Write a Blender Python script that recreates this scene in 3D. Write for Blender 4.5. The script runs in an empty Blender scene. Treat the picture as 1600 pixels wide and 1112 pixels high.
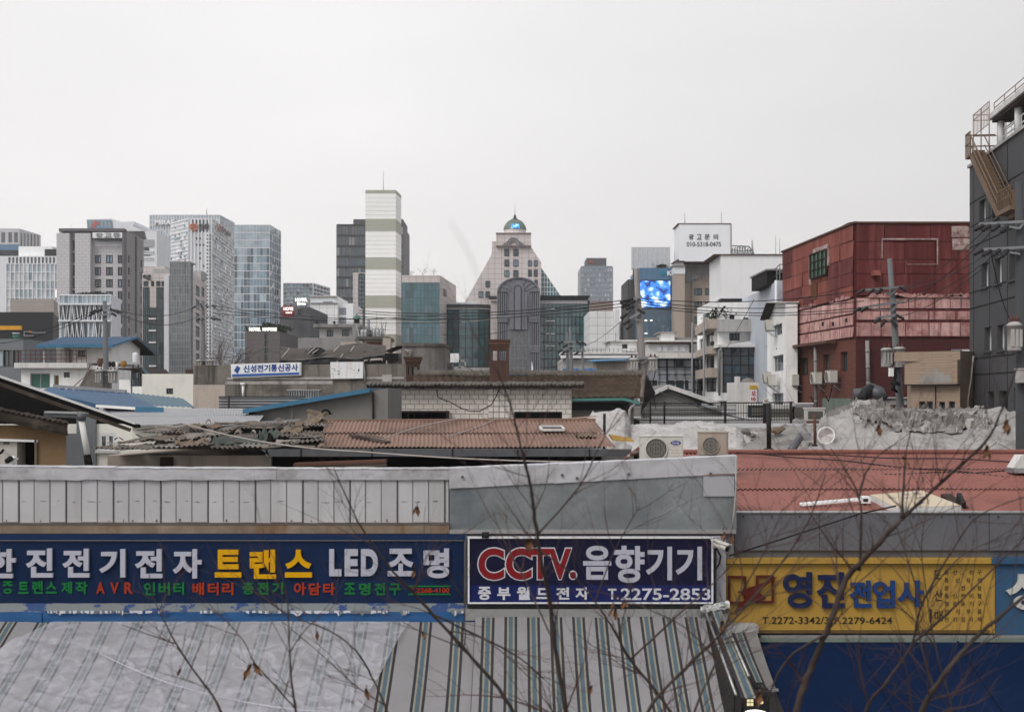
import bpy,bmesh,math,random
from mathutils import Vector,Matrix,noise
random.seed(11)
SC = bpy.context.scene
COL = SC.collection
R = math.radians
# ------------------------------------------------------------------ camera
CZ,HY,FP = 7.0,618.0,2000.0          # eye height (m), horizon row, focal length in photo pixels
cd = bpy.data.cameras.new("camera")
cam = bpy.data.objects.new("camera",cd)
COL.objects.link(cam)
cam.location = (0,0,CZ)
cam.rotation_euler = (R(90),0,0)
cd.sensor_width = 36
cd.lens = 45
cd.shift_y = (HY - 556) / 1600
cd.clip_start = 0.05
cd.clip_end = 20000
cd.dof.use_dof = True
cd.dof.focus_distance = 30.0
cd.dof.aperture_fstop = 3.0
cd.dof.aperture_blades = 9
SC.camera = cam
# ------------------------------------------------------------------ overcast sky
SUN_EL,SUN_AZ = 44.0,-138.0            # azimuth: degrees from +Y, clockwise positive to +X
w = bpy.data.worlds.new("World")
SC.world = w
w.use_nodes = True
nt = w.node_tree
nt.nodes.clear()
N,L = nt.nodes.new,nt.links.new
out = N("ShaderNodeOutputWorld")
bg = N("ShaderNodeBackground")
bg.inputs[1].default_value = 0.1
sky = N("ShaderNodeTexSky")
sky.sky_type = 'NISHITA'
sky.sun_disc = False
sky.sun_elevation = R(SUN_EL)
sky.sun_rotation = R(SUN_AZ)
sky.dust_density = 6.0
sky.air_density = 1.0
tc = N("ShaderNodeTexCoord")
sep = N("ShaderNodeSeparateXYZ")
L(tc.outputs["Generated"],sep.inputs[0])
rp = N("ShaderNodeValToRGB")
rp.color_ramp.elements[0].position = 0.0
rp.color_ramp.elements[0].color = (0.478,0.463,0.456,1)
rp.color_ramp.elements[1].position = 1.0
rp.color_ramp.elements[1].color = (0.54,0.55,0.585,1)
e = rp.color_ramp.elements.new(0.30)
e.color = (0.497,0.488,0.484,1)
e = rp.color_ramp.elements.new(0.55)
e.color = (0.515,0.52,0.545,1)
L(sep.outputs[2],rp.inputs[0])
mp = N("ShaderNodeMapping")
mp.inputs["Scale"].default_value = (1.2,1.2,4.0)
L(tc.outputs["Generated"],mp.inputs[0])
nz = N("ShaderNodeTexNoise")
nz.inputs["Scale"].default_value = 1.7
nz.inputs["Detail"].default_value = 5
L(mp.outputs[0],nz.inputs["Vector"])
mr = N("ShaderNodeMapRange")
mr.inputs[1].default_value = 0.3
mr.inputs[2].default_value = 0.7
mr.inputs[3].default_value = 19.5
mr.inputs[4].default_value = 21.4
L(nz.outputs[0],mr.inputs[0])
# thinner cloud towards the west, thicker towards the east
ew = N("ShaderNodeMapRange")
ew.inputs[1].default_value = -0.12
ew.inputs[2].default_value = 0.42
ew.inputs[3].default_value = 1.03
ew.inputs[4].default_value = 0.80
L(sep.outputs[0],ew.inputs[0])
mu = N("ShaderNodeMath")
mu.operation = 'MULTIPLY'
L(mr.outputs[0],mu.inputs[0])
L(ew.outputs[0],mu.inputs[1])
vs = N("ShaderNodeVectorMath")
vs.operation = 'SCALE'
L(rp.outputs[0],vs.inputs[0])
L(mu.outputs[0],vs.inputs["Scale"])
mx = N("ShaderNodeMix")
mx.data_type = 'RGBA'
mx.inputs[0].default_value = 0.92
L(sky.outputs[0],mx.inputs[6])
L(vs.outputs[0],mx.inputs[7])
L(mx.outputs[2],bg.inputs[0])
L(bg.outputs[0],out.inputs[0])
# ------------------------------------------------------------------ sun behind cloud
sl = bpy.data.lights.new("sun",'SUN')
sl.energy = 1.5
sl.angle = R(25)
sl.color = (1.0,0.97,0.93)
so = bpy.data.objects.new("sun",sl)
COL.objects.link(so)
sd = Vector((math.sin(R(SUN_AZ)) * math.cos(R(SUN_EL)),math.cos(R(SUN_AZ)) * math.cos(R(SUN_EL)),math.sin(R(SUN_EL))))
so.rotation_euler = sd.to_track_quat('Z','Y').to_euler()
so.location = sd * 60
SC.view_settings.view_transform = 'Standard'
SC.view_settings.look = 'None'
SC.view_settings.exposure = 0.0
SC.view_settings.gamma = 1.0
SC.render.engine = 'CYCLES'
SC.cycles.max_bounces = 5
SC.cycles.transparent_max_bounces = 12
SC.cycles.volume_bounces = 1
SC.cycles.caustics_reflective = False
SC.cycles.caustics_refractive = False
SC.cycles.use_denoising = True

# ------------------------------------------------------------------ pixel <-> metre helpers
def X(px,Y): return (px - 800.0) / FP * Y
def Z(py,Y): return CZ + (HY - py) / FP * Y
def P(px,py,Y): return Vector((X(px,Y),Y,Z(py,Y)))

# ------------------------------------------------------------------ materials
MATS = {}
def mat(name,col,rough=0.75,var=0.12,scale=1.5,streak=0.0,scol=None,sscale=3.0,dirt=0.0,dcol=(0.06,0.05,0.045),
  dscale=0.8,bump=0.0,bscale=20.0,metal=0.0,ior=1.28,brick=None,emit=0.0,ecol=None,fine=0.04,fold_shade=0.0,vscale=1.0,vcol=(.1,.095,.09)):
 if not emit and ior < 1.6:
  k_ = .70 + .38 * (col[0] * .3 + col[1] * .6 + col[2] * .1)
  col = tuple(q * k_ for q in col)
 m = bpy.data.materials.new(name)
 m.use_nodes = True
 nt = m.node_tree
 N,L = nt.nodes.new,nt.links.new
 b = nt.nodes["Principled BSDF"]
 b.inputs["Roughness"].default_value = rough
 b.inputs["Metallic"].default_value = metal
 b.inputs["IOR"].default_value = ior
 tc = N("ShaderNodeTexCoord")
 def nz(sc,vec=None,det=5,rg=0.6):
  n = N("ShaderNodeTexNoise")
  n.inputs["Scale"].default_value = sc
  n.inputs["Detail"].default_value = det
  n.inputs["Roughness"].default_value = rg
  L(vec if vec is not None else tc.outputs["Object"],n.inputs["Vector"])
  return n.outputs[0]
 def rng(v,a,b_,c,d):
  r = N("ShaderNodeMapRange")
  for i,q in enumerate((a,b_,c,d)): r.inputs[i + 1].default_value = q
  L(v,r.inputs[0])
  return r.outputs[0]
 def mixc(f,a,b_):
  x = N("ShaderNodeMix")
  x.data_type = 'RGBA'
  if isinstance(f,float): x.inputs[0].default_value = f
  else: L(f,x.inputs[0])
  for s,q in ((6,a),(7,b_)):
   if isinstance(q,tuple): x.inputs[s].default_value = (*q,1)
   else: L(q,x.inputs[s])
  return x.outputs[2]
 lo = tuple(c * (1 - var) for c in col)
 hi = tuple(min(1,c * (1 + var)) for c in col)
 c = mixc(rng(nz(scale),0.3,0.7,0,1),lo,hi)
 if fine:
  c = mixc(rng(nz(scale * 14,det=3),0.35,0.65,0,fine * 4),c,tuple(q * 0.75 for q in col))
 bh = None
 if brick:
  bw,bhh,mort,mcol,off,c2 = brick
  sp = N("ShaderNodeSeparateXYZ"); L(tc.outputs["Object"],sp.inputs[0])
  ad = N("ShaderNodeMath"); L(sp.outputs[0],ad.inputs[0]); L(sp.outputs[1],ad.inputs[1])
  cb = N("ShaderNodeCombineXYZ"); L(ad.outputs[0],cb.inputs[0]); L(sp.outputs[2],cb.inputs[1])
  bt = N("ShaderNodeTexBrick")
  L(cb.outputs[0],bt.inputs["Vector"])
  bt.offset = off
  bt.inputs["Scale"].default_value = 1
  bt.inputs["Brick Width"].default_value = bw
  bt.inputs["Row Height"].default_value = bhh
  bt.inputs["Mortar Size"].default_value = mort
  bt.inputs["Mortar Smooth"].default_value = 0.3
  L(c,bt.inputs["Color1"])
  x2 = mixc(0.5,c,c2)
  L(x2,bt.inputs["Color2"])
  bt.inputs["Mortar"].default_value = (*mcol,1)
  c = bt.outputs["Color"]
  bh = bt.outputs["Fac"]
 if streak:
  mp = N("ShaderNodeMapping")
  mp.inputs["Scale"].default_value = (1,1,0.07)
  L(tc.outputs["Object"],mp.inputs[0])
  f = rng(nz(sscale,mp.outputs[0],6,0.65),0.5,0.68,0,streak)
  c = mixc(f,c,scol or tuple(q * 0.45 for q in col))
 if dirt:
  f = rng(nz(dscale,None,8,0.7),0.5,0.66,0,dirt)
  c = mixc(f,c,dcol)
 if fold_shade:  # thin dark lines: the shade of folds put into the colour
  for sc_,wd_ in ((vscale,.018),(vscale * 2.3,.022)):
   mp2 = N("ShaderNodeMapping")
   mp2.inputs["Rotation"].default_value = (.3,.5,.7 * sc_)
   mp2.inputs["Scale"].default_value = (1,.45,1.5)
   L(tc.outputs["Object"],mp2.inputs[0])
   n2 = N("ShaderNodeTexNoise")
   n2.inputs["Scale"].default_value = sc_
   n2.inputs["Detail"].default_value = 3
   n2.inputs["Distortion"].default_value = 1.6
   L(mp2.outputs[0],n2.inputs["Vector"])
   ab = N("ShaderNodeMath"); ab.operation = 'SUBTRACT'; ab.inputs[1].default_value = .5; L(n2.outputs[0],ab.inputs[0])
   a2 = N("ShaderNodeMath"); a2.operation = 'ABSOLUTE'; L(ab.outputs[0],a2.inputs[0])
   c = mixc(rng(a2.outputs[0],0,wd_,fold_shade,0),c,vcol)
 L(c,b.inputs["Base Color"])
 if bump or bh is not None:
  bp = N("ShaderNodeBump")
  bp.inputs["Distance"].default_value = 0.02
  bp.inputs["Strength"].default_value = bump or 0.3
  if bh is not None and not bump:
   bp.invert = True
   L(bh,bp.inputs["Height"])
  else:
   L(nz(bscale),bp.inputs["Height"])
  L(bp.outputs[0],b.inputs["Normal"])
 if emit:
  b.inputs["Emission Strength"].default_value = emit
  b.inputs["Emission Color"].default_value = (*(ecol or col),1)
 MATS[name] = m
 return m

def glass(name,col,rough=0.08,ior=1.9,var=0.35,scale=0.35):
 return mat(name,col,rough=rough,ior=ior,var=var,scale=scale,fine=0)

# ------------------------------------------------------------------ mesh builder
BASE = {}
class MB:
 def __init__(s): s.v,s.f,s.m,s.sm,s.log = [],[],[],[],[]
 def add(s,vs,fs,m,smooth=False):
  o = len(s.v)
  s.log.append((vs,fs,m,smooth))
  s.v += [Vector(v) for v in vs]
  for f in fs:
   s.f.append([i + o for i in f]); s.m.append(m); s.sm.append(smooth)
  return s
 def each(s,name,parent,label=None):
  """every added shape becomes a part of its own"""
  for vs,fs,m,smooth in s.log:
   q = MB(); q.add(vs,fs,m,smooth); q.build(name,parent,label)
 def quad(s,a,b,c,d,m): return s.add([a,b,c,d],[(0,1,2,3)],m)
 def poly(s,pts,m): return s.add(pts,[tuple(range(len(pts)))],m)
 def box(s,x0,y0,z0,x1,y1,z1,m):
  if x1 < x0: x0,x1 = x1,x0
  if y1 < y0: y0,y1 = y1,y0
  if z1 < z0: z0,z1 = z1,z0
  vs = [(x0,y0,z0),(x1,y0,z0),(x1,y1,z0),(x0,y1,z0),(x0,y0,z1),(x1,y0,z1),(x1,y1,z1),(x0,y1,z1)]
  return s.add(vs,[(0,3,2,1),(4,5,6,7),(0,1,5,4),(1,2,6,5),(2,3,7,6),(3,0,4,7)],m)
 def bar(s,a,b,wd,ht,m,up=Vector((0,0,1))):
  a,b = Vector(a),Vector(b)
  d = (b - a).normalized()
  sd_ = d.cross(up)
  if sd_.length < 1e-4: sd_ = Vector((1,0,0))
  sd_.normalize()
  u = sd_.cross(d)
  vs = []
  for p in (a,b):
   for i,j in ((-1,-1),(1,-1),(1,1),(-1,1)):
    vs.append(p + sd_ * i * wd / 2 + u * j * ht / 2)
  return s.add(vs,[(0,1,2,3),(7,6,5,4),(0,4,5,1),(1,5,6,2),(2,6,7,3),(3,7,4,0)],m)
 def tube(s,pts,r,m,seg=6,cap=True):
  pts = [Vector(p) for p in pts]
  n = len(pts)
  rs = r if isinstance(r,(list,tuple)) else [r] * n
  vs,fs = [],[]
  up = Vector((0.13,0.37,1)).normalized()
  for i,p in enumerate(pts):
   d = (pts[min(i + 1,n - 1)] - pts[max(i - 1,0)])
   d = d.normalized() if d.length > 1e-9 else Vector((0,0,1))
   a = d.cross(up)
   if a.length < 1e-3: a = d.cross(Vector((1,0,0)))
   a.normalize()
   b = d.cross(a)
   for k in range(seg):
    t = 2 * math.pi * k / seg
    vs.append(p + (a * math.cos(t) + b * math.sin(t)) * rs[i])
  for i in range(n - 1):
   for k in range(seg):
    k2 = (k + 1) % seg
    fs.append((i * seg + k,i * seg + k2,(i + 1) * seg + k2,(i + 1) * seg + k))
  if cap:
   fs.append(tuple(range(seg))[::-1])
   fs.append(tuple((n - 1) * seg + k for k in range(seg)))
  return s.add(vs,fs,m,seg > 4)
 def cyl(s,c,r,h,m,seg=20,r2=None):
  c = Vector(c)
  return s.tube([c,c + Vector((0,0,h))],[r,r if r2 is None else r2],m,seg)
 def lathe(s,c,prof,m,seg=24):
  c = Vector(c)
  vs,fs = [],[]
  for r,z in prof:
   for k in range(seg):
    t = 2 * math.pi * k / seg
    vs.append(c + Vector((r * math.cos(t),r * math.sin(t),z)))
  for i in range(len(prof) - 1):
   for k in range(seg):
    k2 = (k + 1) % seg
    fs.append((i * seg + k,i * seg + k2,(i + 1) * seg + k2,(i + 1) * seg + k))
  return s.add(vs,fs,m,True)
 def grid(s,fn,nu,nv,m,smooth=True):
  vs = [fn(i / nu,j / nv) for j in range(nv + 1) for i in range(nu + 1)]
  fs = [(j * (nu + 1) + i,j * (nu + 1) + i + 1,(j + 1) * (nu + 1) + i + 1,(j + 1) * (nu + 1) + i) for j in range(nv) for i in range(nu)]
  return s.add(vs,fs,m,smooth)
 def prism(s,pts,dv,m):                       # polygon extruded along dv
  pts = [Vector(p) for p in pts]
  n = len(pts)
  dv = Vector(dv)
  vs = pts + [p + dv for p in pts]
  fs = [tuple(range(n)),tuple(range(2 * n - 1,n - 1,-1))] + [(i,i + n,(i + 1) % n + n,(i + 1) % n) for i in range(n)]
  return s.add(vs,fs,m)
 def mesh(s,name,base):
  me = bpy.data.meshes.new(name)
  me.from_pydata([v - base for v in s.v],[],s.f)
  names = []
  for m in s.m:
   if m not in names: names.append(m)
  for n_ in names: me.materials.append(MATS[n_])
  ix = {n_: i for i,n_ in enumerate(names)}
  me.polygons.foreach_set("material_index",[ix[m] for m in s.m])
  me.polygons.foreach_set("use_smooth",s.sm)
  me.update()
  return me
 def build(s,name,parent,label=None,kind=None):
  r = parent
  while r.parent: r = r.parent
  o = bpy.data.objects.new(name,s.mesh(name,BASE[r]))
  COL.objects.link(o)
  o.parent = parent
  if label: o["label"] = label
  if kind: o["kind"] = kind
  return o
 def solo(s,name,label=None,cat=None,group=None,kind=None,base=None):
  if base is None:
   xs = [v.x for v in s.v]; ys = [v.y for v in s.v]; zs = [v.z for v in s.v]
   base = ((min(xs) + max(xs)) / 2,(min(ys) + max(ys)) / 2,min(zs))
  base = Vector(base)
  o = bpy.data.objects.new(name,s.mesh(name,base))
  o.location = base
  COL.objects.link(o)
  BASE[o] = base
  if label: o["label"] = label
  if cat: o["category"] = cat
  if group: o["group"] = group
  if kind: o["kind"] = kind
  return o

def thing(name,label,cat,loc,group=None):
 o = bpy.data.objects.new(name,None)
 o.empty_display_size = 0.3
 o.location = Vector(loc)
 COL.objects.link(o)
 BASE[o] = Vector(loc)
 o["label"] = label
 o["category"] = cat
 if group: o["group"] = group
 return o

def copy_tree(o,parent=None):
 c = o.copy()
 COL.objects.link(c)
 if parent: c.parent = parent
 for ch in list(o.children): copy_tree(ch,c)
 return c

def structure(mb,name):
 return mb.solo(name,kind="structure")

# ------------------------------------------------------------------ facades
class Fac:
 """A vertical wall from p0 to p1 (plan points, left to right seen from outside)."""
 def __init__(s,p0,p1,z0,z1):
  s.p0,s.p1,s.z0,s.z1 = Vector((*p0,0)),Vector((*p1,0)),z0,z1
  s.d = s.p1 - s.p0
  s.len = s.d.length
  s.d.normalize()
  s.n = Vector((s.d.y,-s.d.x,0))
 def pt(s,u,z,o=0.0): return s.p0 + s.d * u + s.n * o + Vector((0,0,z))
 def upx(s,px):
  k = (px - 800.0) / FP
  den = s.d.x - k * s.d.y
  return (k * s.p0.y - s.p0.x) / den
 def rect(s,r):
  a,b,t,bo = r
  u0,u1 = s.upx(a),s.upx(b)
  y = s.p0.y + s.d.y * (u0 + u1) / 2
  return (u0,u1,Z(bo,y),Z(t,y))
 def wall(s,mb,m,holes=(),depth=0.15,mrev=None):
  us = sorted({0.0,s.len} | {round(min(max(q,0),s.len),4) for h in holes for q in h[:2]})
  zs = sorted({s.z0,s.z1} | {round(min(max(q,s.z0),s.z1),4) for h in holes for q in h[2:]})
  for i in range(len(us) - 1):
   run = None
   for j in range(len(zs) - 1):
    uc,zc = (us[i] + us[i + 1]) / 2,(zs[j] + zs[j + 1]) / 2
    inside = any(h[0] < uc < h[1] and h[2] < zc < h[3] for h in holes)
    if not inside and run is None: run = zs[j]
    if inside and run is not None:
     mb.quad(s.pt(us[i],run),s.pt(us[i + 1],run),s.pt(us[i + 1],zs[j]),s.pt(us[i],zs[j]),m); run = None
   if run is not None:
    mb.quad(s.pt(us[i],run),s.pt(us[i + 1],run),s.pt(us[i + 1],s.z1),s.pt(us[i],s.z1),m)
  for h in holes:
   a,b,lo,hi = h
   q = [(a,lo),(b,lo),(b,hi),(a,hi)]
   for k in range(4):
    (u1,z1),(u2,z2) = q[k],q[(k + 1) % 4]
    mb.quad(s.pt(u1,z1),s.pt(u2,z2),s.pt(u2,z2,-depth),s.pt(u1,z1,-depth),mrev or m)
 def box(s,mb,u0,u1,z0,z1,o0,o1,m):
  a = [s.pt(u0,z0,o0),s.pt(u1,z0,o0),s.pt(u1,z0,o1),s.pt(u0,z0,o1)]
  b = [p + Vector((0,0,z1 - z0)) for p in a]
  mb.add(a + b,[(0,3,2,1),(4,5,6,7),(0,1,5,4),(1,2,6,5),(2,3,7,6),(3,0,4,7)],m)
 def window(s,par,h,depth=0.15,fm='frame_dark',gm='glass_dark',nc=2,nr=1,fw=0.06,sill=None,name='window',pane=True):
  a,b,lo,hi = h
  f = MB()
  g = MB()
  o0,o1 = -depth + 0.004,-depth + 0.06
  s.box(f,a,a + fw,lo,hi,o0,o1,fm); s.box(f,b - fw,b,lo,hi,o0,o1,fm)
  s.box(f,a + fw,b - fw,lo,lo + fw,o0,o1,fm); s.box(f,a + fw,b - fw,hi - fw,hi,o0,o1,fm)
  for i in range(1,nc):
   u = a + (b - a) * i / nc
   s.box(f,u - fw / 2,u + fw / 2,lo + fw,hi - fw,o0,o1 - 0.004,fm)
  for j in range(1,nr):
   z = lo + (hi - lo) * j / nr
   s.box(f,a + fw,b - fw,z - fw / 2,z + fw / 2,o0,o1 - 0.008,fm)
  gs = gm if isinstance(gm,list) else [gm]
  t = g if pane else f
  for i in range(nc):
   for j in range(nr):
    u0,u1 = a + (b - a) * i / nc,a + (b - a) * (i + 1) / nc
    z0,z1 = lo + (hi - lo) * j / nr,lo + (hi - lo) * (j + 1) / nr
    e = [random.uniform(-.006,.006) for _ in range(3)]
    t.quad(s.pt(u0,z0,-depth + .02 + e[0]),s.pt(u1,z0,-depth + .02 + e[1]),s.pt(u1,z1,-depth + .02 + e[2]),s.pt(u0,z1,-depth + .02 + e[0] + e[2] - e[1]),random.choice(gs))
  if sill: s.box(f,a - 0.05,b + 0.05,lo - 0.06,lo,-0.02,0.08,sill)
  w_ = f.build(name,par)
  if pane: g.build('pane',w_)
  return w_
 def curtain(s,par,name,u0,u1,z0,z1,nu,nv,glasses,mm,mw=0.12,md=0.12,tilt=0.01,off=0.02,kinds=None,hz=True,vt=True,hw=None):
  mb = MB()
  hw = hw or mw
  for i in range(nu):
   for j in range(nv):
    a,b = u0 + (u1 - u0) * i / nu,u0 + (u1 - u0) * (i + 1) / nu
    c,d = z0 + (z1 - z0) * j / nv,z0 + (z1 - z0) * (j + 1) / nv
    e1,e2,e3 = (random.uniform(-tilt,tilt) * (b - a) for _ in range(3))
    mb.quad(s.pt(a,c,off + e1),s.pt(b,c,off + e2),s.pt(b,d,off + e3),s.pt(a,d,off + e1 + e3 - e2),kinds(i,j) if kinds else random.choice(glasses))
  if vt:
   for i in range(nu + 1):
    u = u0 + (u1 - u0) * i / nu
    s.box(mb,u - mw / 2,u + mw / 2,z0,z1,0.0,off + md,mm)
  if hz:
   for j in range(nv + 1):
    z = z0 + (z1 - z0) * j / nv
    s.box(mb,u0,u1,z - hw / 2,z + hw / 2,0.0,off + md - 0.02,mm)
  return mb.build(name,par)

def grid(a,b,t,bo,nc,nr,fx=0.6,fy=0.6):
 """nc x nr pixel rectangles spread over the pixel box a..b, t..bo"""
 out_ = []
 for j in range(nr):
  for i in range(nc):
   w_,h_ = (b - a) / nc,(bo - t) / nr
   x,y = a + (i + .5) * w_,t + (j + .5) * h_
   out_.append((x - w_ * fx / 2,x + w_ * fx / 2,y - h_ * fy / 2,y + h_ * fy / 2))
 return out_

class Bld:
 """Building from its visible plan corners [(px, Y), ...] left to right; the back closes itself."""
 def __init__(s,name,label,corners,ytop,m,cat="building",depth=14.0,yref=0,z0=0.0,roofm=None,par=0.0,group=None,roof=True):
  s.pts = [Vector((X(px,Y),Y)) for px,Y in corners]
  s.z1 = Z(ytop,corners[yref][1])
  s.z0 = z0
  Yb = max(Y for _,Y in corners) + (depth if len({round(Y,1) for _,Y in corners}) == 1 else 0.5)
  s.back = [Vector((s.pts[-1].x,Yb)),Vector((s.pts[0].x,Yb))]
  c = sum(s.pts + s.back,Vector((0,0))) / (len(s.pts) + 2)
  s.t = thing(name,label,cat,(c.x,c.y,z0),group)
  s.F = [Fac(s.pts[i],s.pts[i + 1],z0,s.z1) for i in range(len(s.pts) - 1)]
  s.m,s.roofm,s.par,s.hasroof = m,roofm or m,par,roof
  s.holes = [[] for _ in s.F]
  s.depth = 0.2
 def win(s,i,rects,depth=0.2,**k):
  f = s.F[i]
  for r in rects:
   h = f.rect(r)
   h = (max(h[0],0.02),min(h[1],f.len - 0.02),max(h[2],s.z0 + .05),min(h[3],s.z1 - 0.02))
   if h[1] - h[0] < 0.05 or h[3] - h[2] < 0.05: continue
   s.holes[i].append(h)
   f.window(s.t,h,depth=depth,**k)
  s.depth = depth
  return s
 def done(s,mats=None):
  mb = MB()
  for i,f in enumerate(s.F): f.wall(mb,(mats or {}).get(i,s.m),s.holes[i],s.depth)
  ring = s.pts + s.back
  n = len(s.pts)
  for i in range(n - 1,len(ring)):
   Fac(ring[i],ring[(i + 1) % len(ring)],s.z0,s.z1).wall(mb,s.m)
  s.wall = mb.build("wall",s.t)
  if s.hasroof:
   rb = MB()
   rb.poly([Vector((p.x,p.y,s.z1 - (s.par or 0.003))) for p in ring],s.roofm)
   s.roofo = rb.build("roof",s.t)
  return s

# ------------------------------------------------------------------ lettering
FONT_CACHE = {}
def glyphs(txt,bold):
 key = (txt,bold)
 if key not in FONT_CACHE:
  cu = bpy.data.curves.new("lettering",'FONT')
  cu.body = txt
  cu.offset = bold
  cu.resolution_u = 5
  cu.extrude = 0.0
  ob = bpy.data.objects.new("lettering",cu)
  COL.objects.link(ob)
  dg = bpy.context.evaluated_depsgraph_get()
  me = bpy.data.meshes.new_from_object(ob.evaluated_get(dg))
  vs = [v.co.copy() for v in me.vertices]
  fs = [tuple(p.vertices) for p in me.polygons]
  bpy.data.objects.remove(ob)
  bpy.data.curves.remove(cu)
  bpy.data.meshes.remove(me)
  FONT_CACHE[key] = (vs,fs)
 return FONT_CACHE[key]

def letter(mb,fac,txt,r,m,off=0.02,thick=0.02,bold=0.0,px=True):
 """fit txt exactly into the rectangle r (pixels: left,right,top,bottom) on the facade"""
 vs,fs = glyphs(txt,bold)
 if not vs: return
 u0,u1,z0,z1 = fac.rect(r) if px else r
 xs = [v.x for v in vs]; ys = [v.y for v in vs]
 ax,bx,ay,by = min(xs),max(xs),min(ys),max(ys)
 T = lambda v,o: fac.pt(u0 + (v.x - ax) / max(bx - ax,1e-6) * (u1 - u0),z0 + (v.y - ay) / max(by - ay,1e-6) * (z1 - z0),o)
 front = [T(v,off + thick) for v in vs]
 mb.add(front,fs,m)
 if thick > 0.004:
  cnt = {}
  for f in fs:
   for i in range(len(f)):
    a,b = f[i],f[(i + 1) % len(f)]
    cnt.setdefault((min(a,b),max(a,b)),[]).append((a,b))
  back = [T(v,off) for v in vs]
  for l_ in cnt.values():
   if len(l_) == 1:
    a,b = l_[0]
    mb.quad(front[b],front[a],back[a],back[b],m)

def spread(mb,fac,chars,r,m,**k):
 """characters spaced evenly over the rectangle; blanks keep their place"""
 n = len(chars)
 for i,ch in enumerate(chars):
  if ch == ' ': continue
  w_ = (r[1] - r[0]) / n
  letter(mb,fac,ch,(r[0] + w_ * (i + .08),r[0] + w_ * (i + .92),r[2],r[3]),m,**k)

# ------------------------------------------------------------------ sheet roofs
def corr(mb,A,B,C,D,pitch,amp,rows,m,seg=6,step=0.012,jit=0.0,cols=1,over=0.04,mats=None):
 """corrugated sheets: A,B eave left/right, C,D ridge right/left; ribs run from eave to ridge"""
 A,B,C,D = map(Vector,(A,B,C,D))
 n = (B - A).cross(D - A).normalized()
 Lw = ((B - A).length + (C - D).length) / 2
 nr = max(2,round(Lw / pitch))
 for r in range(rows):
  for c in range(cols):
   u0,u1 = c / cols,(c + 1) / cols
   v0,v1 = max(0,r / rows - over / rows),(r + 1) / rows
   dz0,dz1 = step + random.uniform(0,jit),random.uniform(-jit,jit) * 0.4
   j2 = random.uniform(-jit,jit) * 0.6
   k = max(2,round(nr * (u1 - u0))) * seg
   mm = random.choice(mats) if mats else m
   def fn(u,v):
    uu,vv = u0 + (u1 - u0) * u,v0 + (v1 - v0) * v
    p = (A.lerp(B,uu)).lerp(D.lerp(C,uu),vv)
    h = amp * math.sin(uu * nr * 2 * math.pi)
    return p + n * (h + dz0 * (1 - v) + dz1 * v + j2 * (u - .5))
   mb.grid(fn,k,1 if jit == 0 else 3,mm)

def box_thing(name,label,cat,x0,y0,z0,x1,y1,z1,m,group=None):
 mb = MB()
 mb.box(x0,y0,z0,x1,y1,z1,m)
 return mb.solo(name,label,cat,group)

def sag(a,b,s,n=14):
 a,b = Vector(a),Vector(b)
 return [a.lerp(b,i / n) + Vector((0,0,-s * 4 * (i / n) * (1 - i / n))) for i in range(n + 1)]

# ------------------------------------------------------------------ palette
mat('asphalt',(.05,.05,.052),.9,.3,.4,dirt=.5,dcol=(.09,.085,.08))
mat('frame_dark',(.03,.032,.035),.5)
mat('frame_white',(.7,.7,.7),.5)
mat('frame_alu',(.38,.39,.4),.45,metal=.4)
mat('iron_brown',(.05,.03,.025),.7)
mat('iron_black',(.02,.02,.022),.6)
mat('steel_grey',(.3,.31,.32),.5,metal=.3,streak=.3)
mat('conc_pole',(.30,.29,.28),.9,streak=.4)
mat('concrete',(.27,.25,.235),.95,.2,1.2,streak=.75,scol=(.06,.05,.045),sscale=2.2,dirt=.4,bump=.3)
mat('concrete_dark',(.22,.197,.172),.95,.3,.9,streak=.9,scol=(.045,.04,.035),sscale=1.9,dirt=.75,bump=.3)
mat('concrete_pale',(.45,.44,.43),.9,.12,.6,streak=.4,dirt=.2)
mat('roof_grey',(.22,.21,.2),.95,.25,.6,dirt=.4)
mat('black',(.012,.012,.013),.8)
glass('glass_dark',(.02,.028,.032))
glass('glass_mid',(.035,.065,.085),ior=1.7)
glass('glass_pale',(.27,.345,.39))
glass('glass_white',(.50,.52,.55))
glass('glass_green',(.10,.12,.112))
glass('glass_blue',(.045,.11,.16))
glass('glass_teal',(.024,.095,.108),ior=1.75)
glass('glass_teal2',(.035,.13,.155),ior=1.7)
glass('glass_teal3',(.014,.06,.068),ior=1.7)
glass('glass_sky',(.12,.205,.265))
mat('white_paint',(.85,.85,.85),.6,.05,.8,streak=.15,dirt=.1,dcol=(.4,.38,.35))
mat('white_old',(.66,.65,.63),.8,.08,.7,streak=.35,scol=(.35,.33,.3),dirt=.25,dcol=(.35,.32,.29))
mat('lamp_lit',(.9,.88,.8),emit=.9,ecol=(1,.95,.82),fine=0,var=0)
# ================================================================== ground
g = MB()
g.quad((-4000,-60,0),(4000,-60,0),(4000,5000,0),(-4000,5000,0),'asphalt')
structure(g,'ground')

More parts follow.
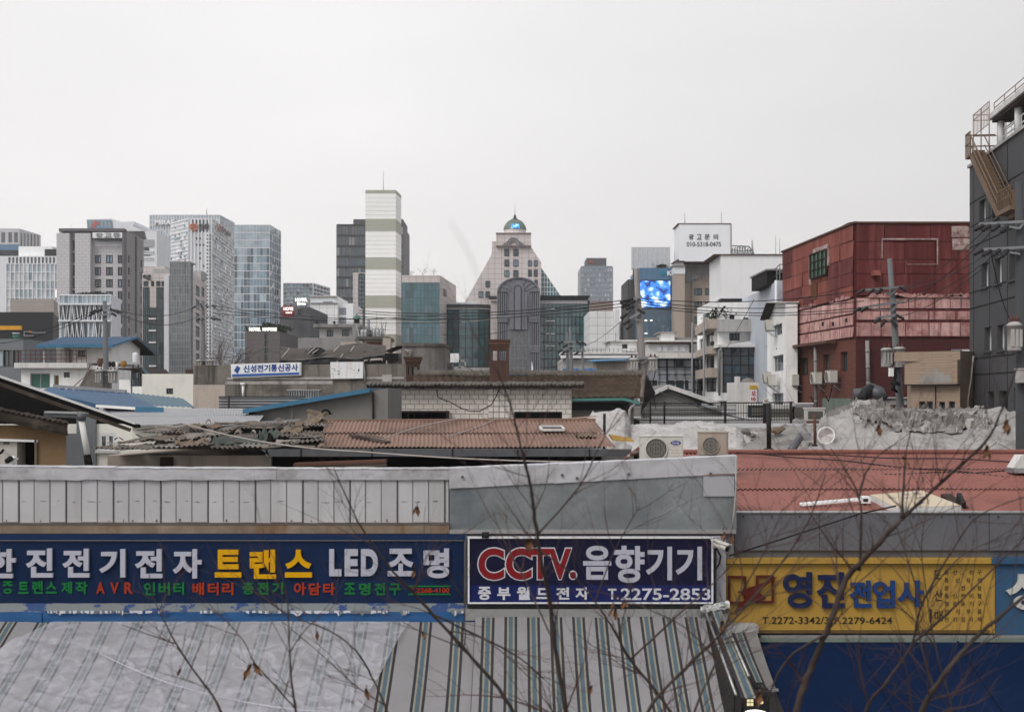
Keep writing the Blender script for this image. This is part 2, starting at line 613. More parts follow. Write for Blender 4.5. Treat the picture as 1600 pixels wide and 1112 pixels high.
# ================================================================== far towers
mat('granite',(.60,.58,.60),.8,.06,.3,brick=(1.4,.7,.03,(.24,.24,.24),.5,(.56,.54,.555)))
mat('frame_mauve',(.17,.155,.165),.7)
mat('granite_dark',(.10,.098,.10),.7,.1,.3,brick=(1.5,.8,.03,(.06,.06,.06),.5,(.085,.083,.085)))
mat('granite_shade',(.36,.34,.335),.8,.06,.3,brick=(1.4,.7,.03,(.18,.17,.17),.5,(.25,.235,.23)))  # the granite again, darker: shade of the tower's side put into the colour
mat('beige_stone',(.42,.37,.33),.8,.06,.3,brick=(2.2,.9,.05,(.28,.25,.22),0,(.39,.34,.31)))
mat('pink_tile',(.62,.565,.545),.6,.05,.3,brick=(1.25,.95,.045,(.33,.28,.27),0,(.59,.535,.515)))
mat('white_tile',(.82,.82,.81),.5,.05,.3,brick=(1.3,1.3,.05,(.45,.45,.45),0,(.70,.70,.70)))
mat('white_panel',(.72,.73,.755),.6,.08,.2)
mat('grey_panel',(.36,.37,.39),.6,.1,.2)
mat('black_clad',(.028,.03,.033),.5,.15,.1)
mat('orange_sign',(.75,.36,.03),.5)
mat('logo_red',(.62,.06,.04),.5,fine=0)
mat('logo_orange',(.66,.2,.09),.5,fine=0)
mat('logo_white',(.85,.85,.87),.5,fine=0)
mat('olive_band',(.45,.45,.37),.7,.05,.2)
mat('cream_band',(.86,.855,.83),.7,.04,.2)
mat('slate_blue',(.27,.30,.345),.6,.06,.2)
mat('slate_roof',(.06,.06,.065),.8)
mat('portal_stone',(.23,.235,.265),.7,.12,.25,streak=.25)
mat('portal_dark',(.06,.064,.075),.6)
mat('patina',(.19,.235,.20),.7,.2,.5,streak=.4,scol=(.27,.31,.27))
mat('brown_clad',(.30,.23,.21),.7,brick=(1.2,.6,.03,(.2,.15,.14),.5,(.27,.21,.19)))
mat('beige_wall',(.46,.38,.32),.8,.06,.3,streak=.2)
mat('hotel_grey',(.155,.155,.165),.8,.08,.3)
mat('hotel_red',(.30,.035,.035),.6)
mat('sign_lit',(.95,.97,.9),emit=.85,ecol=(1,1,.92),fine=0,var=0)
mat('blue_clad',(.05,.15,.27),.35,.15,.15,ior=1.7)
mat('blue_clad_dark',(.035,.085,.135),.3,.3,.15,ior=1.8)
mat('roof_plant',(.035,.045,.025),.95,.4,3)
mat('text_dark',(.05,.05,.055),.6,fine=0)
mat('text_black',(.015,.015,.017),.6,fine=0)
mat('banner_blue',(.02,.07,.5),.6)
def screen_mat(name,sc,stretch,strength,pal):
 m = bpy.data.materials.new(name)
 m.use_nodes = True
 nt = m.node_tree
 N,L = nt.nodes.new,nt.links.new
 b = nt.nodes["Principled BSDF"]
 tc = N("ShaderNodeTexCoord")
 mp = N("ShaderNodeMapping")
 mp.inputs["Scale"].default_value = stretch
 L(tc.outputs["Object"],mp.inputs[0])
 vz = N("ShaderNodeTexVoronoi")
 vz.inputs["Scale"].default_value = sc
 L(mp.outputs[0],vz.inputs["Vector"])
 nz_ = N("ShaderNodeTexNoise")
 nz_.inputs["Scale"].default_value = sc * .9
 nz_.inputs["Detail"].default_value = 5
 L(mp.outputs[0],nz_.inputs["Vector"])
 ad = N("ShaderNodeMath")
 ad.operation = 'MULTIPLY_ADD'
 ad.inputs[1].default_value = .55
 L(vz.outputs[0],ad.inputs[0])
 L(nz_.outputs[0],ad.inputs[2])
 rp_ = N("ShaderNodeValToRGB")
 rp_.color_ramp.interpolation = 'CONSTANT'
 el = rp_.color_ramp.elements
 el[0].position,el[0].color = 0,(*pal[0],1)
 el[1].position,el[1].color = pal[1][0],(*pal[1][1],1)
 for p_,c_ in pal[2:]:
  e_ = el.new(p_)
  e_.color = (*c_,1)
 L(ad.outputs[0],rp_.inputs[0])
 L(rp_.outputs[0],b.inputs["Emission Color"])
 b.inputs["Base Color"].default_value = (.02,.02,.03,1)
 b.inputs["Emission Strength"].default_value = strength
 MATS[name] = m
screen_mat('led_screen',.85,(1,1,1.2),1.5,[(.88,.95,1),(.64,(.55,.78,1)),(.70,(.2,.42,.95)),(.78,(.03,.22,.8)),(.90,(.01,.04,.22))])
screen_mat('dome_screen',1.0,(1,1,1.3),1.1,[(.75,.97,1),(.6,(.2,.75,.95)),(.72,(.03,.35,.8)),(.85,(.01,.12,.5))])

WINDOWS = "office towers on the far skyline"
# --- block of deep concrete slots, far left
b = Bld('office_block','grey concrete office block with deep vertical slots at the far left edge',[(-60,520),(30,520),(63,541)],357,'granite',yref=1)
b.win(0,[(2,8,363,379),(13,19,363,379),(22,28,363,379)],gm='glass_dark',nc=1,pane=False)
b.win(1,[(32 + i * 5.2,34.6 + i * 5.2,364 + i * .7,392) for i in range(6)],gm='glass_dark',nc=1,pane=False)
b.done()
mb = MB()
b.F[0].box(mb,0,b.F[0].len,Z(391,520),Z(382,520),0.02,.6,'blue_clad'); b.F[0].box(mb,0,b.F[0].len,Z(402,520),Z(391.3,520),0.02,.5,'black_clad')
mb.each('band',b.t)
# --- curtain walled office with a row of top slots
b = Bld('office_block','pale glass office block with a row of square openings along its top',[(-40,340),(94,340)],400,'white_panel',depth=30)
b.win(0,grid(12,93,401.5,411.5,14,1,.6,.95),gm='glass_dark',nc=1,pane=False)
b.done()
f = b.F[0]
def pale(i,j): return random.choices(['glass_sky','glass_white','glass_pale','lamp_lit'],[2,6,5,.06])[0]
f.curtain(b.t,'curtain_wall',f.upx(10),f.upx(93),6,Z(412,340),12,16,None,'white_panel',mw=.3,md=.3,hw=.2,kinds=pale)
mb = MB(); mb.box(X(29,343),343,b.z1,X(82,343),360,Z(385,343),'white_paint'); mb.box(X(72,343),342,b.z1,X(93,343),350,Z(390,343),'black_clad'); mb.each('penthouse',b.t)
# --- low beige stone block
b = Bld('stone_block','low beige stone block with joints, standing before the pale glass office',[(16,250),(84,250),(91,262)],467.5,'beige_stone',yref=1).done()
# --- black building with orange sign
b = Bld('black_building','black clad building with an orange sign band at the left edge',[(-80,190),(83,190),(90,203)],487.5,'black_clad',yref=1).done()
f = b.F[0]
mb = MB(); f.box(mb,f.upx(-40),f.upx(35),Z(515.5,190),Z(509,190),.02,.3,'orange_sign'); mb.solo('sign_band','orange sign band across the black clad building','sign')
mb = MB()
for r in ((37.5,53,517.5,518.6),(37.5,53,523.8,525),(37.5,38.8,518.6,523.8),(47,71,519,520.2),(70,71,518,521)):
 a = f.rect(r); f.box(mb,*a,.02,.15,'grey_panel')
a = f.rect((46,50,517.4,520)); f.box(mb,*a,.16,.25,'orange_sign')
mb.solo('outlined_sign','small outlined sign frame on the black clad building wall','sign')
# --- grey granite tower with name board
b = Bld('granite_tower','grey granite tower with a dark roof frame and three columns of windows',[(93,300),(198,300),(224,317)],360,'granite',yref=1)
rows = [(398.5 + 18.9 * i,411.5 + 18.9 * i) for i in range(8)]
for t_,o_ in rows:
 b.win(0,[(148,158,t_,o_),(165.5,176.5,t_,o_),(184,195,t_,o_)],nc=2,gm=['glass_mid','glass_dark','glass_sky'],fw=.25)
for t_,o_ in [(399 + 18.9 * i,410.5 + 18.9 * i) for i in range(9)]:
 b.win(1,[(200,203,t_,o_),(219.8,222.3,t_ + 7.5,o_ + 7.5)],nc=1,gm='glass_dark',fw=.2)
for i in range(8):
 b.win(0,[(113.5,121,375 + i * 19.5,392 + i * 19.5)],nc=1,gm=['glass_dark','glass_mid'],fw=.15)
b.done({1: 'granite_shade'})
f = b.F[0]
mb = MB()
f.box(mb,f.upx(97),f.len,Z(363.2,300),b.z1 + .2,.02,2.2,'frame_mauve'); f.box(mb,f.upx(195.3),f.len,0,Z(364.6,300),.02,2.2,'frame_mauve')
mb.build('roof_frame',b.t)
mb = MB(); f.box(mb,f.upx(93),f.upx(113),0,Z(366,300),.02,2.0,'granite'); f.box(mb,f.upx(121.5),f.upx(145.5),0,Z(366,300),.02,2.0,'granite'); mb.each('projecting_bay',b.t)
mb = MB(); a = f.rect((148,195,375.5,385)); f.box(mb,*a,.02,.12,'white_panel'); mb.build('louvre_panel',b.t)
t = thing('name_board','white rooftop name board with grey letters on the granite tower','sign',f.pt(f.upx(172),Z(374,300),1))
mb = MB(); a = f.rect((149,195,364.8,373.5)); f.box(mb,*a,1.5,2.0,'white_paint'); mb.build('board',t)
mb = MB(); spread(mb,f,'장교동',(153,193,365.6,372.4),'grey_panel',off=2.02,thick=.2,bold=.01); mb.build('lettering',t)
mb = MB(); a = f.rect((152,195.2,373.6,376.3)); f.box(mb,*a,.02,1.6,'granite_dark'); mb.build('beam',b.t)
fs = b.F[1]; mb = MB(); a = fs.rect((211,212.6,370,520)); fs.box(mb,*a,.02,.25,'granite_dark'); mb.build('side_strip',b.t)
# --- curved-head white and blue tower
Y = 800
t = thing('leaning_tower','white tower whose blue glass head leans out, with a red winged emblem','building',P(200,HY,Y))
mb = MB(); mb.box(X(197,Y),Y,0,X(245,Y),Y + 40,Z(361,Y),'white_panel'); mb.build('wall',t)
pt = lambda a,b_,yy=Y: P(a,b_,yy)
mb = MB(); mb.prism([pt(*q) for q in ((138,400),(135.3,343),(174,341.5),(190,346.6),(210.5,346.2),(210,350),(206.5,353),(226,361),(236,400))],(0,45,0),'white_panel'); mb.build('head',t)
fh = Fac((X(135,Y - 1),Y - 1),(X(180,Y - 1),Y - 1),0,Z(342,Y))
mb = MB()
for i in range(13):
 a0,a1 = 135.6 + i * 3.0,135.6 + (i + 1) * 3.0
 for (y0,y1,mm) in ((343.4,355,'glass_sky' if i % 2 else 'glass_blue'),(355,362,'blue_clad')):
  sh = lambda y: (y - 343) * .11
  mb.quad(P(a0 + sh(y1),y1,Y - .6),P(a1 + sh(y1),y1,Y - .6),P(a1 + sh(y0),y0,Y - .6),P(a0 + sh(y0),y0,Y - .6),mm)
mb.build('glazing',t)
mb = MB()
for pl in ([(141,352),(146,349),(147,344),(150,347),(149,352)],[(149,352),(152,345.5),(156,347.5),(153,351)],[(141,353.5),(148,353),(149,355.5),(144,355.5)]):
 mb.prism([P(*q,Y - 1.2) for q in pl],(0,.5,0),'logo_red')
mb.build('emblem',t)
fw_ = Fac((X(197,Y),Y),(X(245,Y),Y),0,Z(361,Y))
mb = MB()
for r in ((224.5,241,374.5,386),): a = fw_.rect(r); fw_.box(mb,*a,.02,.4,'grey_panel')
mb.build('louvre_panel',t)
for t_ in (392.5,402.5): fw_.curtain(t,'window',*[*fw_.rect((222,241,t_,t_ + 4.5))],6,1,['glass_blue','glass_sky','glass_mid'],'white_panel',mw=.5,md=.3)
# --- glass box with slanted fins
b = Bld('glass_box','low glass box with slanted white fins behind the blue roofed house',[(93,150),(174,150),(187,157)],460,'white_panel',yref=1).done()
f = b.F[0]
f.curtain(b.t,'curtain_wall',f.upx(93.5),f.upx(173),Z(474,150),Z(461.5,150),11,1,['glass_pale','glass_pale','glass_sky'],'white_panel',mw=.06)
for (t_,o_) in ((477,500),(503,528),(531,560)):
 a = f.rect((93.5,173,t_,o_))
 mb = MB()
 n_ = 11
 for i in range(n_):
  u0_,u1_ = a[0] + (a[1] - a[0]) * i / n_,a[0] + (a[1] - a[0]) * (i + 1) / n_
  mb.quad(f.pt(u0_,a[2],.03),f.pt(u1_,a[2],.03 + random.uniform(-.03,.03)),f.pt(u1_,a[3],.03),f.pt(u0_,a[3],.03),random.choice(['glass_mid','glass_mid','glass_green','glass_pale','glass_dark']))
  mb.bar(f.pt(u0_ + .1,a[2],.25),f.pt(u0_ + random.choice([-.12,.3]),a[3],.25),.085,.1,'white_panel')
  mb.bar(f.pt((u0_ + u1_) / 2,a[2],.25),f.pt((u0_ + u1_) / 2 + random.choice([-.2,.2]),a[3],.25),.045,.05,'white_panel')
 mb.build('finned_glazing',b.t)
 mb = MB(); f.box(mb,0,f.len,a[3] + .02,a[3] + .22,.02,.5,'white_panel'); mb.build('floor_band',b.t)
def shrub(name,label,c,r,h,m,cat='plant',group=None,n=260,twig='iron_brown',base=None):
 t_ = thing(name,label,cat,c,group)
 mb = MB()
 c = Vector(c)
 for _ in range(n):
  v = Vector((random.gauss(0,.45),random.gauss(0,.45),random.uniform(.1,1)))
  p = c + Vector((v.x * r,v.y * r,v.z * h * (1 - .35 * abs(v.x))))
  s_ = random.uniform(.06,.16) * r
  a_,b_ = Vector((random.gauss(0,1),random.gauss(0,1),random.gauss(0,1))).normalized(),Vector((random.gauss(0,1),random.gauss(0,1),random.gauss(0,1))).normalized()
  mb.quad(p - a_ * s_,p - b_ * s_,p + a_ * s_,p + b_ * s_,m)
 mb.build('foliage',t_)
 mb = MB()
 for k in range(5): mb.tube([c,c + Vector((random.uniform(-.4,.4) * r,random.uniform(-.4,.4) * r,h * .7))],[.05 * h,.02 * h],twig,4)
 mb.build('stem',t_)
 return t_
shrub('roof_shrub','low dark shrub on the roof of the finned glass box',(X(140,152),153,b.z1),1.5,.45,'roof_plant')
shrub('roof_shrub','wide dark hedge along the roof of the finned glass box',(X(151,152),153,b.z1),1.0,.5,'roof_plant')
# --- pink stone block with glass atrium
b = Bld('stone_building','pink stone building with dark teal glass strips and a wire glass stair tower',[(222,255),(301,255),(322.5,277)],427,'pink_tile',yref=0)
b.win(0,[(224,232,439,447.5),(236,241,439,447.5),(244,251,439,447.5),(252,257,439,447.5)],gm='glass_mid',nc=2,fw=.2)
b.win(1,[(306,312,447 + 21 * i,463 + 21 * i) for i in range(6)] + [(315,319.5,449 + 21 * i,464 + 21 * i) for i in range(6)],gm=['glass_mid','glass_teal3'],nc=2,fw=.2)
b.done()
f = b.F[0]
tl = lambda i,j: random.choice(['glass_teal3','glass_teal3','glass_teal'])
f.curtain(b.t,'curtain_wall',f.upx(224),f.upx(233),2,Z(449,255),3,12,None,'frame_dark',mw=.12,kinds=tl)
f.curtain(b.t,'curtain_wall',f.upx(245),f.upx(257.5),2,Z(449,255),4,12,None,'frame_dark',mw=.12,kinds=tl)
f.curtain(b.t,'curtain_wall',f.upx(233.3),f.upx(244.7),4,Z(481,255),4,12,None,'frame_dark',mw=.12,kinds=tl)
mb = MB()
for i in range(5):
 a = f.rect((233.5,244.5,497 + 18.4 * i,499 + 18.4 * i)); f.box(mb,*a,.2,.45,'white_paint')
a = f.rect((258,265.5,430,590)); f.box(mb,*a,.02,.8,'white_panel')
mb.build('white_trim',b.t)
t = b.t
mb = MB(); letter(mb,f,'eg',(223.5,236,429,437.5),'text_dark',off=.05,thick=.2,bold=.0); mb.build('lettering',t)
mb = MB(); mb.box(X(224,262),262,b.z1,X(258,262),270,Z(416,262),'pink_tile'); mb.box(X(240,260),260,b.z1,X(264,260),266,Z(420,260),'concrete_pale'); mb.box(X(302,268),268,b.z1,X(314,268),273,Z(423,268),'concrete_pale'); mb.each('penthouse',t)
t2 = thing('stair_tower','tall wire glass stair tower in front of the pink stone building','building',(X(282,252),252,0))
fa = Fac((X(266,250),250),(X(297,250),250),0,Z(409,250)); fb = Fac((X(297,250),250),(X(300.5,254.6),254.6),0,Z(409,250))
gm_ = lambda i,j: random.choice(['glass_green','glass_green','glass_mid','glass_green'])
fa.curtain(t2,'curtain_wall',0,fa.len,0,fa.z1,12,26,None,'grey_panel',mw=.09,md=.1,kinds=gm_)
fb.curtain(t2,'curtain_wall',0,fb.len,0,fa.z1,3,26,None,'grey_panel',mw=.09,md=.1,kinds=gm_)
mb = MB()
for i in range(7):
 z_ = 3 + i * 4.3
 fa.box(mb,.3,fa.len - .3,z_,z_ + .25,-3,-.2,'concrete_pale')
mb.box(X(266,250),250.02,fa.z1 - .2,X(297,250),254.6,fa.z1 + .1,'concrete_pale')
mb.each('landing',t2)
# --- tall pale glass tower with white lettering
b = Bld('glass_tower','tall pale glass tower with white lettering under its glass crown',[(234,1000),(343,1000),(366,1046)],336,'white_panel',yref=1).done()
f = b.F[0]
gk = lambda i,j: random.choices(['glass_pale','glass_sky','white_panel'],[6,3,3])[0] if j < 20 else 'glass_pale'
f.curtain(b.t,'curtain_wall',0,f.len,60,b.z1,26,22,None,'white_panel',mw=.5,md=.4,kinds=gk)
b.F[1].curtain(b.t,'curtain_wall',0,b.F[1].len,60,b.z1,14,22,None,'white_panel',mw=.4,md=.4,kinds=lambda i,j: random.choice(['glass_sky','glass_pale','glass_sky']))
t = thing('tower_sign','white capital lettering on the pale glass tower crown','sign',f.pt(f.upx(275),Z(353,1000),1))
mb = MB(); letter(mb,f,'MIRAE ASSET',(243,306,344,351.5),'logo_white',off=1.0,thick=1.2,bold=.03); mb.build('lettering',t)
mb = MB(); a = f.rect((242.5,306.5,343.4,352.4)); f.box(mb,*a,.5,.9,'grey_panel'); mb.build('backing',t)
mb = MB(); mb.tube([P(323,337,1010),P(323,325,1010)],[.5,.15],'steel_grey',5); mb.solo('mast','thin mast on top of the pale glass tower','antenna')
# --- white panel tower with slots
b = Bld('panel_tower','white panel clad tower with three faces and a round orange emblem',[(267,492),(294,480),(332,480),(373,547)],341,'white_panel',yref=1)
c_ = [(299 + 6 * i,302.4 + 6 * i) for i in range(5)]
sl = [(a_,b_,343.5,350.5) for a_,b_ in c_] + [(a_,b_,352.5,362.5) for a_,b_ in c_]
sl += [(c_[i][0],c_[i][1],y_,y_ + 3.4) for i,y_ in ((1,371),(2,371),(4,371),(1,381),(2,381),(3,381),(4,381),(2,394),(4,394),(2,402),(4,402),(3,414))]
b.win(1,sl,gm='glass_dark',nc=1,pane=False,fw=.2)
b.done()
f = b.F[1]
mb = MB()
for i in range(8):
 u_ = f.len * (i + .0) / 7
 f.box(mb,max(0,u_ - .25),min(f.len,u_ + .25),20,b.z1,.02,.5,'white_panel')
mb.build('ribs',b.t)
pk = lambda i,j: random.choices(['white_panel','white_paint','grey_panel','glass_sky'],[8,4,2,2])[0]
b.F[2].curtain(b.t,'panel_cladding',.3,b.F[2].len,10,b.z1 - .5,17,44,None,'white_panel',mw=.3,md=.25,kinds=pk,tilt=.07,vt=False)
b.F[0].curtain(b.t,'panel_cladding',0,b.F[0].len,10,b.z1 - .5,9,44,None,'white_panel',mw=.3,md=.25,kinds=lambda i,j: random.choices(['white_panel','grey_panel','glass_sky','white_paint'],[6,4,3,3])[0],tilt=.08,vt=False)
mb = MB(); a = f.rect((322,331.5,365,600)); f.box(mb,a[0],a[1] * .5 + a[0] * .5,a[2],a[3],.1,.6,'white_paint')
for i in range(40):
 z_ = 14 + i * 1.35
 for k in range(2): f.box(mb,a[0] + .3 + k * 1.1,a[0] + .9 + k * 1.1,z_,z_ + .7,.61,.7,'glass_dark')
mb.build('corner_strip',b.t)
def ring(mb,fc,u,z,r,wd,off,th,m,seg=20):
 for k in range(seg):
  t0,t1 = 2 * math.pi * k / seg,2 * math.pi * (k + 1) / seg
  q = [fc.pt(u + math.cos(t_) * r_,z + math.sin(t_) * r_,off) for t_,r_ in ((t0,r),(t1,r),(t1,r - wd),(t0,r - wd))]
  mb.prism(q,fc.n * th,m)
t = thing('tower_emblem','orange ring emblem with dark letters on the white panel tower front','sign',f.pt(f.upx(312),Z(362,480),1))
mb = MB()
for dx,dy in ((0,2),(-2.2,-1.4),(2.2,-1.4)): ring(mb,f,f.upx(303.5 + dx),Z(355.5 + dy,480),1.0,.3,.6,.3,'logo_orange')
ring(mb,f,f.upx(303.5),Z(355.5,480),1.4,.25,.7,.3,'logo_orange')
mb.build('emblem',t)
mb = MB(); letter(mb,f,'한화',(311,328,350,359.5),'text_dark',off=.7,thick=.3,bold=.02); mb.build('lettering',t)
f2 = b.F[2]
t = thing('tower_emblem','orange ring emblem with slanting dark letters on the white tower side','sign',f2.pt(f2.upx(348),65,1))
mb = MB()
for dz in (0,.9): ring(mb,f2,f2.upx(338.8),Z(357 + dz,492),1.5,.4,.9,.3,'logo_orange')
mb.build('emblem',t)
mb = MB(); letter(mb,f2,'한화생명',(342,356,358.5,365),'brown_clad',off=.9,thick=.3,bold=.03); mb.build('lettering',t)
# --- blue-grey glass tower
b = Bld('glass_tower','blue grey glass tower with a pale top band beside the white panel tower',[(366,430),(421,430),(438.5,447)],351.5,'white_panel',yref=1).done()
def gh(i,j):
 n_ = noise.noise(Vector((i * .45,j * .12,3)))
 if j >= 22: return 'glass_pale'
 if j == 15 and random.random() < .4: return 'glass_pale'
 return 'glass_pale' if n_ > .22 else ('glass_sky' if n_ > 0 else random.choice(['glass_mid','glass_blue','glass_mid']))
b.F[0].curtain(b.t,'curtain_wall',0,b.F[0].len,0,b.z1,11,25,None,'white_panel',mw=.06,md=.1,hw=.2,kinds=gh)
b.F[1].curtain(b.t,'curtain_wall',0,b.F[1].len,0,b.z1,5,25,None,'white_panel',mw=.08,md=.1,hw=.22,kinds=lambda i,j: 'glass_pale' if (j > 20 or (i < 2 and j > 11)) else random.choice(['glass_sky','glass_sky','glass_mid','glass_blue']))
# --- low glass block behind the hotels
b = Bld('glass_block','low glass block with close horizontal louvres behind the hotel signs',[(443,400),(488,400),(514,418)],443,'white_panel',yref=1).done()
b.F[0].curtain(b.t,'curtain_wall',0,b.F[0].len,0,b.z1,9,34,['glass_sky','glass_mid','glass_pale','glass_sky'],'grey_panel',mw=.12,md=.3,hw=.3)
b.F[1].curtain(b.t,'curtain_wall',0,b.F[1].len,0,b.z1,5,34,['glass_sky','glass_mid','glass_dark'],'white_panel',mw=.1,md=.4,hw=.45)
# --- hotels
mat('nafore_stone',(.17,.15,.145),.8,.1,.3,brick=(1.2,.6,.03,(.11,.1,.1),.5,(.155,.14,.135)))
b = Bld('hotel_building','brown grey stone hotel with a single column of dark glass',[(383,170),(437,170)],518,'nafore_stone',depth=16)
b.win(0,[(413.5,418,521 + i * 11,530 + i * 11) for i in range(6)],gm='glass_teal3',nc=1,fw=.1)
b.done()
f = b.F[0]
t = thing('lit_sign','long lit hotel name standing on the brown grey hotel roof','sign',f.pt(f.upx(410),b.z1,0))
mb = MB(); letter(mb,f,'HOTEL',(389,407,511.5,517),'sign_lit',off=-.3,thick=.25,bold=.035); letter(mb,f,'NAFORE',(410,432,511.5,517),'sign_lit',off=-.3,thick=.25,bold=.035); mb.build('lettering',t)
mb = MB(); f.box(mb,f.upx(388),f.upx(433),b.z1,b.z1 + .08,-.4,-.1,'frame_dark'); mb.build('rail',t)
shrub('roof_shrub','row of dark shrubs on the roof of the brown grey hotel',(X(421,176),177,b.z1),2.6,1.4,'roof_plant',n=420)
b = Bld('hotel_building','plain dark grey hotel slab carrying two stacked hotel signs',[(437,185),(456,185),(484,185)],479.5,'hotel_grey',depth=18)
b.win(1,[(466,473.5,484,491.5)],gm='glass_mid',nc=2,fw=.1)
b.done()
f = Fac((X(436,184),184),(X(486,184),184),0,Z(479,184))
t = thing('lit_sign','white lit two line hotel lettering on the dark grey hotel roof','sign',P(471,479,184))
mb = MB(); letter(mb,f,'HOTEL',(461,480,465.6,471),'sign_lit',off=-.3,thick=.25,bold=.04); letter(mb,f,'Biwon',(464,477.5,472,476.3),'sign_lit',off=-.3,thick=.25,bold=.04); mb.build('lettering',t)
mb = MB()
for px_ in (463,478): mb.bar(P(px_,479.5,184.5),P(px_,466,184.5),.1,.1,'frame_dark')
mb.each('post',t)
t = thing('red_sign_box','dark red sign box with white lit letters at the grey hotel corner','sign',P(450,500,183))
mb = MB(); mb.box(X(442,183),182.6,Z(494.5,183),X(458.8,183),183.6,Z(478,183),'hotel_red'); mb.build('box',t)
f = Fac((X(441,182.6),182.6),(X(460,182.6),182.6),0,30)
mb = MB(); letter(mb,f,'HOTE',(443.3,458.4,480,485),'sign_lit',off=.02,thick=.1,bold=.04); letter(mb,f,'야자',(446.5,456.5,487,490.3),'sign_lit',off=.02,thick=.1,bold=.03); mb.build('lettering',t)
# --- white tiled building
b = Bld('tiled_building','white tiled building with a pinkish top band behind the grey roofed house',[(485,220),(527.5,220)],462.5,'white_tile',depth=14).done()
f = b.F[0]
mb = MB(); f.box(mb,0,f.len,Z(474,220),Z(472.8,220),.02,.3,'grey_panel'); a = f.rect((487,525,467,472.7)); f.box(mb,*a,.02,.12,'white_panel'); a = f.rect((505,520,471,472.6)); f.box(mb,*a,.13,.2,'brown_clad'); a = f.rect((484,527.6,462,463.6)); f.box(mb,*a,.02,.4,'pink_tile'); mb.build('top_band',b.t)
b2 = Bld('tiled_building','narrow white building with two gridded windows beside the striped tower',[(527.6,221),(551.5,221)],474,'white_paint',depth=14)
b2.win(0,[(529.5,541,481,492.5),(529.5,541,495.5,507)],nc=4,nr=4,gm=['glass_pale','glass_sky'],fm='grey_panel',fw=.12)
b2.done()
# --- dark tower
b = Bld('dark_tower','dark grey glass tower partly hidden behind the striped tower',[(526,480),(630,480)],352,'black_clad',depth=30).done()
b.F[0].curtain(b.t,'curtain_wall',0,b.F[0].len,20,b.z1,22,13,None,'frame_dark',mw=.16,md=.25,hw=.8,kinds=lambda i,j: random.choices(['glass_mid','glass_dark','grey_panel','lamp_lit'],[8,4,1.4,.22 if j in (3,6,8,9) else 0])[0])
mb = MB(); mb.box(X(552,484),484,b.z1,X(629.5,484),505,Z(342.5,484),'granite_dark'); mb.each('penthouse',b.t)
# --- pinkish building with blue strip
b = Bld('stone_block','narrow pink stone block with a blue window strip left of the striped tower',[(551.5,270),(600,270)],426,'pink_tile',depth=14).done()
f = b.F[0]; a = f.rect((560.5,569.5,428,560)); f.curtain(b.t,'curtain_wall',a[0],a[1],a[2],a[3],2,20,['glass_teal2','glass_blue','glass_blue','glass_dark'],'frame_dark',mw=.15,md=.12,hw=.2)
# --- striped tower
mat('grey_strip',(.55,.56,.58),.7)
t = thing('striped_tower','tall windowless tower in cream with broad olive bands','building',(X(598,245),245,0))
F1,F2 = Fac((X(571,240),240),(X(618.5,240),240),0,Z(297,240)),Fac((X(618.5,240),240),(X(627,246.5),246.5),0,Z(297,240))
mb = MB()
cuts = [297,302.6,342,361.5,402,421.3,461.5,481.3,522,541,582,601,1060]
for i in range(len(cuts) - 1):
 z1_,z0_ = Z(cuts[i],240),max(0,Z(cuts[i + 1],240))
 mm = 'cream_band' if i % 2 else 'olive_band'
 for f_ in (F1,F2):
  mb.quad(f_.pt(0,z0_),f_.pt(f_.len,z0_),f_.pt(f_.len,z1_),f_.pt(0,z1_),mm)
 fb_ = Fac((F2.p1.x,F2.p1.y),(F1.p0.x,F2.p1.y + .1),0,1); fc_ = Fac((F1.p0.x,F2.p1.y + .1),(F1.p0.x,240),0,1)
 for f_ in (fb_,fc_): mb.quad(f_.pt(0,z0_),f_.pt(f_.len,z0_),f_.pt(f_.len,z1_),f_.pt(0,z1_),mm)
mb.build('wall',t)
mb = MB(); mb.poly([F1.pt(0,F1.z1 - .4),F1.pt(F1.len,F1.z1 - .4),F2.pt(F2.len,F1.z1 - .4),Vector((F1.p0.x,F2.p1.y + .1,F1.z1 - .4))],'roof_grey'); mb.build('roof',t)
mb = MB()
for y_ in [302.6 + 6.65 * i for i in range(1,34)]:
 z_ = Z(y_,240)
 F1.box(mb,0,F1.len,z_ - .02,z_ + .02,.003,.03,'grey_strip'); F2.box(mb,0,F2.len,z_ - .02,z_ + .02,.003,.03,'grey_strip')
mb.build('joint',t)
mb = MB(); mb.tube([P(599,297,243),P(599,268,243)],[.06,.03],'steel_grey',5); mb.solo('mast','thin mast standing on the striped tower roof','antenna')
# --- teal glass building with pink tile head
b = Bld('glass_building','teal glass building with a pink tiled head right of the striped tower',[(627.8,222),(687,222),(712.5,243)],430,'pink_tile',yref=1)
b.done()
f = b.F[0]; a = f.rect((628.2,686.6,442,640))
zone = [2,0,0,1,2,2,1,1,2,2,1,2,0]
def tk(i,j):
 z_ = zone[i % 13]
 if j < 5 and random.random() < .3: return 'glass_teal3'
 return {0: random.choice(['glass_teal3','glass_teal']),1: random.choice(['glass_teal','glass_teal2']),2: 'glass_teal2'}[z_] if random.random() > .12 else 'glass_blue'
f.curtain(b.t,'curtain_wall',a[0],a[1],a[2],a[3],10,17,None,'glass_teal3',mw=.07,md=.06,hw=.07,kinds=tk)
b.win(1,[])
mb = MB(); f2 = b.F[1]; a = f2.rect((693,696,452,462)); f2.box(mb,*a,.02,.2,'brown_clad'); mb.build('vent',b.t)
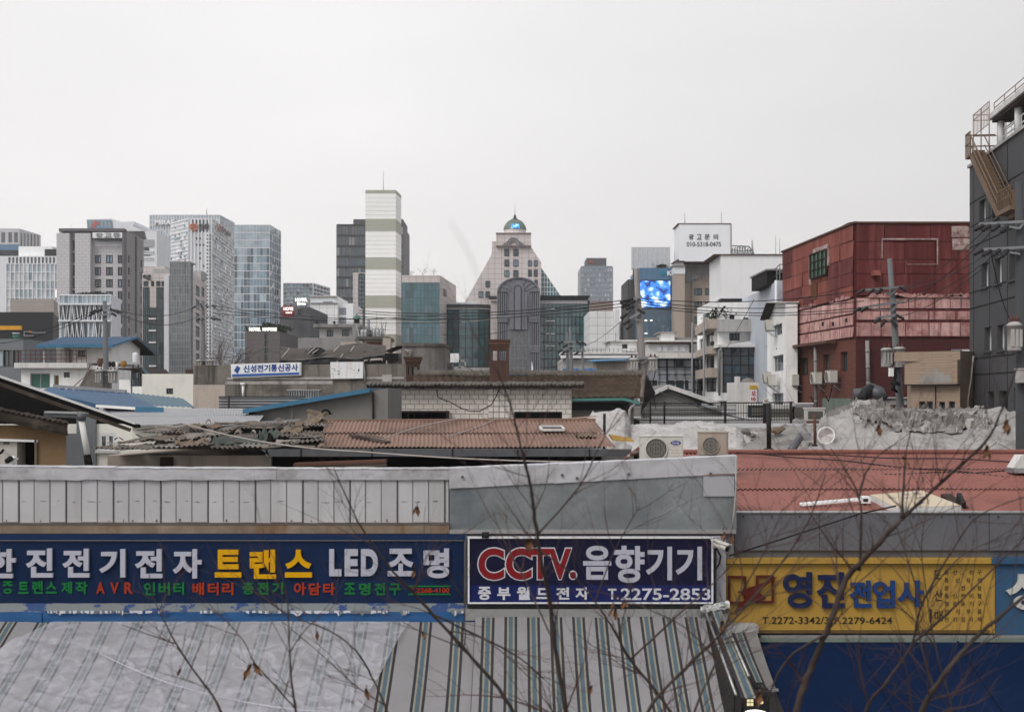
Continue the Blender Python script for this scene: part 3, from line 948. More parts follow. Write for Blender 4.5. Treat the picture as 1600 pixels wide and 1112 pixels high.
def bare_shrub(label,c,h,n,m='twig_far',group='bare trees on the teal building roof'):
 t_ = thing('bare_tree',label,'tree',c,group)
 c = Vector(c); tr,cr = MB(),MB()
 tr.tube([c,c + Vector((0,0,h * .45))],[h * .02,h * .014],m,5)
 def rec(p,d,l,r,k):
  q = p + d * l
  cr.tube([p,(p + q) / 2 + Vector((random.gauss(0,.04),random.gauss(0,.04),0)) * l,q],[r,r * .8,r * .6],m,3,cap=False)
  if k:
   for _ in range(random.choice((2,3))):
    rec(p.lerp(q,random.uniform(.45,1)),(d + Vector((random.gauss(0,.5),random.gauss(0,.5),random.gauss(.05,.25)))).normalized(),l * .68,r * .6,k - 1)
 for _ in range(n): rec(c + Vector((0,0,h * random.uniform(.25,.45))),Vector((random.gauss(0,.6),random.gauss(0,.6),1)).normalized(),h * .3,h * .011,3)
 tr.build('trunk',t_); cr.build('crown',t_)
 return t_
mat('twig_far',(.20,.165,.15),.9)
for px_,h_,lb in ((643,1.7,'small bare tree at the left end of the teal building roof'),(660,2.2,'tallest bare tree in the middle of the teal building roof'),(678,1.9,'bare tree near the right corner of the teal building roof')):
 bare_shrub(lb,(X(px_,228),228,b.z1),h_,5)
# --- domed building with portal
Y = 236
t = thing('domed_building','pink tiled building with sloping shoulders, green dome and grey arched portal','building',(X(805,Y),Y,0))
f = Fac((X(700,Y),Y),(X(880,Y),Y),0,60)
outl = [(700,1040),(700,513),(728.5,468),(768,398),(769,377),(775.5,377),(775.5,385.5),(829.5,385.5),(845.7,410),(845.7,1040)]
mb = MB(); mb.prism([Vector((X(a,Y),Y,max(0,Z(b_,Y)))) for a,b_ in outl],(0,22,0),'pink_tile'); mb.build('wall',t)
wl = [(c0,c1,y0,y1) for (c0,c1) in ((789,794.7),(803,809)) for (y0,y1) in ((390,399),(406.5,415.3),(423,431.5))]
wl += [(c0,c1,y0,y1) for (c0,c1) in ((826,829.8),(835,839)) for (y0,y1) in ((407.5,415),(422,431))] + [(759.5,764.6,439.8,448),(748.6,754,456,464),(759.5,764.6,456,464),(836,839,438,446)]
for r in wl:
 a = f.rect(r); mb = MB()
 f.box(mb,a[0] - .12,a[1] + .12,a[2] - .12,a[2],.01,.1,'portal_dark'); f.box(mb,a[0] - .12,a[1] + .12,a[3],a[3] + .12,.01,.1,'portal_dark')
 f.box(mb,a[0] - .12,a[0],a[2],a[3],.01,.1,'portal_dark'); f.box(mb,a[1],a[1] + .12,a[2],a[3],.01,.1,'portal_dark')
 f.box(mb,(a[0] + a[1]) / 2 - .04,(a[0] + a[1]) / 2 + .04,a[2],a[3],.03,.08,'portal_dark')
 w_ = mb.build('window',t); mb = MB(); mb.quad(f.pt(a[0],a[2],.03),f.pt(a[1],a[2],.025),f.pt(a[1],a[3],.03),f.pt(a[0],a[3],.035),random.choice(['glass_mid','glass_teal3','glass_sky'])); mb.build('pane',w_)
mb = MB(); mb.prism([P(775.2,385.2,Y - .5),P(829.8,385.2,Y - .5),P(829.8,365.2,Y - .5),P(775.2,365.2,Y - .5)],(0,10,0),'pink_tile')
for y_ in (365.2,384.6): mb.box(X(774.6,Y),Y - .7,Z(y_,Y) - .1,X(830.3,Y),Y - .3,Z(y_,Y) + .12,'brown_clad')
mb.build('crown_block',t)
mb = MB()
for k in range(12):
 t0,t1 = math.pi * k / 12,math.pi * (k + 1) / 12
 for r0,r1,o in ((1.25,1.0,.15),(.75,.6,.1)):
  q = [f.pt(f.upx(802.3) + math.cos(s_) * r_,Z(384,Y) + math.sin(s_) * r_ * 1.15,.52 + o) for s_,r_ in ((t0,r0),(t1,r0),(t1,r1),(t0,r1))]
  mb.prism(q,(0,-.12,0),'portal_stone')
for s_ in (-1,1):
 for k in range(3): mb.box(X(802.3 + s_ * (9 + k * 3),Y),Y - .75,Z(384.4,Y),X(802.3 + s_ * (11 + k * 3),Y),Y - .5,Z(378 + k * 2,Y),'portal_stone')
mb.build('crest',t)
cx,cy = X(804.6,Y + 6),Y + 6
rd = 17.2 / FP * (Y + 6)
zd = Z(360,Y + 6)
mb = MB(); mb.lathe((cx,cy,zd - 1.2),[(rd * 1.02,0),(rd * 1.02,.5),(rd * .98,.6),(rd * .98,1.25)],'pink_tile',32); mb.build('drum',t)
mb = MB(); mb.lathe((cx,cy,zd),[(rd * .98,0)] + [(rd * math.cos(a_ * math.pi / 24),rd * 1.0 * math.sin(a_ * math.pi / 24)) for a_ in range(1,12)] + [(.02,rd)],'patina',32)
for k in range(16):
 a_ = 2 * math.pi * k / 16
 mb.tube([Vector((cx + rd * 1.01 * math.cos(q) * math.cos(a_),cy + rd * 1.01 * math.cos(q) * math.sin(a_),zd + rd * 1.01 * math.sin(q))) for q in [i * math.pi / 16 for i in range(8)]],.06,'patina',4)
dome = mb.build('dome',t)
mb = MB(); mb.lathe((cx,cy,zd + rd - .05),[(.5,0),(.45,.25),(.2,.35),(.28,.6),(.1,.9),(.03,1.3)],'slate_roof',12); mb.tube([(cx,cy,zd + rd + 1),(cx,cy,zd + rd + 3.4)],[.05,.02],'steel_grey',5); mb.build('finial',dome)
mb = MB()
def ds(u,v):
 a_,q = (u - .5) * .85 - .0,.05 + v * .45
 return Vector((cx + rd * 1.03 * math.cos(q) * math.sin(a_) + .05,cy - rd * 1.03 * math.cos(q) * math.cos(a_),zd + rd * 1.03 * math.sin(q)))
mb.grid(ds,12,6,'dome_screen'); mb.build('screen',dome)
# sloping glass flank on the right
mb = MB()
p_ = [(845.9,418.7),(876.8,463),(876.8,560),(845.9,560)]
mb.prism([P(*q,Y + 1) for q in p_],(0,18,0),'glass_teal2')
for k in range(1,7): x_ = 845.9 + k * 4.6; y_ = 418.7 + k * 4.6 * 1.43; mb.bar(P(x_,500,Y + .97),P(x_,y_,Y + .97),.09,.09,'white_panel')
for k in range(6): y_ = 426 + k * 7.5; mb.bar(P(846,y_,Y + .96),P(846 + (y_ - 418.7) / 1.43,y_,Y + .96),.09,.09,'white_panel')
mb.build('glass_flank',t)
# portal
YP = 226
fp = Fac((X(770,YP),YP),(X(850,YP),YP),0,40)
cxp = X(810.2,YP); rp_ = 33.8 / FP * YP; zs = Z(457,YP)
arc = [(cxp + rp_ * math.cos(a_ * math.pi / 24),zs + (Z(433,YP) - zs) * math.sin(a_ * math.pi / 24)) for a_ in range(0,25)]
mb = MB(); mb.prism([Vector((x_,YP,z_)) for x_,z_ in [(cxp - rp_,0),(cxp + rp_,0)] + arc],(0,12,0),'portal_stone')
pw = mb.build('portal',t)
mb = MB()
for i in range(24):
 (xa,za),(xb,zb) = arc[i],arc[i + 1]
 k_ = .93
 mb.prism([Vector((x_,YP - .35,z_)) for x_,z_ in ((xa,za),(xb,zb),(cxp + (xb - cxp) * k_,zs + (zb - zs) * k_),(cxp + (xa - cxp) * k_,zs + (za - zs) * k_))],(0,.34,0),'portal_stone')
for s_ in (-1,1): mb.box(cxp + s_ * rp_,YP - .35,0,cxp + s_ * rp_ * .94,YP - .01,zs,'portal_stone')
for a_ in (30,50,70,110,130,150):
 c_,s_ = math.cos(R(a_)),math.sin(R(a_))
 mb.bar(Vector((cxp + c_ * rp_ * .35,YP - .1,zs - .2 + s_ * rp_ * .3)),Vector((cxp + c_ * rp_ * .92,YP - .1,zs + s_ * (Z(433,YP) - zs) * .92)),.14,.2,'portal_stone')
mb.build('archivolt',pw)
for (a_,b_,t_,o_) in ((778.5,792,457,492),(828,841.5,457,492),(778.5,792,504,560),(828,841.5,504,540),(828,841.5,550,600)):
 q = fp.rect((a_,b_,t_,o_))
 mb = MB()
 fp.box(mb,q[0],q[1],q[2],q[3],.01,.05,'portal_dark')  # recess behind the flutes, its shade put in as a darker colour
 for k in range(4):
  u_ = q[0] + (q[1] - q[0]) * (k + .5) / 4
  fp.box(mb,u_ - .10,u_ + .10,q[2],q[3],.05,.3,'portal_stone')
 fp.box(mb,q[0] - .1,q[1] + .1,q[3],q[3] + .16,.02,.4,'portal_dark')
 mb.build('fluted_panel',pw)
for (a_,b_,t_) in ((776.5,794,493),(826.5,844,493),(826.5,844,540)):
 mb = MB()
 for k in range(3):
  q = fp.rect((a_ + k * .5,b_ - k * .5,t_ + k * 3.6,t_ + 2.9 + k * 3.6)); fp.box(mb,*q,.02,.62 - .08 * k,'portal_stone')
 mb.build('cornice',pw)
mb = MB()
q = fp.rect((796.5,823.5,456,515)); fp.box(mb,*q,.02,.35,'portal_stone')
uc = fp.upx(809)
for r_,o_,mm in ((1.05,.6,'portal_stone'),(.72,.72,'portal_dark'),(.5,.8,'portal_stone')):
 pts_ = [fp.pt(uc - r_,Z(515,YP),.3),fp.pt(uc + r_,Z(515,YP),.3)] + [fp.pt(uc + r_ * math.cos(a_ * math.pi / 12),Z(452,YP) + r_ * math.sin(a_ * math.pi / 12),.3) for a_ in range(13)]
 mb.prism(pts_,fp.n * (o_ - .3),mm)
mb.build('niche',pw)
mb = MB()
q = fp.rect((797.5,823,517,600)); mb.quad(fp.pt(q[0],q[2],.04),fp.pt(q[1],q[2],.04),fp.pt(q[1],q[3],.04),fp.pt(q[0],q[3],.04),'glass_dark')
um = (q[0] + q[1]) / 2
for k in range(5): u_ = q[0] + (q[1] - q[0]) * k / 4; fp.box(mb,u_ - .05,u_ + .05,q[2],q[3],.05,.16,'portal_stone')
for zz in (517,540,560,575): fp.box(mb,q[0],q[1],Z(zz,YP) - .07,Z(zz,YP) + .07,.05,.15,'portal_stone')
for s_ in (-1,1):
 for rr in (.45,.85):
  mb.tube([fp.pt(um + s_ * (.1 + rr * 1.4 * (k / 8) ** 2),Z(540,YP) - (k / 8) * 2.1,.14) for k in range(9)],.05,'portal_stone',4)
  mb.tube([fp.pt(um + s_ * (.1 + rr * 1.4 * (k / 8) ** 2),Z(519,YP) - (k / 8) * 2.1,.14) for k in range(9)],.05,'portal_stone',4)
mb.build('portal_window',pw)
# left glass drum, right glass wing
YD = 230
pl = []
for i in range(11):
 a_ = R(205 + 13 * i)
 pl.append(Vector((X(727.5,YD) + math.cos(a_) * 4.75 * 1.0 / math.cos(R(25)),YD + 4 + math.sin(a_) * 4.2)))
gw = MB(); cr = MB()
zt = Z(483,YD)
for i in range(10):
 fc = Fac(pl[i],pl[i + 1],0,zt)
 for j in range(13):
  z0_,z1_ = zt * j / 13,zt * (j + 1) / 13
  gw.quad(fc.pt(0,z0_,random.uniform(-.02,.02)),fc.pt(fc.len,z0_,random.uniform(-.02,.02)),fc.pt(fc.len,z1_),fc.pt(0,z1_),random.choice(['glass_teal','glass_teal2','glass_teal']) if 3 < i < 8 else random.choice(['glass_teal3','glass_teal']))
  fc.box(gw,0,fc.len,z1_ - .05,z1_ + .05,0,.08,'frame_dark')
 fc.box(gw,-.06,.06,0,zt,0,.1,'frame_dark')
 fc.box(cr,-.1,fc.len + .1,zt,zt + .28,-.5,.18,'white_panel'); fc.box(cr,-.12,fc.len + .12,zt + .285,Z(475.5,YD),-.5,.5 ,'slate_roof')
gw.build('curtain_wall',t,label='curved dark teal glass drum left of the portal')
cr.build('cornice',t)
mb = MB(); mb.box(X(687.6,YD),YD + 4.4,zt,X(767,YD),YD + 6,Z(476,YD),'slate_roof'); mb.box(X(706,YD),YD + 3,Z(476,YD),X(745,YD),YD + 6,Z(470.5,YD),'white_panel'); mb.build('drum_roof',t)
mb = MB(); mb.box(X(766.5,YD),YD - .5,0,X(776.5,YD),YD + 5.9,Z(470,YD),'pink_tile'); mb.box(X(764,YD),YD - 1.2,Z(471,YD) + .3,X(776.3,YD),YD - .4,Z(463,YD),'slate_roof'); mb.build('corner_pier',t)
fw2 = Fac((X(843.9,YD),YD),(X(918.5,YD),YD),0,Z(469,YD))
fw2.curtain(t,'curtain_wall',0,fw2.len,0,fw2.z1,12,16,None,'black',mw=.13,md=.08,hw=.13,kinds=lambda i,j: random.choice(['glass_teal3','glass_teal','glass_teal','glass_teal']))
mb = MB()
for z_ in (Z(483,YD),Z(502,YD),Z(522,YD),Z(541,YD)):
 for k_ in (1.0,1.9): fw2.box(mb,k_,k_ + .75,z_,z_ + .16,.12,.3,'white_panel')
mb.each('vent_window',t)
fw3 = Fac((X(918.5,YD),YD),(X(921.5,YD + 8),YD + 8),0,Z(469,YD))
mb = MB(); fw3.wall(mb,'slate_roof'); Fac((X(921.5,YD + 8),YD + 8),(X(843.9,YD),YD + 8),0,fw2.z1).wall(mb,'slate_roof'); mb.box(X(918.6,YD),YD - .3,0,X(921.6,YD),YD - .01,fw2.z1,'slate_roof'); mb.build('wing_wall',t)
mb = MB(); mb.prism([P(843.5,468.9,YD - .3),P(918,468.9,YD - .3),P(923,461.6,YD - 1.2),P(843.5,461.6,YD - 1.2)],(0,9.5,0),'slate_roof'); mb.box(X(844,YD),YD - .12,fw2.z1 - .6,X(918,YD),YD - .1,fw2.z1,'granite'); mb.build('wing_roof',t)
# --- distant grid tower
b = Bld('grid_tower','distant grey tower with a regular grid of pale windows and small red mark',[(908,600),(957,600)],416,'grey_panel',depth=30)
b.win(0,[])
b.done()
b.F[0].curtain(b.t,'curtain_wall',0,b.F[0].len,20,b.z1 - .4,11,20,None,'slate_blue',mw=.55,md=.3,hw=1.0,kinds=lambda i,j: random.choice(['glass_white','glass_pale','glass_pale','glass_sky']))
mb = MB(); mb.box(X(916.5,603),603,b.z1,X(947.5,603),622,Z(403,603),'granite_dark'); mb.each('penthouse',b.t)
mb = MB()
for q in ([(919,411.5),(922,406),(924,409)],[(924,409.5),(928,407),(926,411)]): mb.prism([P(*k,602.5) for k in q],(0,.4,0),'logo_red')
mb.build('emblem',b.t)
# --- white tile block
b = Bld('tiled_building','blank white tiled block beside the dark glass wing of the domed building',[(921,205),(967.5,205)],486,'white_tile',depth=16).done()
mb = MB(); mb.box(X(925,206),206,b.z1,X(957.5,206),214,Z(470,206),'brown_clad'); mb.each('penthouse',b.t)
mb = MB(); b.F[0].box(mb,b.F[0].upx(960),b.F[0].upx(967.4),0,b.z1 + .3,.01,.5,'white_paint'); mb.build('corner_pier',b.t)
b = Bld('small_block','small grey block with a blue banner, seen left of the dark stone block',[(967,215),(984,215)],503,'concrete_pale',depth=8).done()
f = b.F[0]; mb = MB(); a = f.rect((970,980.5,510,517.5)); f.box(mb,*a,.02,.1,'banner_blue'); mb.solo('banner','bright blue banner on the small grey block','banner')
mb = MB(); a = f.rect((971,982,524,530)); f.box(mb,*a,.02,.15,'glass_dark'); mb.build('window',b.t)
# --- blue building with screen
b = Bld('stone_block','narrow dark stone block left of the blue building with the screen',[(981,196),(999.5,196)],436.5,'granite_dark',depth=12).done()
b = Bld('blue_building','blue clad office building carrying a big lit screen',[(998.5,190),(1054,190)],418.5,'blue_clad',depth=14).done()
f = b.F[0]
a = f.rect((1002,1053.5,419.3,437)); f.curtain(b.t,'cladding',*a,6,2,['blue_clad'],'blue_clad_dark',mw=.04,md=.04,tilt=.004)
a = f.rect((1001,1046,482,560)); f.curtain(b.t,'glazing',*a,7,8,['blue_clad_dark','glass_blue','blue_clad_dark','blue_clad_dark'],'blue_clad_dark',mw=.05,md=.05)
a = f.rect((1047,1053.5,440,560)); f.curtain(b.t,'glazing',*a,1,12,['blue_clad','glass_blue','glass_sky'],'blue_clad_dark',mw=.05,md=.05)
mb = MB()
for r in ((1007,1011,499.5,501.6),(1015.5,1019.5,499.5,501.6),(1007,1011.5,519.8,521.6)): a = f.rect(r); f.box(mb,*a,.07,.1,'sign_lit')
mb.each('lit_window',b.t)
mb = MB(); a = f.rect((1000,1047,439,480.5)); f.box(mb,a[0] - .1,a[1] + .1,a[2] - .1,a[3] + .1,.01,.25,'black')
scr = mb.solo('led_screen','big lit screen with a white and blue picture on the blue building','screen')
mb = MB(); mb.quad(f.pt(a[0],a[2],.26),f.pt(a[1],a[2],.26),f.pt(a[1],a[3],.26),f.pt(a[0],a[3],.26),'led_screen'); o = mb.build('display',scr)
t = thing('building_sign','white letters beside a teal emblem at the top of the blue building','sign',f.pt(f.upx(1040),Z(431,190),.1))
mb = MB(); letter(mb,f,'KB',(1042.5,1055,423.3,430.6),'logo_white',off=.06,thick=.12,bold=.03); mb.build('lettering',t)
mat('logo_teal',(.03,.27,.42),.5)
mb = MB(); uc_,zc_ = f.upx(1035.5),Z(426.5,190)
mb.prism([f.pt(uc_ + .42 * math.cos(k * math.pi / 10),zc_ + .38 * math.sin(k * math.pi / 10),.06) for k in range(20)],f.n * .1,'logo_teal'); mb.build('emblem',t)
t = thing('billboard','blank pale billboard above the blue building with the screen','billboard',P(1017,420,192))
mb = MB(); mb.box(X(987.5,192),192,Z(420,192),X(1047.3,192),193,Z(386,192),'grey_strip')
for k in range(9): x_ = X(989 + k * 7.1,191.95); mb.box(x_ - .03,191.94,Z(419.5,192),x_ + .03,191.99,Z(386.5,192),'white_panel')
mb.build('board',t)
mb = MB()
for px_ in (990,1000,1022,1044): mb.bar(P(px_,450,193.5),P(px_,388,193.5),.25,.25,'frame_dark')
mb.each('post',t)
shrub('roof_shrub','small green bush in front of the blank pale billboard',(X(1034,191),191.2,Z(418.4,191)),.9,.55,'roof_plant')
bare_shrub('little bare tree beside the bush before the blank pale billboard',(X(1022,191),191.2,Z(418.4,191)),.95,5,group=None)
# ================================================================== right-hand cluster
mat('billboard_white',(.80,.81,.84),.6,.03,.3,fine=0)
mat('billboard_old',(.80,.80,.80),.6,.04,.3,streak=.12)
mat('rust_trim',(.14,.07,.05),.8)
mat('stucco_white',(.84,.835,.82),.85,.06,.5,streak=.3,scol=(.36,.34,.32),dirt=.2,dcol=(.4,.37,.34))
mat('stucco_blue',(.52,.55,.61),.85,.06,.5,streak=.35,scol=(.3,.31,.33),dirt=.15,dcol=(.3,.3,.3))
mat('stucco_beige',(.50,.43,.37),.85,.08,.6,streak=.5,scol=(.2,.17,.15),dirt=.3,dcol=(.2,.17,.15))
mat('stucco_grey',(.33,.32,.31),.85,.1,.6,streak=.5,scol=(.15,.14,.13),dirt=.3)
mat('corr_white',(.66,.67,.68),.5,.08,.6,streak=.3,metal=.1)
mat('slab_white',(.68,.67,.65),.85,.08,.6,streak=.5,scol=(.3,.28,.26))
mat('sheet_blue',(.07,.22,.38),.5,.12,.8,streak=.2)
mat('sheet_navy',(.035,.085,.16),.55,.15,.8)
mat('tarp_blue',(.03,.16,.42),.6)
# beige tower with an advertising board
b = Bld('beige_building','beige tower with a small roofed turret under the big white advertising board',[(1053,190),(1068,190),(1116,190)],412,'beige_wall',depth=16)
b.win(1,[(c0,c1,y0,y0 + 11.5) for (c0,c1) in ((1085,1097),(1101.5,1116)) for y0 in (450,472,494,516)],gm=['glass_teal','glass_mid','glass_dark'],fw=.12)
b.done()
f = b.F[1]
mb = MB(); a = f.rect((1070,1115.5,412,430)); f.box(mb,*a,.02,.1,'stucco_grey')
for k in range(16): u_ = a[0] + (a[1] - a[0]) * (k + .5) / 16; f.box(mb,u_ - .05,u_ + .05,a[2],a[3],.11,.2,'concrete_pale')
mb.build('slatted_band',b.t)
mb = MB(); a = f.rect((1072,1080,425,441)); f.box(mb,*a,.02,.25,'glass_mid'); a = f.rect((1080,1090,430,437)); f.box(mb,*a,.21,.35,'glass_dark'); a = f.rect((1096,1101,430,435)); f.box(mb,*a,.21,.3,'glass_dark'); mb.each('window',b.t)
mb = MB(); f.box(mb,f.upx(1080.5),f.upx(1082.5),Z(540,190),Z(418,190),.02,.3,'beige_stone'); mb.build('downpipe',b.t)
t_ = b.t
mb = MB(); mb.box(X(1053.3,187),187,0,X(1070,187),189.9,Z(428,187),'beige_wall'); mb.box(X(1053,186.9),186.9,Z(428,187),X(1070.3,187),189.9,Z(416,187),'white_panel'); mb.box(X(1052.2,186.6),186.6,Z(416,187),X(1071.2,187),190,Z(414.6,187),'stucco_grey'); mb.box(X(1055,187),187.2,Z(414.6,187),X(1068.6,187),189.6,Z(409,187),'white_paint')
tu = mb.build('turret',t_)
mb = MB(); q = [P(1052,409,186.5),P(1071.5,409,186.5),P(1071.5,409,186.5) + Vector((0,3.6,0)),P(1052,409,186.5) + Vector((0,3.6,0))]; ap = P(1062,403,188.2)
for k in range(4): mb.poly([q[k],q[(k + 1) % 4],ap],'slate_roof')
mb.poly(q[::-1],'slate_roof'); mb.build('roof',tu)
t = thing('billboard','big white advertising board with black lettering and a phone number','billboard',P(1100,410,188))
mb = MB(); mb.box(X(1060,188),187,Z(409.5,188),X(1141.5,188),193,Z(351.5,188),'billboard_white'); mb.build('board',t)
mb = MB()
for (a0,a1,y0,y1) in ((1059,1142,350.4,351.4),(1059,1142,409.6,410.8),(1141.6,1142.6,351.4,409.5)): mb.box(X(a0,187),186.9,Z(y1,188),X(a1,187),193.1,Z(y0,188),'rust_trim')
mb.build('frame',t)
f = Fac((X(1055,187),187),(X(1145,187),187),0,40)
mb = MB()
for ch,a0,a1 in (('광',1076,1084),('고',1088.5,1096.2),('문',1101,1109),('의',1114,1122)): letter(mb,f,ch,(a0,a1,366,374.5),'text_dark',off=.01,thick=.03,bold=.02)
letter(mb,f,'010-5318-0475',(1073,1126.5,378,385.2),'text_dark',off=.01,thick=.03,bold=.012)
mb.build('lettering',t)
mb = MB()
for px_ in (1080,1100,1118): mb.bar(P(px_,440,190.5),P(px_,409,190.5),.3,.3,'stucco_grey')
mb.each('post',t)
for px_,h_,lb in ((1070,18,'thin rod mast on the left end of the phone number board'),(1127,20,'thin rod mast on the right end of the phone number board')):
 mb = MB(); mb.tube([P(px_,351,190),P(px_,351 - h_,190)],[.05,.03],'steel_grey',4); mb.solo('mast',lb,'antenna')
# steel truss right of the board
t = thing('roof_truss','grey steel lattice frame behind the blank white hoarding','structure frame',P(1158,398,175))
mb = MB()
for k in range(9):
 px_ = 1143 + k * 4
 mb.bar(P(px_,399,175),P(px_ + 2,384 + abs(k - 3),175),.12,.12,'steel_grey'); mb.bar(P(px_,386 + abs(k - 3),175),P(px_ + 4,399,175),.1,.1,'steel_grey')
mb.bar(P(1142,384,175),P(1170,385,175),.15,.15,'steel_grey'); mb.bar(P(1170,385,175),P(1178,396,175),.15,.15,'steel_grey'); mb.bar(P(1142,391,175),P(1176,392,175),.12,.12,'steel_grey')
ring(mb,Fac((X(1140,174.8),174.8),(X(1180,174.8),174.8),0,30),X(1158,174.8) - X(1140,174.8),Z(391,175),.65,.12,0,.1,'steel_grey')
mb.build('lattice',t)
mb = MB(); mb.tube([P(1176,399,174),P(1175,375,174)],[.14,.1],'concrete_pale',6); mb.solo('mast','thick pale mast beside the steel lattice frame','antenna')
# big blank hoarding on a building
b = Bld('hoarding_building','building under the big blank white hoarding, with horizontal pale bands',[(1118,142),(1232,142)],468,'stucco_white',depth=14).done()
f = b.F[0]
mb = MB()
for k in range(5): a = f.rect((1124,1231,472 + k * 5.2,475 + k * 5.2)); f.box(mb,*a,.02,.35,'slab_white')
mb.build('bands',b.t)
t = thing('billboard','big blank white hoarding with a pale side panel above the balcony building','billboard',P(1170,468,140))
mb = MB(); mb.box(X(1126,140),140,Z(466.5,140),X(1232,140),148,Z(398.5,140),'billboard_old')
Fac((X(1115,146),146),(X(1126,140),140),Z(466.5,140),Z(398.5,140)).wall(mb,'white_old'); mb.build('board',t)
mb = MB(); mb.box(X(1115,140),139.8,Z(398.4,140),X(1232,140),148.2,Z(397.2,140),'rust_trim'); mb.box(X(1126,140),139.7,Z(468,140),X(1232,140),148.2,Z(466.6,140),'frame_dark'); mb.build('frame',t)
for px_ in (1212,1218):
 mb = MB(); mb.tube([P(px_,398,146),P(px_,368 + (px_ - 1212),146)],[.03,.02],'steel_grey',4); mb.solo('mast','thin rod mast on the hoarding roof, %s' % ('nearer the red building' if px_ > 1215 else 'the taller of two close ones'),'antenna')
# balcony building (white left face, dark glass front)
b = Bld('balcony_building','white office building with beige balconies and a dark glass front bay',[(1091,104),(1122,88),(1184,88)],472,'stucco_white',yref=1)
b.win(0,[(1092.5,1099,529,546),(1102,1116,519,543),(1092.5,1099,560,580),(1102,1116,556,577),(1092.5,1099,593,611),(1102,1119,591,612)],gm=['glass_dark','glass_mid'],fw=.06)
b.win(1,[(1139.5,1156,520,532),(1140,1148,492,499),(1161,1173,496,499)],gm=['glass_mid','glass_dark'],nc=3,fw=.05)
b.done()
f = b.F[1]
mb = MB(); f.box(mb,-.1,f.len,Z(519,88),Z(500,88),.02,1.0,'concrete_pale'); mb.build('balcony',b.t)
f0 = b.F[0]
mb = MB()
for (y0,y1) in ((505,519),(545,556),(577,591)): a = f0.rect((1100.5,1121.5,y0,y1)); f0.box(mb,a[0],f0.len,a[2],a[3],.02,.7,'stucco_beige')
mb.each('balcony',b.t)
mb = MB()
for px_ in (1101,1121.5):
 u_ = f0.upx(px_); mb.tube([f0.pt(u_,0,.95),f0.pt(u_,Z(500,95),.95)],.07,'steel_grey',6)
mb.each('downpipe',b.t)
fg = Fac((X(1128,86),86),(X(1184,86),86),Z(614,86),Z(541,86))
mb = MB(); mb.box(X(1128,86),86,0,X(1184,86),87.95,Z(540.5,86),'stucco_grey'); mb.box(X(1122,86),85.6,Z(542.5,86),X(1184.5,86),88,Z(538.5,86),'slab_white'); mb.box(X(1121,86),85.8,Z(626,86),X(1154,86),87.9,Z(613.5,86),'stucco_white'); mb.build('glass_bay',b.t)
fg.curtain(b.t,'curtain_wall',.1,fg.len - .05,fg.z0,fg.z1,4,5,['glass_mid','glass_dark','glass_mid'],'frame_dark',mw=.07,md=.06)
mb = MB(); mb.quad(P(1127,541,86.2),P(1184,541,86.2),P(1184,530,87.9),P(1150,536,87.9),'corr_white'); mb.build('canopy',b.t)
mb = MB(); mb.tube([P(1124,618,85.5),P(1124,548,85.5),P(1127,544,85.5)],.08,'steel_grey',6); mb.build('drainpipe',b.t)
mb = MB(); mb.box(X(1104,95),94,Z(494,94),X(1120,95),96,Z(488,94),'patina'); mb.build('planter',b.t)
shrub('balcony_shrub','dark clump of plants on the top balcony of the balcony building',P(1126,500,88.5),1.0,.9,'roof_plant')
# light grey house with dark pipe grid
b = Bld('pipe_house','light grey building covered by a grid of dark pipes under a thick white roof slab',[(1004,100),(1092,100)],558,'stucco_blue',depth=10)
b.win(0,[(1052.6,1067.6,562.5,573.5),(1043.5,1076,594,608),(1011,1027,594,610)],gm=['glass_teal3','glass_mid'],nc=3,fw=.06)
b.done()
f = b.F[0]
mb = MB(); f.box(mb,-.8,f.len + .2,Z(560,100),Z(552,100),-9.5,.9,'slab_white'); mb.build('roof_slab',b.t)
mb = MB()
for px_ in (1029,1042,1055,1069,1084,1090): mb.tube([f.pt(f.upx(px_),0,.12),f.pt(f.upx(px_),Z(560.5,100),.12)],.07,'steel_grey' if px_ % 2 else 'frame_dark',5)
for y_ in (562,573.5,585,597,609): mb.bar(f.pt(f.upx(1028),Z(y_,100),.24),f.pt(f.len,Z(y_,100),.24),.06,.08,'frame_dark')
mb.build('pipe_grid',b.t)
b = Bld('rooftop_hut','long dirty white rooftop hut with a dark eave under the blue building',[(1013,112),(1083,112)],535,'white_old',depth=5)
b.done()
f = b.F[0]
mb = MB(); f.box(mb,-.2,f.len + .2,Z(537.5,112),Z(534.3,112),.02,.5,'rust_trim'); f.box(mb,-.3,f.len + .3,Z(534.2,112),Z(532,112),-5,.7,'slab_white'); mb.build('eave',b.t)
mb = MB()
for px_ in (1026,1036,1052,1063): a = f.rect((px_,px_ + 7,539,549)); f.box(mb,*a,.02,.08,'white_panel')
a = f.rect((1077,1083,538,551)); f.box(mb,*a,.02,.1,'frame_dark')
mb.each('shutter',b.t)
b = Bld('rooftop_hut','small cream rooftop hut above the dark eaved hut',[(1034,116),(1054,116)],520.5,'stucco_white',depth=4).done()
mb = MB(); b.F[0].box(mb,-.3,b.F[0].len + .2,b.z1,b.z1 + .12,-4,.4,'stucco_grey'); mb.build('eave',b.t)
b = Bld('low_block','flat dark roofed block in front of the blue building base',[(1008,118),(1092,118)],527,'stucco_grey',depth=6).done()
b = Bld('rooftop_hut','white rooftop hut with a single dark window below the white tiled block',[(954,115),(995,115)],533.5,'stucco_white',depth=6)
b.win(0,[(972,980.5,537.5,544)],gm='glass_mid',fw=.05)
b.done()
mb = MB(); b.F[0].box(mb,-.3,b.F[0].len + .2,b.z1,b.z1 + .14,-6,.35,'slab_white'); mb.build('eave',b.t)
mb = MB(); b.F[0].box(mb,b.F[0].upx(973),b.F[0].upx(992),Z(549.5,115),Z(548,115),.02,.9,'slab_white'); mb.build('canopy',b.t)
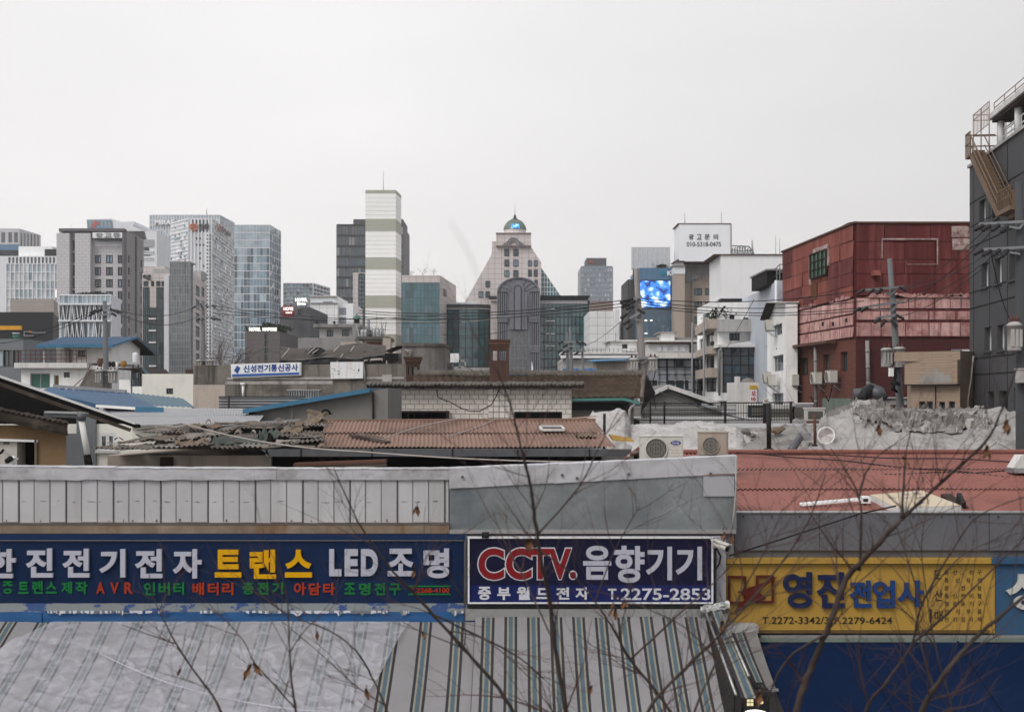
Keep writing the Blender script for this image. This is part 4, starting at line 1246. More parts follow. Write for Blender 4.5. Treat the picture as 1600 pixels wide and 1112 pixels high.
b = Bld('long_building','long low grey building with a stained white roof edge behind the twin poles',[(880,96),(1000,96)],558.5,'concrete_pale',depth=12).done()
f = b.F[0]
mb = MB(); f.box(mb,-.2,f.len,Z(559.5,96),Z(555,96),.02,.5,'white_paint'); f.box(mb,-.2,f.len,Z(553.5,96),Z(550.5,96),-3,.6,'slab_white'); f.box(mb,-.2,f.len,Z(555,96),Z(553.6,96),-2,.3,'stucco_grey'); mb.build('roof_edge',b.t)
mb = MB()
for k in range(18): mb.tube([f.pt(f.len * k / 18,Z(550.5,96),-.5),f.pt(f.len * k / 18,Z(544,96),-.5)],.025,'steel_grey',4)
for y_ in (544,547): mb.tube([f.pt(0,Z(y_,96),-.5),f.pt(f.len,Z(y_,96),-.5)],.02,'steel_grey',4)
mb.build('railing',b.t)
t = thing('small_house','small tan house with a blue lean-to roof behind the tiled roof ridge','house',(X(955,82),83,0))
mb = MB(); mb.box(X(932,82),82,0,X(980,82),86,Z(564,82),'stucco_beige'); mb.build('wall',t)
mb = MB(); mb.prism([P(924,565.5,81.2),P(983,563,81.2),P(983,561.5,81.2),P(924,563.6,81.2)],(0,5,.2),'sheet_blue'); mb.build('roof',t)
for k,(a_,b_) in enumerate(((880,888),(895,905.5),(912,932))):
 mb = MB(); n_ = 10
 mb.grid(lambda u,v: P(a_ + (b_ - a_) * u,582 - 6.4 * v + .25 * math.sin(u * 9),80 + v * .25 + .1 * math.sin(u * 12)),n_,4,'tarp_blue')
 mb.grid(lambda u,v: P(a_ + (b_ - a_) * u,582 - 6.4 * v + .25 * math.sin(u * 9),80.3 + v * .25 + .1 * math.sin(u * 12)),n_,4,'tarp_blue')
 mb.solo('tarp',['narrow blue tarpaulin at the foot of the twin poles','middle blue tarpaulin between two poles behind the tiled ridge','widest blue tarpaulin next to the small tan house'][k],'tarpaulin','blue tarpaulins behind the ridge')
# grey-blue building beside the red one
b = Bld('blue_grey_building','pale blue grey building with a curved black rooftop room beside the red building',[(1181.5,90),(1213,76),(1228,76)],438,'stucco_blue',yref=1)
b.win(0,[(1184,1189,482 ,497),(1195,1200,472,490),(1186,1190,527,543),(1195,1200,521,540),(1203,1206,521,538),(1188,1191.5,573,588),(1195,1199.5,570,586),(1203,1205,568,586)],gm=['glass_mid','glass_dark'],nc=1,fw=.05,sill='stucco_blue')
b.done()
mb = MB(); mb.box(X(1198,79),79,b.z1,X(1230,79),84,Z(423,79),'black'); mb.box(X(1196,79),78.7,Z(423,79),X(1230,79),84.2,Z(420.5,79),'stucco_grey'); mb.build('rooftop_room',b.t)
mb = MB()
f = b.F[0]
for k in range(9): u_ = f.len * k / 8; mb.tube([f.pt(u_,b.z1,-.2),f.pt(u_,b.z1 + .95,-.2)],.03,'steel_grey',4)
for z_ in (.5,.95): mb.tube([f.pt(0,b.z1 + z_,-.2),f.pt(f.len,b.z1 + z_,-.2),Vector((X(1228,76),76.2,b.z1 + z_))],.03,'steel_grey',4)
mb.build('railing',b.t)
mb = MB(); mb.tube([P(1212.5,640,75.6),P(1212.5,438,75.6)],.08,'white_panel',6); mb.build('downpipe',b.t)
t = thing('gabled_house','white gabled house squeezed between the blue grey and red buildings','house',(X(1215,71),72,0))
fL = Fac((X(1203.5,74),74),(X(1228,68.5),68.5),0,Z(478,70))
mb = MB()
hl = [fL.rect(r) for r in ((1207,1222,507,524),(1207,1224,555,580),(1207,1224,614,640))]
fL.wall(mb,'stucco_white',hl,.2)
mb.poly([fL.pt(0,fL.z1),fL.pt(fL.len,fL.z1),fL.pt(fL.len,Z(474,69)),fL.pt(fL.len * .35,Z(470,71))],'stucco_white')
Fac((fL.p1.x,fL.p1.y),(fL.p1.x + .62,fL.p1.y),0,fL.z1).wall(mb,'stucco_white'); fb_ = Fac((fL.p1.x + .62,fL.p1.y),(fL.p1.x + .62,75),0,fL.z1); fb_.wall(mb,'stucco_white'); Fac((fL.p1.x + .62,75),(fL.p0.x,74.9),0,fL.z1).wall(mb,'stucco_white'); Fac((fL.p0.x,74.9),(fL.p0.x,74),0,fL.z1).wall(mb,'stucco_white')
mb.build('wall',t)
for h in hl: fL.window(t,h,.2,gm=['glass_mid','glass_pale','glass_dark'],fm='frame_alu',nc=4,nr=2,fw=.05)
mb = MB(); mb.prism([fL.pt(fL.len * .35 - .1,Z(469,71),.5),fL.pt(-.5,Z(495,73),.5),fL.pt(-.5,Z(498,73),.5),fL.pt(fL.len * .35 - .1,Z(472,71),.5)],-fL.n * 1.2,'iron_brown'); mb.prism([fL.pt(fL.len * .35 - .1,Z(469,71),.5),fL.pt(fL.len,Z(472.5,69),.5),fL.pt(fL.len,Z(474,69),.5),fL.pt(fL.len * .35 - .1,Z(470.5,71),.5)],-fL.n * 1.2,'slab_white'); mb.build('roof',t)
# white wall with vertical shop sign
b = Bld('white_shed','white walled shed with a broken top edge carrying a vertical shop sign',[(1152,62),(1186,62)],597,'white_old',depth=3).done()
mb = MB(); b.F[0].box(mb,0,.14,b.z1,b.z1 + .28,-.8,0,'white_old')
mb.grid(lambda u,v: P(1158 + 22 * u,597 - 7 * math.sin(math.pi * u) ** .5 * math.sin(math.pi * v) - 1.5 * noise.noise(Vector((u * 6,v * 5,1))),62.2 + 2.4 * v),20,10,'roof_grey'); mb.build('rubble_cover',b.t)
f = b.F[0]
t = thing('vertical_sign','vertical yellow and white sign with red lettering on the white shed','sign',P(1177,644,61.9))
mat('sign_amber',(.62,.38,.04),.5)
mat('sign_pinkwhite',(.75,.70,.70),.5)
mat('text_red',(.52,.03,.05),.5,fine=0)
mb = MB(); a = f.rect((1171.3,1182,602,608)); f.box(mb,*a,.03,.15,'sign_amber'); a = f.rect((1171.3,1182,608.1,631)); f.box(mb,*a,.03,.14,'sign_pinkwhite'); a = f.rect((1171.8,1182.3,631.1,644)); f.box(mb,*a,.03,.15,'sign_amber'); mb.build('panel',t)
mb = MB(); letter(mb,f,'오',(1173.5,1179.8,611,617.5),'text_red',off=.142,thick=.01,bold=.03); letter(mb,f,'바',(1172.8,1180.3,620,626.5),'text_red',off=.142,thick=.01,bold=.03); letter(mb,f,'집',(1174,1180.5,633.5,636.5),'text_red',off=.152,thick=.01,bold=.01); letter(mb,f,'식당',(1173.5,1181,639,642.6),'text_red',off=.152,thick=.01,bold=.01); mb.build('lettering',t)
# ================================================================== red building
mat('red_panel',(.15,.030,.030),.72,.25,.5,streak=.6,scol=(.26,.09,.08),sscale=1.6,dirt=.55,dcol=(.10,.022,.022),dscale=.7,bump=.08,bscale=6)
mat('red_panel2',(.28,.075,.055),.72,.25,.5,streak=.6,scol=(.36,.14,.11),sscale=1.6,dirt=.55,dcol=(.16,.042,.034),dscale=.7)  # same paint as red_panel, lighter: light on the left face put into the colour
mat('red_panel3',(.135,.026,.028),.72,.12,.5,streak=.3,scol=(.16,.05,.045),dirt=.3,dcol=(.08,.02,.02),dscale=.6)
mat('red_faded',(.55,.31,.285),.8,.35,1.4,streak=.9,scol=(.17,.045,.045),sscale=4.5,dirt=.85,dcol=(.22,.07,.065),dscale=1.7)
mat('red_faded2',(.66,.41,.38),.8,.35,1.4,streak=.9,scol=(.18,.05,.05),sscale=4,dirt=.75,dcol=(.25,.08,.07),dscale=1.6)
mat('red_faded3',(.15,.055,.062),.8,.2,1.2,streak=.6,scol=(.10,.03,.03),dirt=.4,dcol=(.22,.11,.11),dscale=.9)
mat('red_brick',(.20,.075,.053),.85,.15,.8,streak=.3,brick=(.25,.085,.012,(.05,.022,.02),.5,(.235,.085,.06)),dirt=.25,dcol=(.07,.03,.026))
mat('red_brick_shade',(.125,.038,.034),.85,.15,.8,streak=.3,brick=(.25,.085,.012,(.04,.015,.015),.5,(.10,.03,.027)))  # same brick, darker: shade of the front face put into the colour
mat('paint_gone',(.46,.36,.33),.85,.3,2,dirt=1.0,dcol=(.13,.026,.026),dscale=2.6)
mat('rust_patch',(.16,.07,.03),.9,.3,3,dirt=.4)
mat('green_glass',(.055,.15,.10),.25,.25,2)
Yc,Ya = 60.0,72.0
b = Bld('red_building','big dark red panel clad workshop building with a faded pink band',[(1226,Ya),(1337,Yc),(1534,Yc)],350,'red_panel',yref=1,depth=10)
z1 = b.z1
zp0,zp1 = 9.72,Z(462,Yc)
FL,FR = b.F[0],b.F[1]
FL.z0 = FR.z0 = 0
wl = [FL.rect(r) for r in ((1250.5,1262.5,559,586),(1286,1296.5,553.5,582),(1313,1324,549.5,580))]
mb = MB()
def strip(f_,z0_,z1_,m,holes=()):
 q = Fac((f_.p0.x,f_.p0.y),(f_.p1.x,f_.p1.y),z0_,z1_); q.wall(mb,m,holes,.22)
strip(FL,0,zp0,'red_brick',wl); strip(FR,0,zp0,'red_brick_shade')
for (bk0,bk1) in ((b.pts[2],b.back[0]),(b.back[0],b.back[1]),(b.back[1],b.pts[0])): Fac(bk0,bk1,0,z1).wall(mb,'red_panel')
mb.build('brick_wall',b.t)
for h in wl: FL.window(b.t,h,.22,gm=['glass_green','glass_mid'],fm='iron_brown',nc=2,fw=.05)
mb = MB()
def panels(f_,z0_,z1_,nu,rows,ms,gap=.05,off=.12,seed=1,gu=None):
 gu = gu or gap
 rr = random.Random(seed)
 zs_ = [z0_ + (z1_ - z0_) * k for k in rows]
 f_.box(mb,0,f_.len,z0_,z1_,-.1,off - .05,ms[-1])
 for j in range(len(zs_) - 1):
  us_ = [0] + [f_.len * (k + rr.uniform(-.16,.16)) / nu for k in range(1,nu)] + [f_.len]
  for i in range(nu):
   o_ = off + rr.uniform(-.015,.02)
   m_ = rr.choice(ms[:-1])
   tl_ = rr.uniform(-.02,.02)
   a = [f_.pt(us_[i] + gu / 2,zs_[j] + gap / 2,o_),f_.pt(us_[i + 1] - gu / 2,zs_[j] + gap / 2,o_ + tl_),f_.pt(us_[i + 1] - gu / 2,zs_[j + 1] - gap / 2,o_ - tl_),f_.pt(us_[i] + gu / 2,zs_[j + 1] - gap / 2,o_)]
   mb.poly(a,m_)
rr9 = random.Random(4)
for f_,n_ in ((FL,26),(FR,34)):
 for k in range(n_):
  u_ = rr9.uniform(.2,f_.len - 1.2); top_ = False
  z_ = rr9.uniform(zp1,z1 - .8) if top_ else zp1 - .1
  w_,h_ = (rr9.uniform(.1,.7),rr9.uniform(.08,.3)) if top_ else (rr9.uniform(.3,1.6),rr9.uniform(.06,.26))
  pts_ = [(u_ + w_ * q / 8,z_ + (h_ * rr9.uniform(.25,1) if 0 < q < 8 else 0)) for q in range(9)] + [(u_ + w_ * q / 8,z_ - (h_ * rr9.uniform(0,.4) if top_ else 0)) for q in range(7,0,-1)]
  mb.poly([f_.pt(a_,b_,.168 + .0005 * (k % 9)) for a_,b_ in pts_],'red_faded')
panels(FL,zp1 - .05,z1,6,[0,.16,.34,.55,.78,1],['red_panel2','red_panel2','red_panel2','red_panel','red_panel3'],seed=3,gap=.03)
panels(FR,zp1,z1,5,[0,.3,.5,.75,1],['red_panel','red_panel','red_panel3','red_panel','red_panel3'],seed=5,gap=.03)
mb.build('panel_cladding',b.t)
mb = MB()
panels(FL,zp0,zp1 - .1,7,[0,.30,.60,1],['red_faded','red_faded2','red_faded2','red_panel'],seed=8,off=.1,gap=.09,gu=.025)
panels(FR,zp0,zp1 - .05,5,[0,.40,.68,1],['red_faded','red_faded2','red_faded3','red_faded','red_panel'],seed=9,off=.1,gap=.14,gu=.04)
mb.build('faded_band',b.t)
mb = MB()
for f_ in (FL,FR): f_.box(mb,-.12,f_.len + .12,z1,z1 + .09,-.6,.2,'rust_trim')
Fl2 = FL; FL.box(mb,FL.len * .02,FL.len * .78,zp0 - .15,zp0 - .02,.1,.55,'rust_trim')
mb.build('roof_edge',b.t)
mb = MB(); ring_ = b.pts + b.back; mb.poly([Vector((p.x,p.y,z1 - .05)) for p in ring_],'roof_grey'); mb.prism([P(1325,348,61),P(1337,345.5,61),P(1355,350,61),P(1355,352,61),P(1325,352,61)],(0,2,0),'iron_black'); mb.build('roof',b.t)
# green gridded window high on the left face, scraped surround
h = FL.rect((1272.5,1297.5,394,432))
mb = MB(); FL.box(mb,h[0] - .4,h[0] - .01,h[2] - .3,h[3] - .1,.14,.18,'paint_gone'); FL.box(mb,h[0] + .3,h[1] + .25,h[3] + .01,h[3] + .25,.14,.18,'paint_gone'); FL.box(mb,h[1] + .01,h[1] + .3,h[2] + .4,h[3],.14,.18,'paint_gone'); FL.box(mb,h[0] - .1,h[0] + .9,h[2] - 1.1,h[2] - .27,.14,.17,'rust_patch'); mb.each('scraped_patch',b.t)
fr = MB()
for k in range(5): u_ = h[0] + (h[1] - h[0]) * k / 4; FL.box(fr,u_ - .03,u_ + .03,h[2],h[3],.19,.27,'iron_brown')
for k in range(4): z_ = h[2] + (h[3] - h[2]) * k / 3; FL.box(fr,h[0],h[1],z_ - .03,z_ + .03,.19,.26,'iron_brown')
gw_ = fr.build('window',b.t,label='green gridded window high on the red side wall')
mb = MB(); mb.quad(FL.pt(h[0],h[2],.2),FL.pt(h[1],h[2],.2),FL.pt(h[1],h[3],.2),FL.pt(h[0],h[3],.2),'green_glass'); mb.build('pane',gw_)
# scraped pale frame and patches on the front
mb = MB(); a = FR.rect((1376,1464,373,414))
for (u0_,u1_,z0_,z1_) in ((a[0],a[1],a[3] - .07,a[3]),(a[0],a[0] + .05,a[2] + .3,a[3] - .08),(a[1] - .06,a[1],a[2],a[3] - .08),(a[0] + 1.2,a[1] - .07,a[2],a[2] + .03)): FR.box(mb,u0_,u1_,z0_,z1_,.155,.17,'paint_gone')
a = FR.rect((1485,1517,354,371)); FR.box(mb,*a,.155,.165,'paint_gone'); a = FR.rect((1486,1519,373,391)); FR.box(mb,*a,.155,.165,'paint_gone')
mb.each('scraped_patch',b.t)
mb = MB(); a = FR.rect((1360,1370.5,424,432)); FR.box(mb,*a,.15,.6,'red_panel2'); mb.build('vent_hood',b.t)
mb = MB()
for px_,py_ in ((1288,503),(1304,503),(1325,497)): a = FL.rect((px_,px_ + 2.4,py_,py_ + 6)); FL.box(mb,*a,.1,.14,'black')
mb.each('vent',b.t)
mat('red_duct',(.10,.032,.03),.6,.2,1,streak=.5,scol=(.04,.02,.018))
for pp,lb,mm,r_ in (([P(1236,660,70),P(1236,545,70),P(1232,520,70)],'thick dark red duct down the left corner of the red building','red_duct',.32),([P(1275,648,65.2),P(1274,542,65.2)],'pale pipe down the side wall of the red building between two windows','stucco_grey',.085),([P(1357,615,59.7),P(1355,532,59.7)],'pale pipe down the front wall of the red building','stucco_grey',.09)):
 mb = MB(); mb.tube(pp,r_,mm,10)
 for q in pp[:2]: pass
 p0_,p1_ = pp[0],pp[1]
 for k in (.2,.5,.8): c_ = p0_.lerp(p1_,k); mb.tube([c_ - Vector((0,0,.06)),c_ + Vector((0,0,.06))],r_ * 1.12,mm,10)
 mb.solo('wall_pipe',lb,'pipe')
mb = MB(); a = FR.rect((1486,1501,546,562)); FR.box(mb,*a,.02,.12,'grey_panel');
for k in range(6): z_ = a[2] + (a[3] - a[2]) * k / 6; FR.box(mb,a[0],a[1],z_,z_ + .03,.12,.16,'frame_dark')
mb.build('louvre',b.t)
mb = MB(); a = FR.rect((1502,1526,546,560)); FR.box(mb,*a,.02,.05,'glass_dark'); FR.box(mb,a[0],a[1],a[3] - .08,a[3],.06,.12,'frame_white'); FR.box(mb,a[0],a[0] + .06,a[2],a[3] - .09,.06,.12,'frame_white'); mb.build('window',b.t)
a = FL.rect((1288,1332,622,650)); mb = MB(); FL.box(mb,*a,.02,.1,'patina'); mb.each('shutter',b.t)
# air conditioners
mat('ac_white',(.62,.60,.55),.5,.06,1.5,streak=.3,scol=(.35,.31,.26),dirt=.2,dcol=(.35,.3,.25))
mat('ac_old',(.43,.37,.31),.6,.1,1.5,streak=.5,scol=(.22,.17,.13),dirt=.4,dcol=(.2,.15,.11))
mat('grille',(.13,.125,.11),.6)
mat('grille_pale',(.27,.255,.225),.6)
mat('logo_blue',(.01,.03,.25),.4,fine=0)
def ac_unit(label,origin,rz,W,D,H,m='ac_white',group=None,logo=False,fanx=.34,rr=.42,bracket=True):
 """outdoor unit, front towards local -Y, origin at bottom centre"""
 t_ = thing('air_conditioner',label,'air conditioner',(0,0,0),group)
 mb = MB(); e = .012
 mb.box(-W / 2,-D / 2,.03,W / 2,D / 2,H - .02,m); mb.box(-W / 2 - e,-D / 2 - e,H - .02,W / 2 + e,D / 2 + e,H,m); mb.box(-W / 2 + .02,-D / 2 - .006,.06,W / 2 - .02,-D / 2 - .001,.075,'grille')
 mb.box(W / 2 - W * .36,-D / 2 - .008,.09,W / 2 - .015,-D / 2 - .001,H - .05,m)
 c_ = mb.build('casing',t_)
 f_ = Fac((-W / 2,-D / 2),(W / 2,-D / 2),0,H)
 mb = MB(); u_,z_,r_ = W * fanx,H * .5,H * rr
 mb.prism([f_.pt(u_ + r_ * math.cos(k * math.pi / 16),z_ + r_ * math.sin(k * math.pi / 16),.003) for k in range(32)],f_.n * .004,'grille')
 for k in range(-6,7):
  x_ = r_ * k / 6.6; h_ = math.sqrt(max(r_ * r_ - x_ * x_,0)) * .97
  f_.box(mb,u_ + x_ - .006,u_ + x_ + .006,z_ - h_,z_ + h_,.012,.02,'grille_pale')
 ring(mb,f_,u_,z_,r_ * 1.05,r_ * .09,.002,.03,m,32)
 for q in (.35,.7): ring(mb,f_,u_,z_,r_ * q,.012,.014,.012,'grille_pale',24)
 mb.build('fan_grille',t_)
 if logo:
  mb = MB(); u2,z2 = W * .82,H * .73
  mb.prism([f_.pt(u2 + .085 * math.cos(k * math.pi / 12),z2 + .035 * math.sin(k * math.pi / 12),.009) for k in range(24)],f_.n * .006,'logo_blue')
  letter(mb,f_,'Carrier',(u2 - .06,u2 + .06,z2 - .018,z2 + .022),'logo_white',off=.0155,thick=.002,px=False); mb.build('emblem',t_)
  mb = MB()
  for k in range(7): f_.box(mb,W * .69,W * .97,H * .12 + k * .055,H * .12 + k * .055 + .008,.0085,.013,m)
  mb.build('louvre',t_)
 if bracket:
  mb = MB()
  for s_ in (-1,1): mb.bar((s_ * W * .35,-D / 2,.015),(s_ * W * .35,D / 2 + .2,.015),.04,.03,'steel_grey'); mb.bar((s_ * W * .35,-D / 2 + .05,0),(s_ * W * .35,D / 2 + .2,-.35),.03,.03,'steel_grey')
  mb.build('bracket',t_)
 else:
  mb = MB()
  for s_ in (-1,1): mb.box(s_ * W * .35 - .04,-D / 2,0,s_ * W * .35 + .04,D / 2,.029,'frame_dark')
  mb.each('foot',t_)
 t_.location = origin; t_.rotation_euler = (0,0,rz)
 return t_
base_rz = math.atan2(FL.d.y,FL.d.x)
first = None
for px_,py_,lb in ((1252,603,'wall air conditioner below the leftmost window of the red building'),(1288,600.5,'wall air conditioner below the middle window of the red building'),(1312,598.5,'wall air conditioner nearest the corner of the red building')):
 u_ = FL.upx(px_)
 y_ = FL.pt(u_,0).y
 loc = FL.pt(u_,Z(py_,y_),.42)
 if first is None: first = ac_unit(lb,loc,base_rz,.85,.34,.62,group='air conditioners on the red building wall'); o = first
 else: o = copy_tree(first); o['label'] = lb
 o.location = loc; o.rotation_euler = (0,0,base_rz)
 cb = MB();
 cb.tube([loc + Vector((.1,.2,.3)),loc + Vector((.15,.5,-.3)),loc + Vector((0,.55,-.9)),loc + Vector((-.2,.3,-.6))],.035,'black',5)
 cb.solo('cable','black cable hanging below the ' + {1252: 'leftmost',1288: 'middle',1312: 'corner'}[px_] + ' wall air conditioner','cable')
for (px_,py_,Y_,lb,rz_) in ((1214.5,517,70.3,'round faced air conditioner hung at the top window of the white gabled house',fL),(1218,603,69.6,'air conditioner hung below the middle window of the white gabled house',fL),(1211,598,71,'upper air conditioner hung beside its twin on the white gabled house',fL)):
 o = copy_tree(first); o['label'] = lb; o['group'] = 'air conditioners on the gabled house'
 u_ = fL.upx(px_); y_ = fL.pt(u_,0).y; o.location = fL.pt(u_,Z(py_,y_),.45); o.rotation_euler = (0,0,math.atan2(fL.d.y,fL.d.x))
# ================================================================== beige brick annex
mat('beige_brick',(.40,.30,.225),.85,.1,.8,streak=.25,brick=(.26,.1,.014,(.29,.215,.165),.5,(.37,.28,.21)),dirt=.2,dcol=(.25,.19,.15))
mat('mortar_patch',(.36,.34,.31),.9,.1,2,dirt=.3)
b = Bld('brick_annex','low beige brick annex with a peeled grey patch, before the red building',[(1424,48),(1500,46.5),(1531,48)],571,'beige_brick',yref=0,depth=3)
b.z1 = Z(563,46.5)
for f in b.F: f.z1 = b.z1
b.win(0,[(1436,1446,627,645),(1448,1457.5,627,645),(1467.5,1476.5,627.5,645),(1482.5,1492,627,645)],gm='glass_mid',nc=1,fw=.04)
b.done()
f = b.F[0]
mb = MB(); a = f.rect((1421,1500,571,599)); f.box(mb,-.15,f.len + .02,Z(600,47),b.z1 + .02,.01,.22,'beige_brick'); mb.build('fascia',b.t)
mb = MB()
pp = [(1441,598),(1444,588),(1450,586),(1453,577),(1457,580),(1460,590),(1466,575),(1470,572),(1472,584),(1478,580),(1481,587),(1488,584),(1493,596),(1480,599)]
mb.poly([f.pt(f.upx(x_),Z(y_,47),.225) for x_,y_ in pp][::-1],'mortar_patch'); mb.poly([f.pt(f.upx(x_),Z(y_,47),.227) for x_,y_ in pp],'mortar_patch'); mb.build('peeled_patch',b.t)
mb = MB(); a = f.rect((1421,1500,599,601)); f.box(mb,-.15,f.len,Z(602,47),Z(600.2,47),.01,.3,'iron_black'); f.box(mb,f.upx(1462),f.upx(1463),Z(645,47),Z(603,47),.01,.05,'iron_brown'); mb.build('trim',b.t)
mb = MB(); mb.tube([P(1512,650,47),P(1513,620,47),P(1517,595,47),P(1520,565,47),P(1521,556,47)],.035,'beige_stone',5); mb.solo('hose','pale hose running up the beige brick corner','hose')
mb = MB(); f2 = b.F[1]; f2.box(mb,0,f2.len,b.z1,b.z1 + .35,-2.5,.01,'beige_brick'); mb.build('parapet',b.t)
# ================================================================== dark grey building
mat('dark_panel',(.088,.088,.094),.7,.08,.4,dirt=.15,dcol=(.07,.07,.075),bump=.05,bscale=30)
mat('stair_tan',(.23,.155,.105),.7,.12,1.2,streak=.3,scol=(.12,.07,.05))
mat('stair_pink',(.38,.27,.23),.7,.1,1)
P0,P1 = (X(1515,48),48.0),(15.2,30.0)
t = thing('dark_building','dark grey panelled building with a tan outside stair at the right edge','building',(20,39,0))
f = Fac(P0,P1,0,Z(263,48))
hl = []
for (a_,b_,t0,t1) in ((1530,1540,312,348),(1550,1561,303,342),(1533.5,1544,411,449),(1554,1565,403,443),(1577,1590,391,437),(1538,1549,511,548),(1558,1570,507,547),(1582,1597,500,544),(1543,1553,611,650),(1561,1575,610,650),(1584,1600,606,655)):
 hl.append(f.rect((a_,b_,t0,t1)))
mb = MB(); f.wall(mb,'dark_panel',hl,.25)
Fac((30,48),P0,0,f.z1).wall(mb,'dark_panel'); Fac(P1,(30,30),0,f.z1).wall(mb,'dark_panel'); Fac((30,30),(30,48),0,f.z1).wall(mb,'dark_panel')
mb.build('wall',t)
for i,h in enumerate(hl): f.window(t,h,.25,gm=['glass_mid','glass_dark','glass_sky'],fm='frame_white' if i < 8 else 'frame_dark',nc=2,fw=.05,sill='dark_panel')
mb = MB(); mb.poly([Vector((P0[0],48,f.z1 - .3)),Vector((P1[0],30,f.z1 - .3)),Vector((30,30,f.z1 - .3)),Vector((30,48,f.z1 - .3))],'roof_grey'); mb.build('roof',t)
mb = MB(); f.box(mb,-.04,f.len,f.z1,f.z1 + .10,-.5,.08,'concrete_pale'); mb.build('coping',t)
mb = MB()
for z_ in (Z(350,47),Z(370,47) - .3,Z(455,47),Z(480,47),Z(560,47),Z(585,47),Z(313,47)): f.box(mb,0,f.len,z_ - .02,z_ + .02,.001,.012,'black')
for k in range(8): f.box(mb,f.len * k / 8 + .6,f.len * k / 8 + .63,0,f.z1,.001,.01,'black')
mb.build('joint',t)
# upper roof storey with canopy
tr = thing('roof_pavilion','white roof pavilion with railings on top of the dark grey building','pavilion',(17,42,f.z1))
mb = MB()
def fp_(px,py,o=0.0):
 u_ = f.upx(px); q = f.pt(u_,0,o); return Vector((q.x,q.y,Z(py,q.y)))
zc = Z(188,f.pt(f.upx(1553),0).y)
uA,uB = f.upx(1556),f.len
mb = MB()
for u_ in (uA + .1,uA + 2.2,uA + 4.4,uA + 7): mb.tube([f.pt(u_,f.z1 + .16,-.15),f.pt(u_,zc,-.15)],.12,'white_paint',8)
mb.each('post',tr)
mb = MB(); f.box(mb,uA - .3,uB,zc,zc + .18,-5,.2,'slab_white'); f.box(mb,uA - .1,uB,zc - .12,zc - .003,-5,.1,'iron_brown'); mb.build('roof',tr)
mb = MB()
for z_ in (.16,.34): mb.tube([f.pt(uA - .2,zc + .25 + z_,0),f.pt(uB,zc + .25 + z_,0)],.018,'stair_pink',5)
for k in range(12): u_ = uA - .2 + k * 1.3; mb.tube([f.pt(u_,zc + .25,0),f.pt(u_,zc + .6,0)],.018,'stair_pink',5)
for z_ in (.25,.5):  mb.tube([f.pt(uA,f.z1 + .16 + z_,-.2),f.pt(uB,f.z1 + .16 + z_,-.2)],.03,'white_paint',5)
for k in range(14): u_ = uA + k * .6; mb.tube([f.pt(u_,f.z1 + .16,-.2),f.pt(u_,f.z1 + .68,-.2)],.014,'white_paint',4)
mb.build('railing',tr)
mb = MB()
for k in range(9): f.box(mb,uA + .6 + k * .5,uA + 1.1 + k * .5,f.z1 + .3 + k * .25,f.z1 + .55 + k * .25,-2.2,-1.0,'stair_tan')
mb.build('inner_stair',tr)
# outside stair
ts = thing('outside_stair','tan steel outside stair climbing to the dark building roof','stair',(16.5,46,5))
uT,uBm = f.upx(1541),f.upx(1585)
zT,zB = Z(240,f.pt(uT,0).y),Z(331,f.pt(uBm,0).y)
n_ = 15
WO = .5
mb = MB()
for k in range(n_):
 u_ = uT + (uBm - uT) * k / n_; z_ = zT + (zB - zT) * k / n_
 f.box(mb,u_,u_ + (uBm - uT) / n_ + .04,z_ - .05,z_,.05,WO,'stair_tan'); f.box(mb,u_,u_ + .03,z_ - .05,z_ + .12,.05,WO,'stair_tan')
mb.build('tread',ts)
mb = MB()
for o_ in (.04,WO + .03): mb.bar(f.pt(uT,zT - .08,o_),f.pt(uBm,zB - .08,o_),.04,.24,'stair_tan')
mb.each('stringer',ts)
mb = MB(); f.box(mb,uBm,uBm + 1.6,zB - .14,zB,.05,WO + .06,'stair_tan'); f.box(mb,uT - .7,uT,zT - .08,zT,-.5,WO + .06,'stair_tan'); f.box(mb,uBm + .2,uBm + 1.4,zB - .3,zB - .141,.05,.3,'stair_tan'); mb.each('landing',ts)
mb = MB()
hr = .62
for k in range(20):
 a_ = k / 19; mb.tube([f.pt(uT + (uBm - uT) * a_,zT + (zB - zT) * a_,WO + .03),f.pt(uT + (uBm - uT) * a_,zT + (zB - zT) * a_ + hr,WO + .03)],.011,'stair_tan',4)
for z_ in (.3,hr): mb.tube([f.pt(uT,zT + z_,WO + .03),f.pt(uBm,zB + z_,WO + .03),f.pt(uBm + 1.6,zB + z_,WO + .05)],.028,'stair_tan',5); mb.tube([f.pt(uT,zT + z_,.06),f.pt(uBm,zB + z_,.06)],.022,'stair_tan',5)
for k in range(9): mb.tube([f.pt(uBm + .2 * k,zB,WO + .05),f.pt(uBm + .2 * k,zB + hr,WO + .05)],.014,'stair_tan',4)
f.box(mb,uBm + .02,uBm + 1.6,zB,zB + .55,.06,.09,'stair_tan'); f.box(mb,uBm + 1.56,uBm + 1.6,zB,zB + .5,.1,WO,'stair_tan')
for k in range(6): mb.tube([f.pt(uT - .7 + .14 * k,zT,WO + .05),f.pt(uT - .7 + .14 * k,zT + .8,WO + .05)],.014,'stair_tan',4)
for z_ in (.4,.8): mb.tube([f.pt(uT - .7,zT + z_,WO + .05),f.pt(uT,zT + z_,WO + .05)],.025,'stair_tan',5); mb.tube([f.pt(uT - .7,zT + z_,-.5),f.pt(uT - .7,zT + z_,WO + .05)],.025,'stair_tan',5)
mb.build('handrail',ts)
mb = MB(); uC = f.upx(1532); zC0,zC1 = zT + .78,zT + 1.55
for u_ in (uC,uC + 1.1,uC + 2.2):
 for o_ in (-.6,.25): mb.tube([f.pt(u_,zT - .3,o_),f.pt(u_,zC1,o_)],.022,'stair_pink',5)
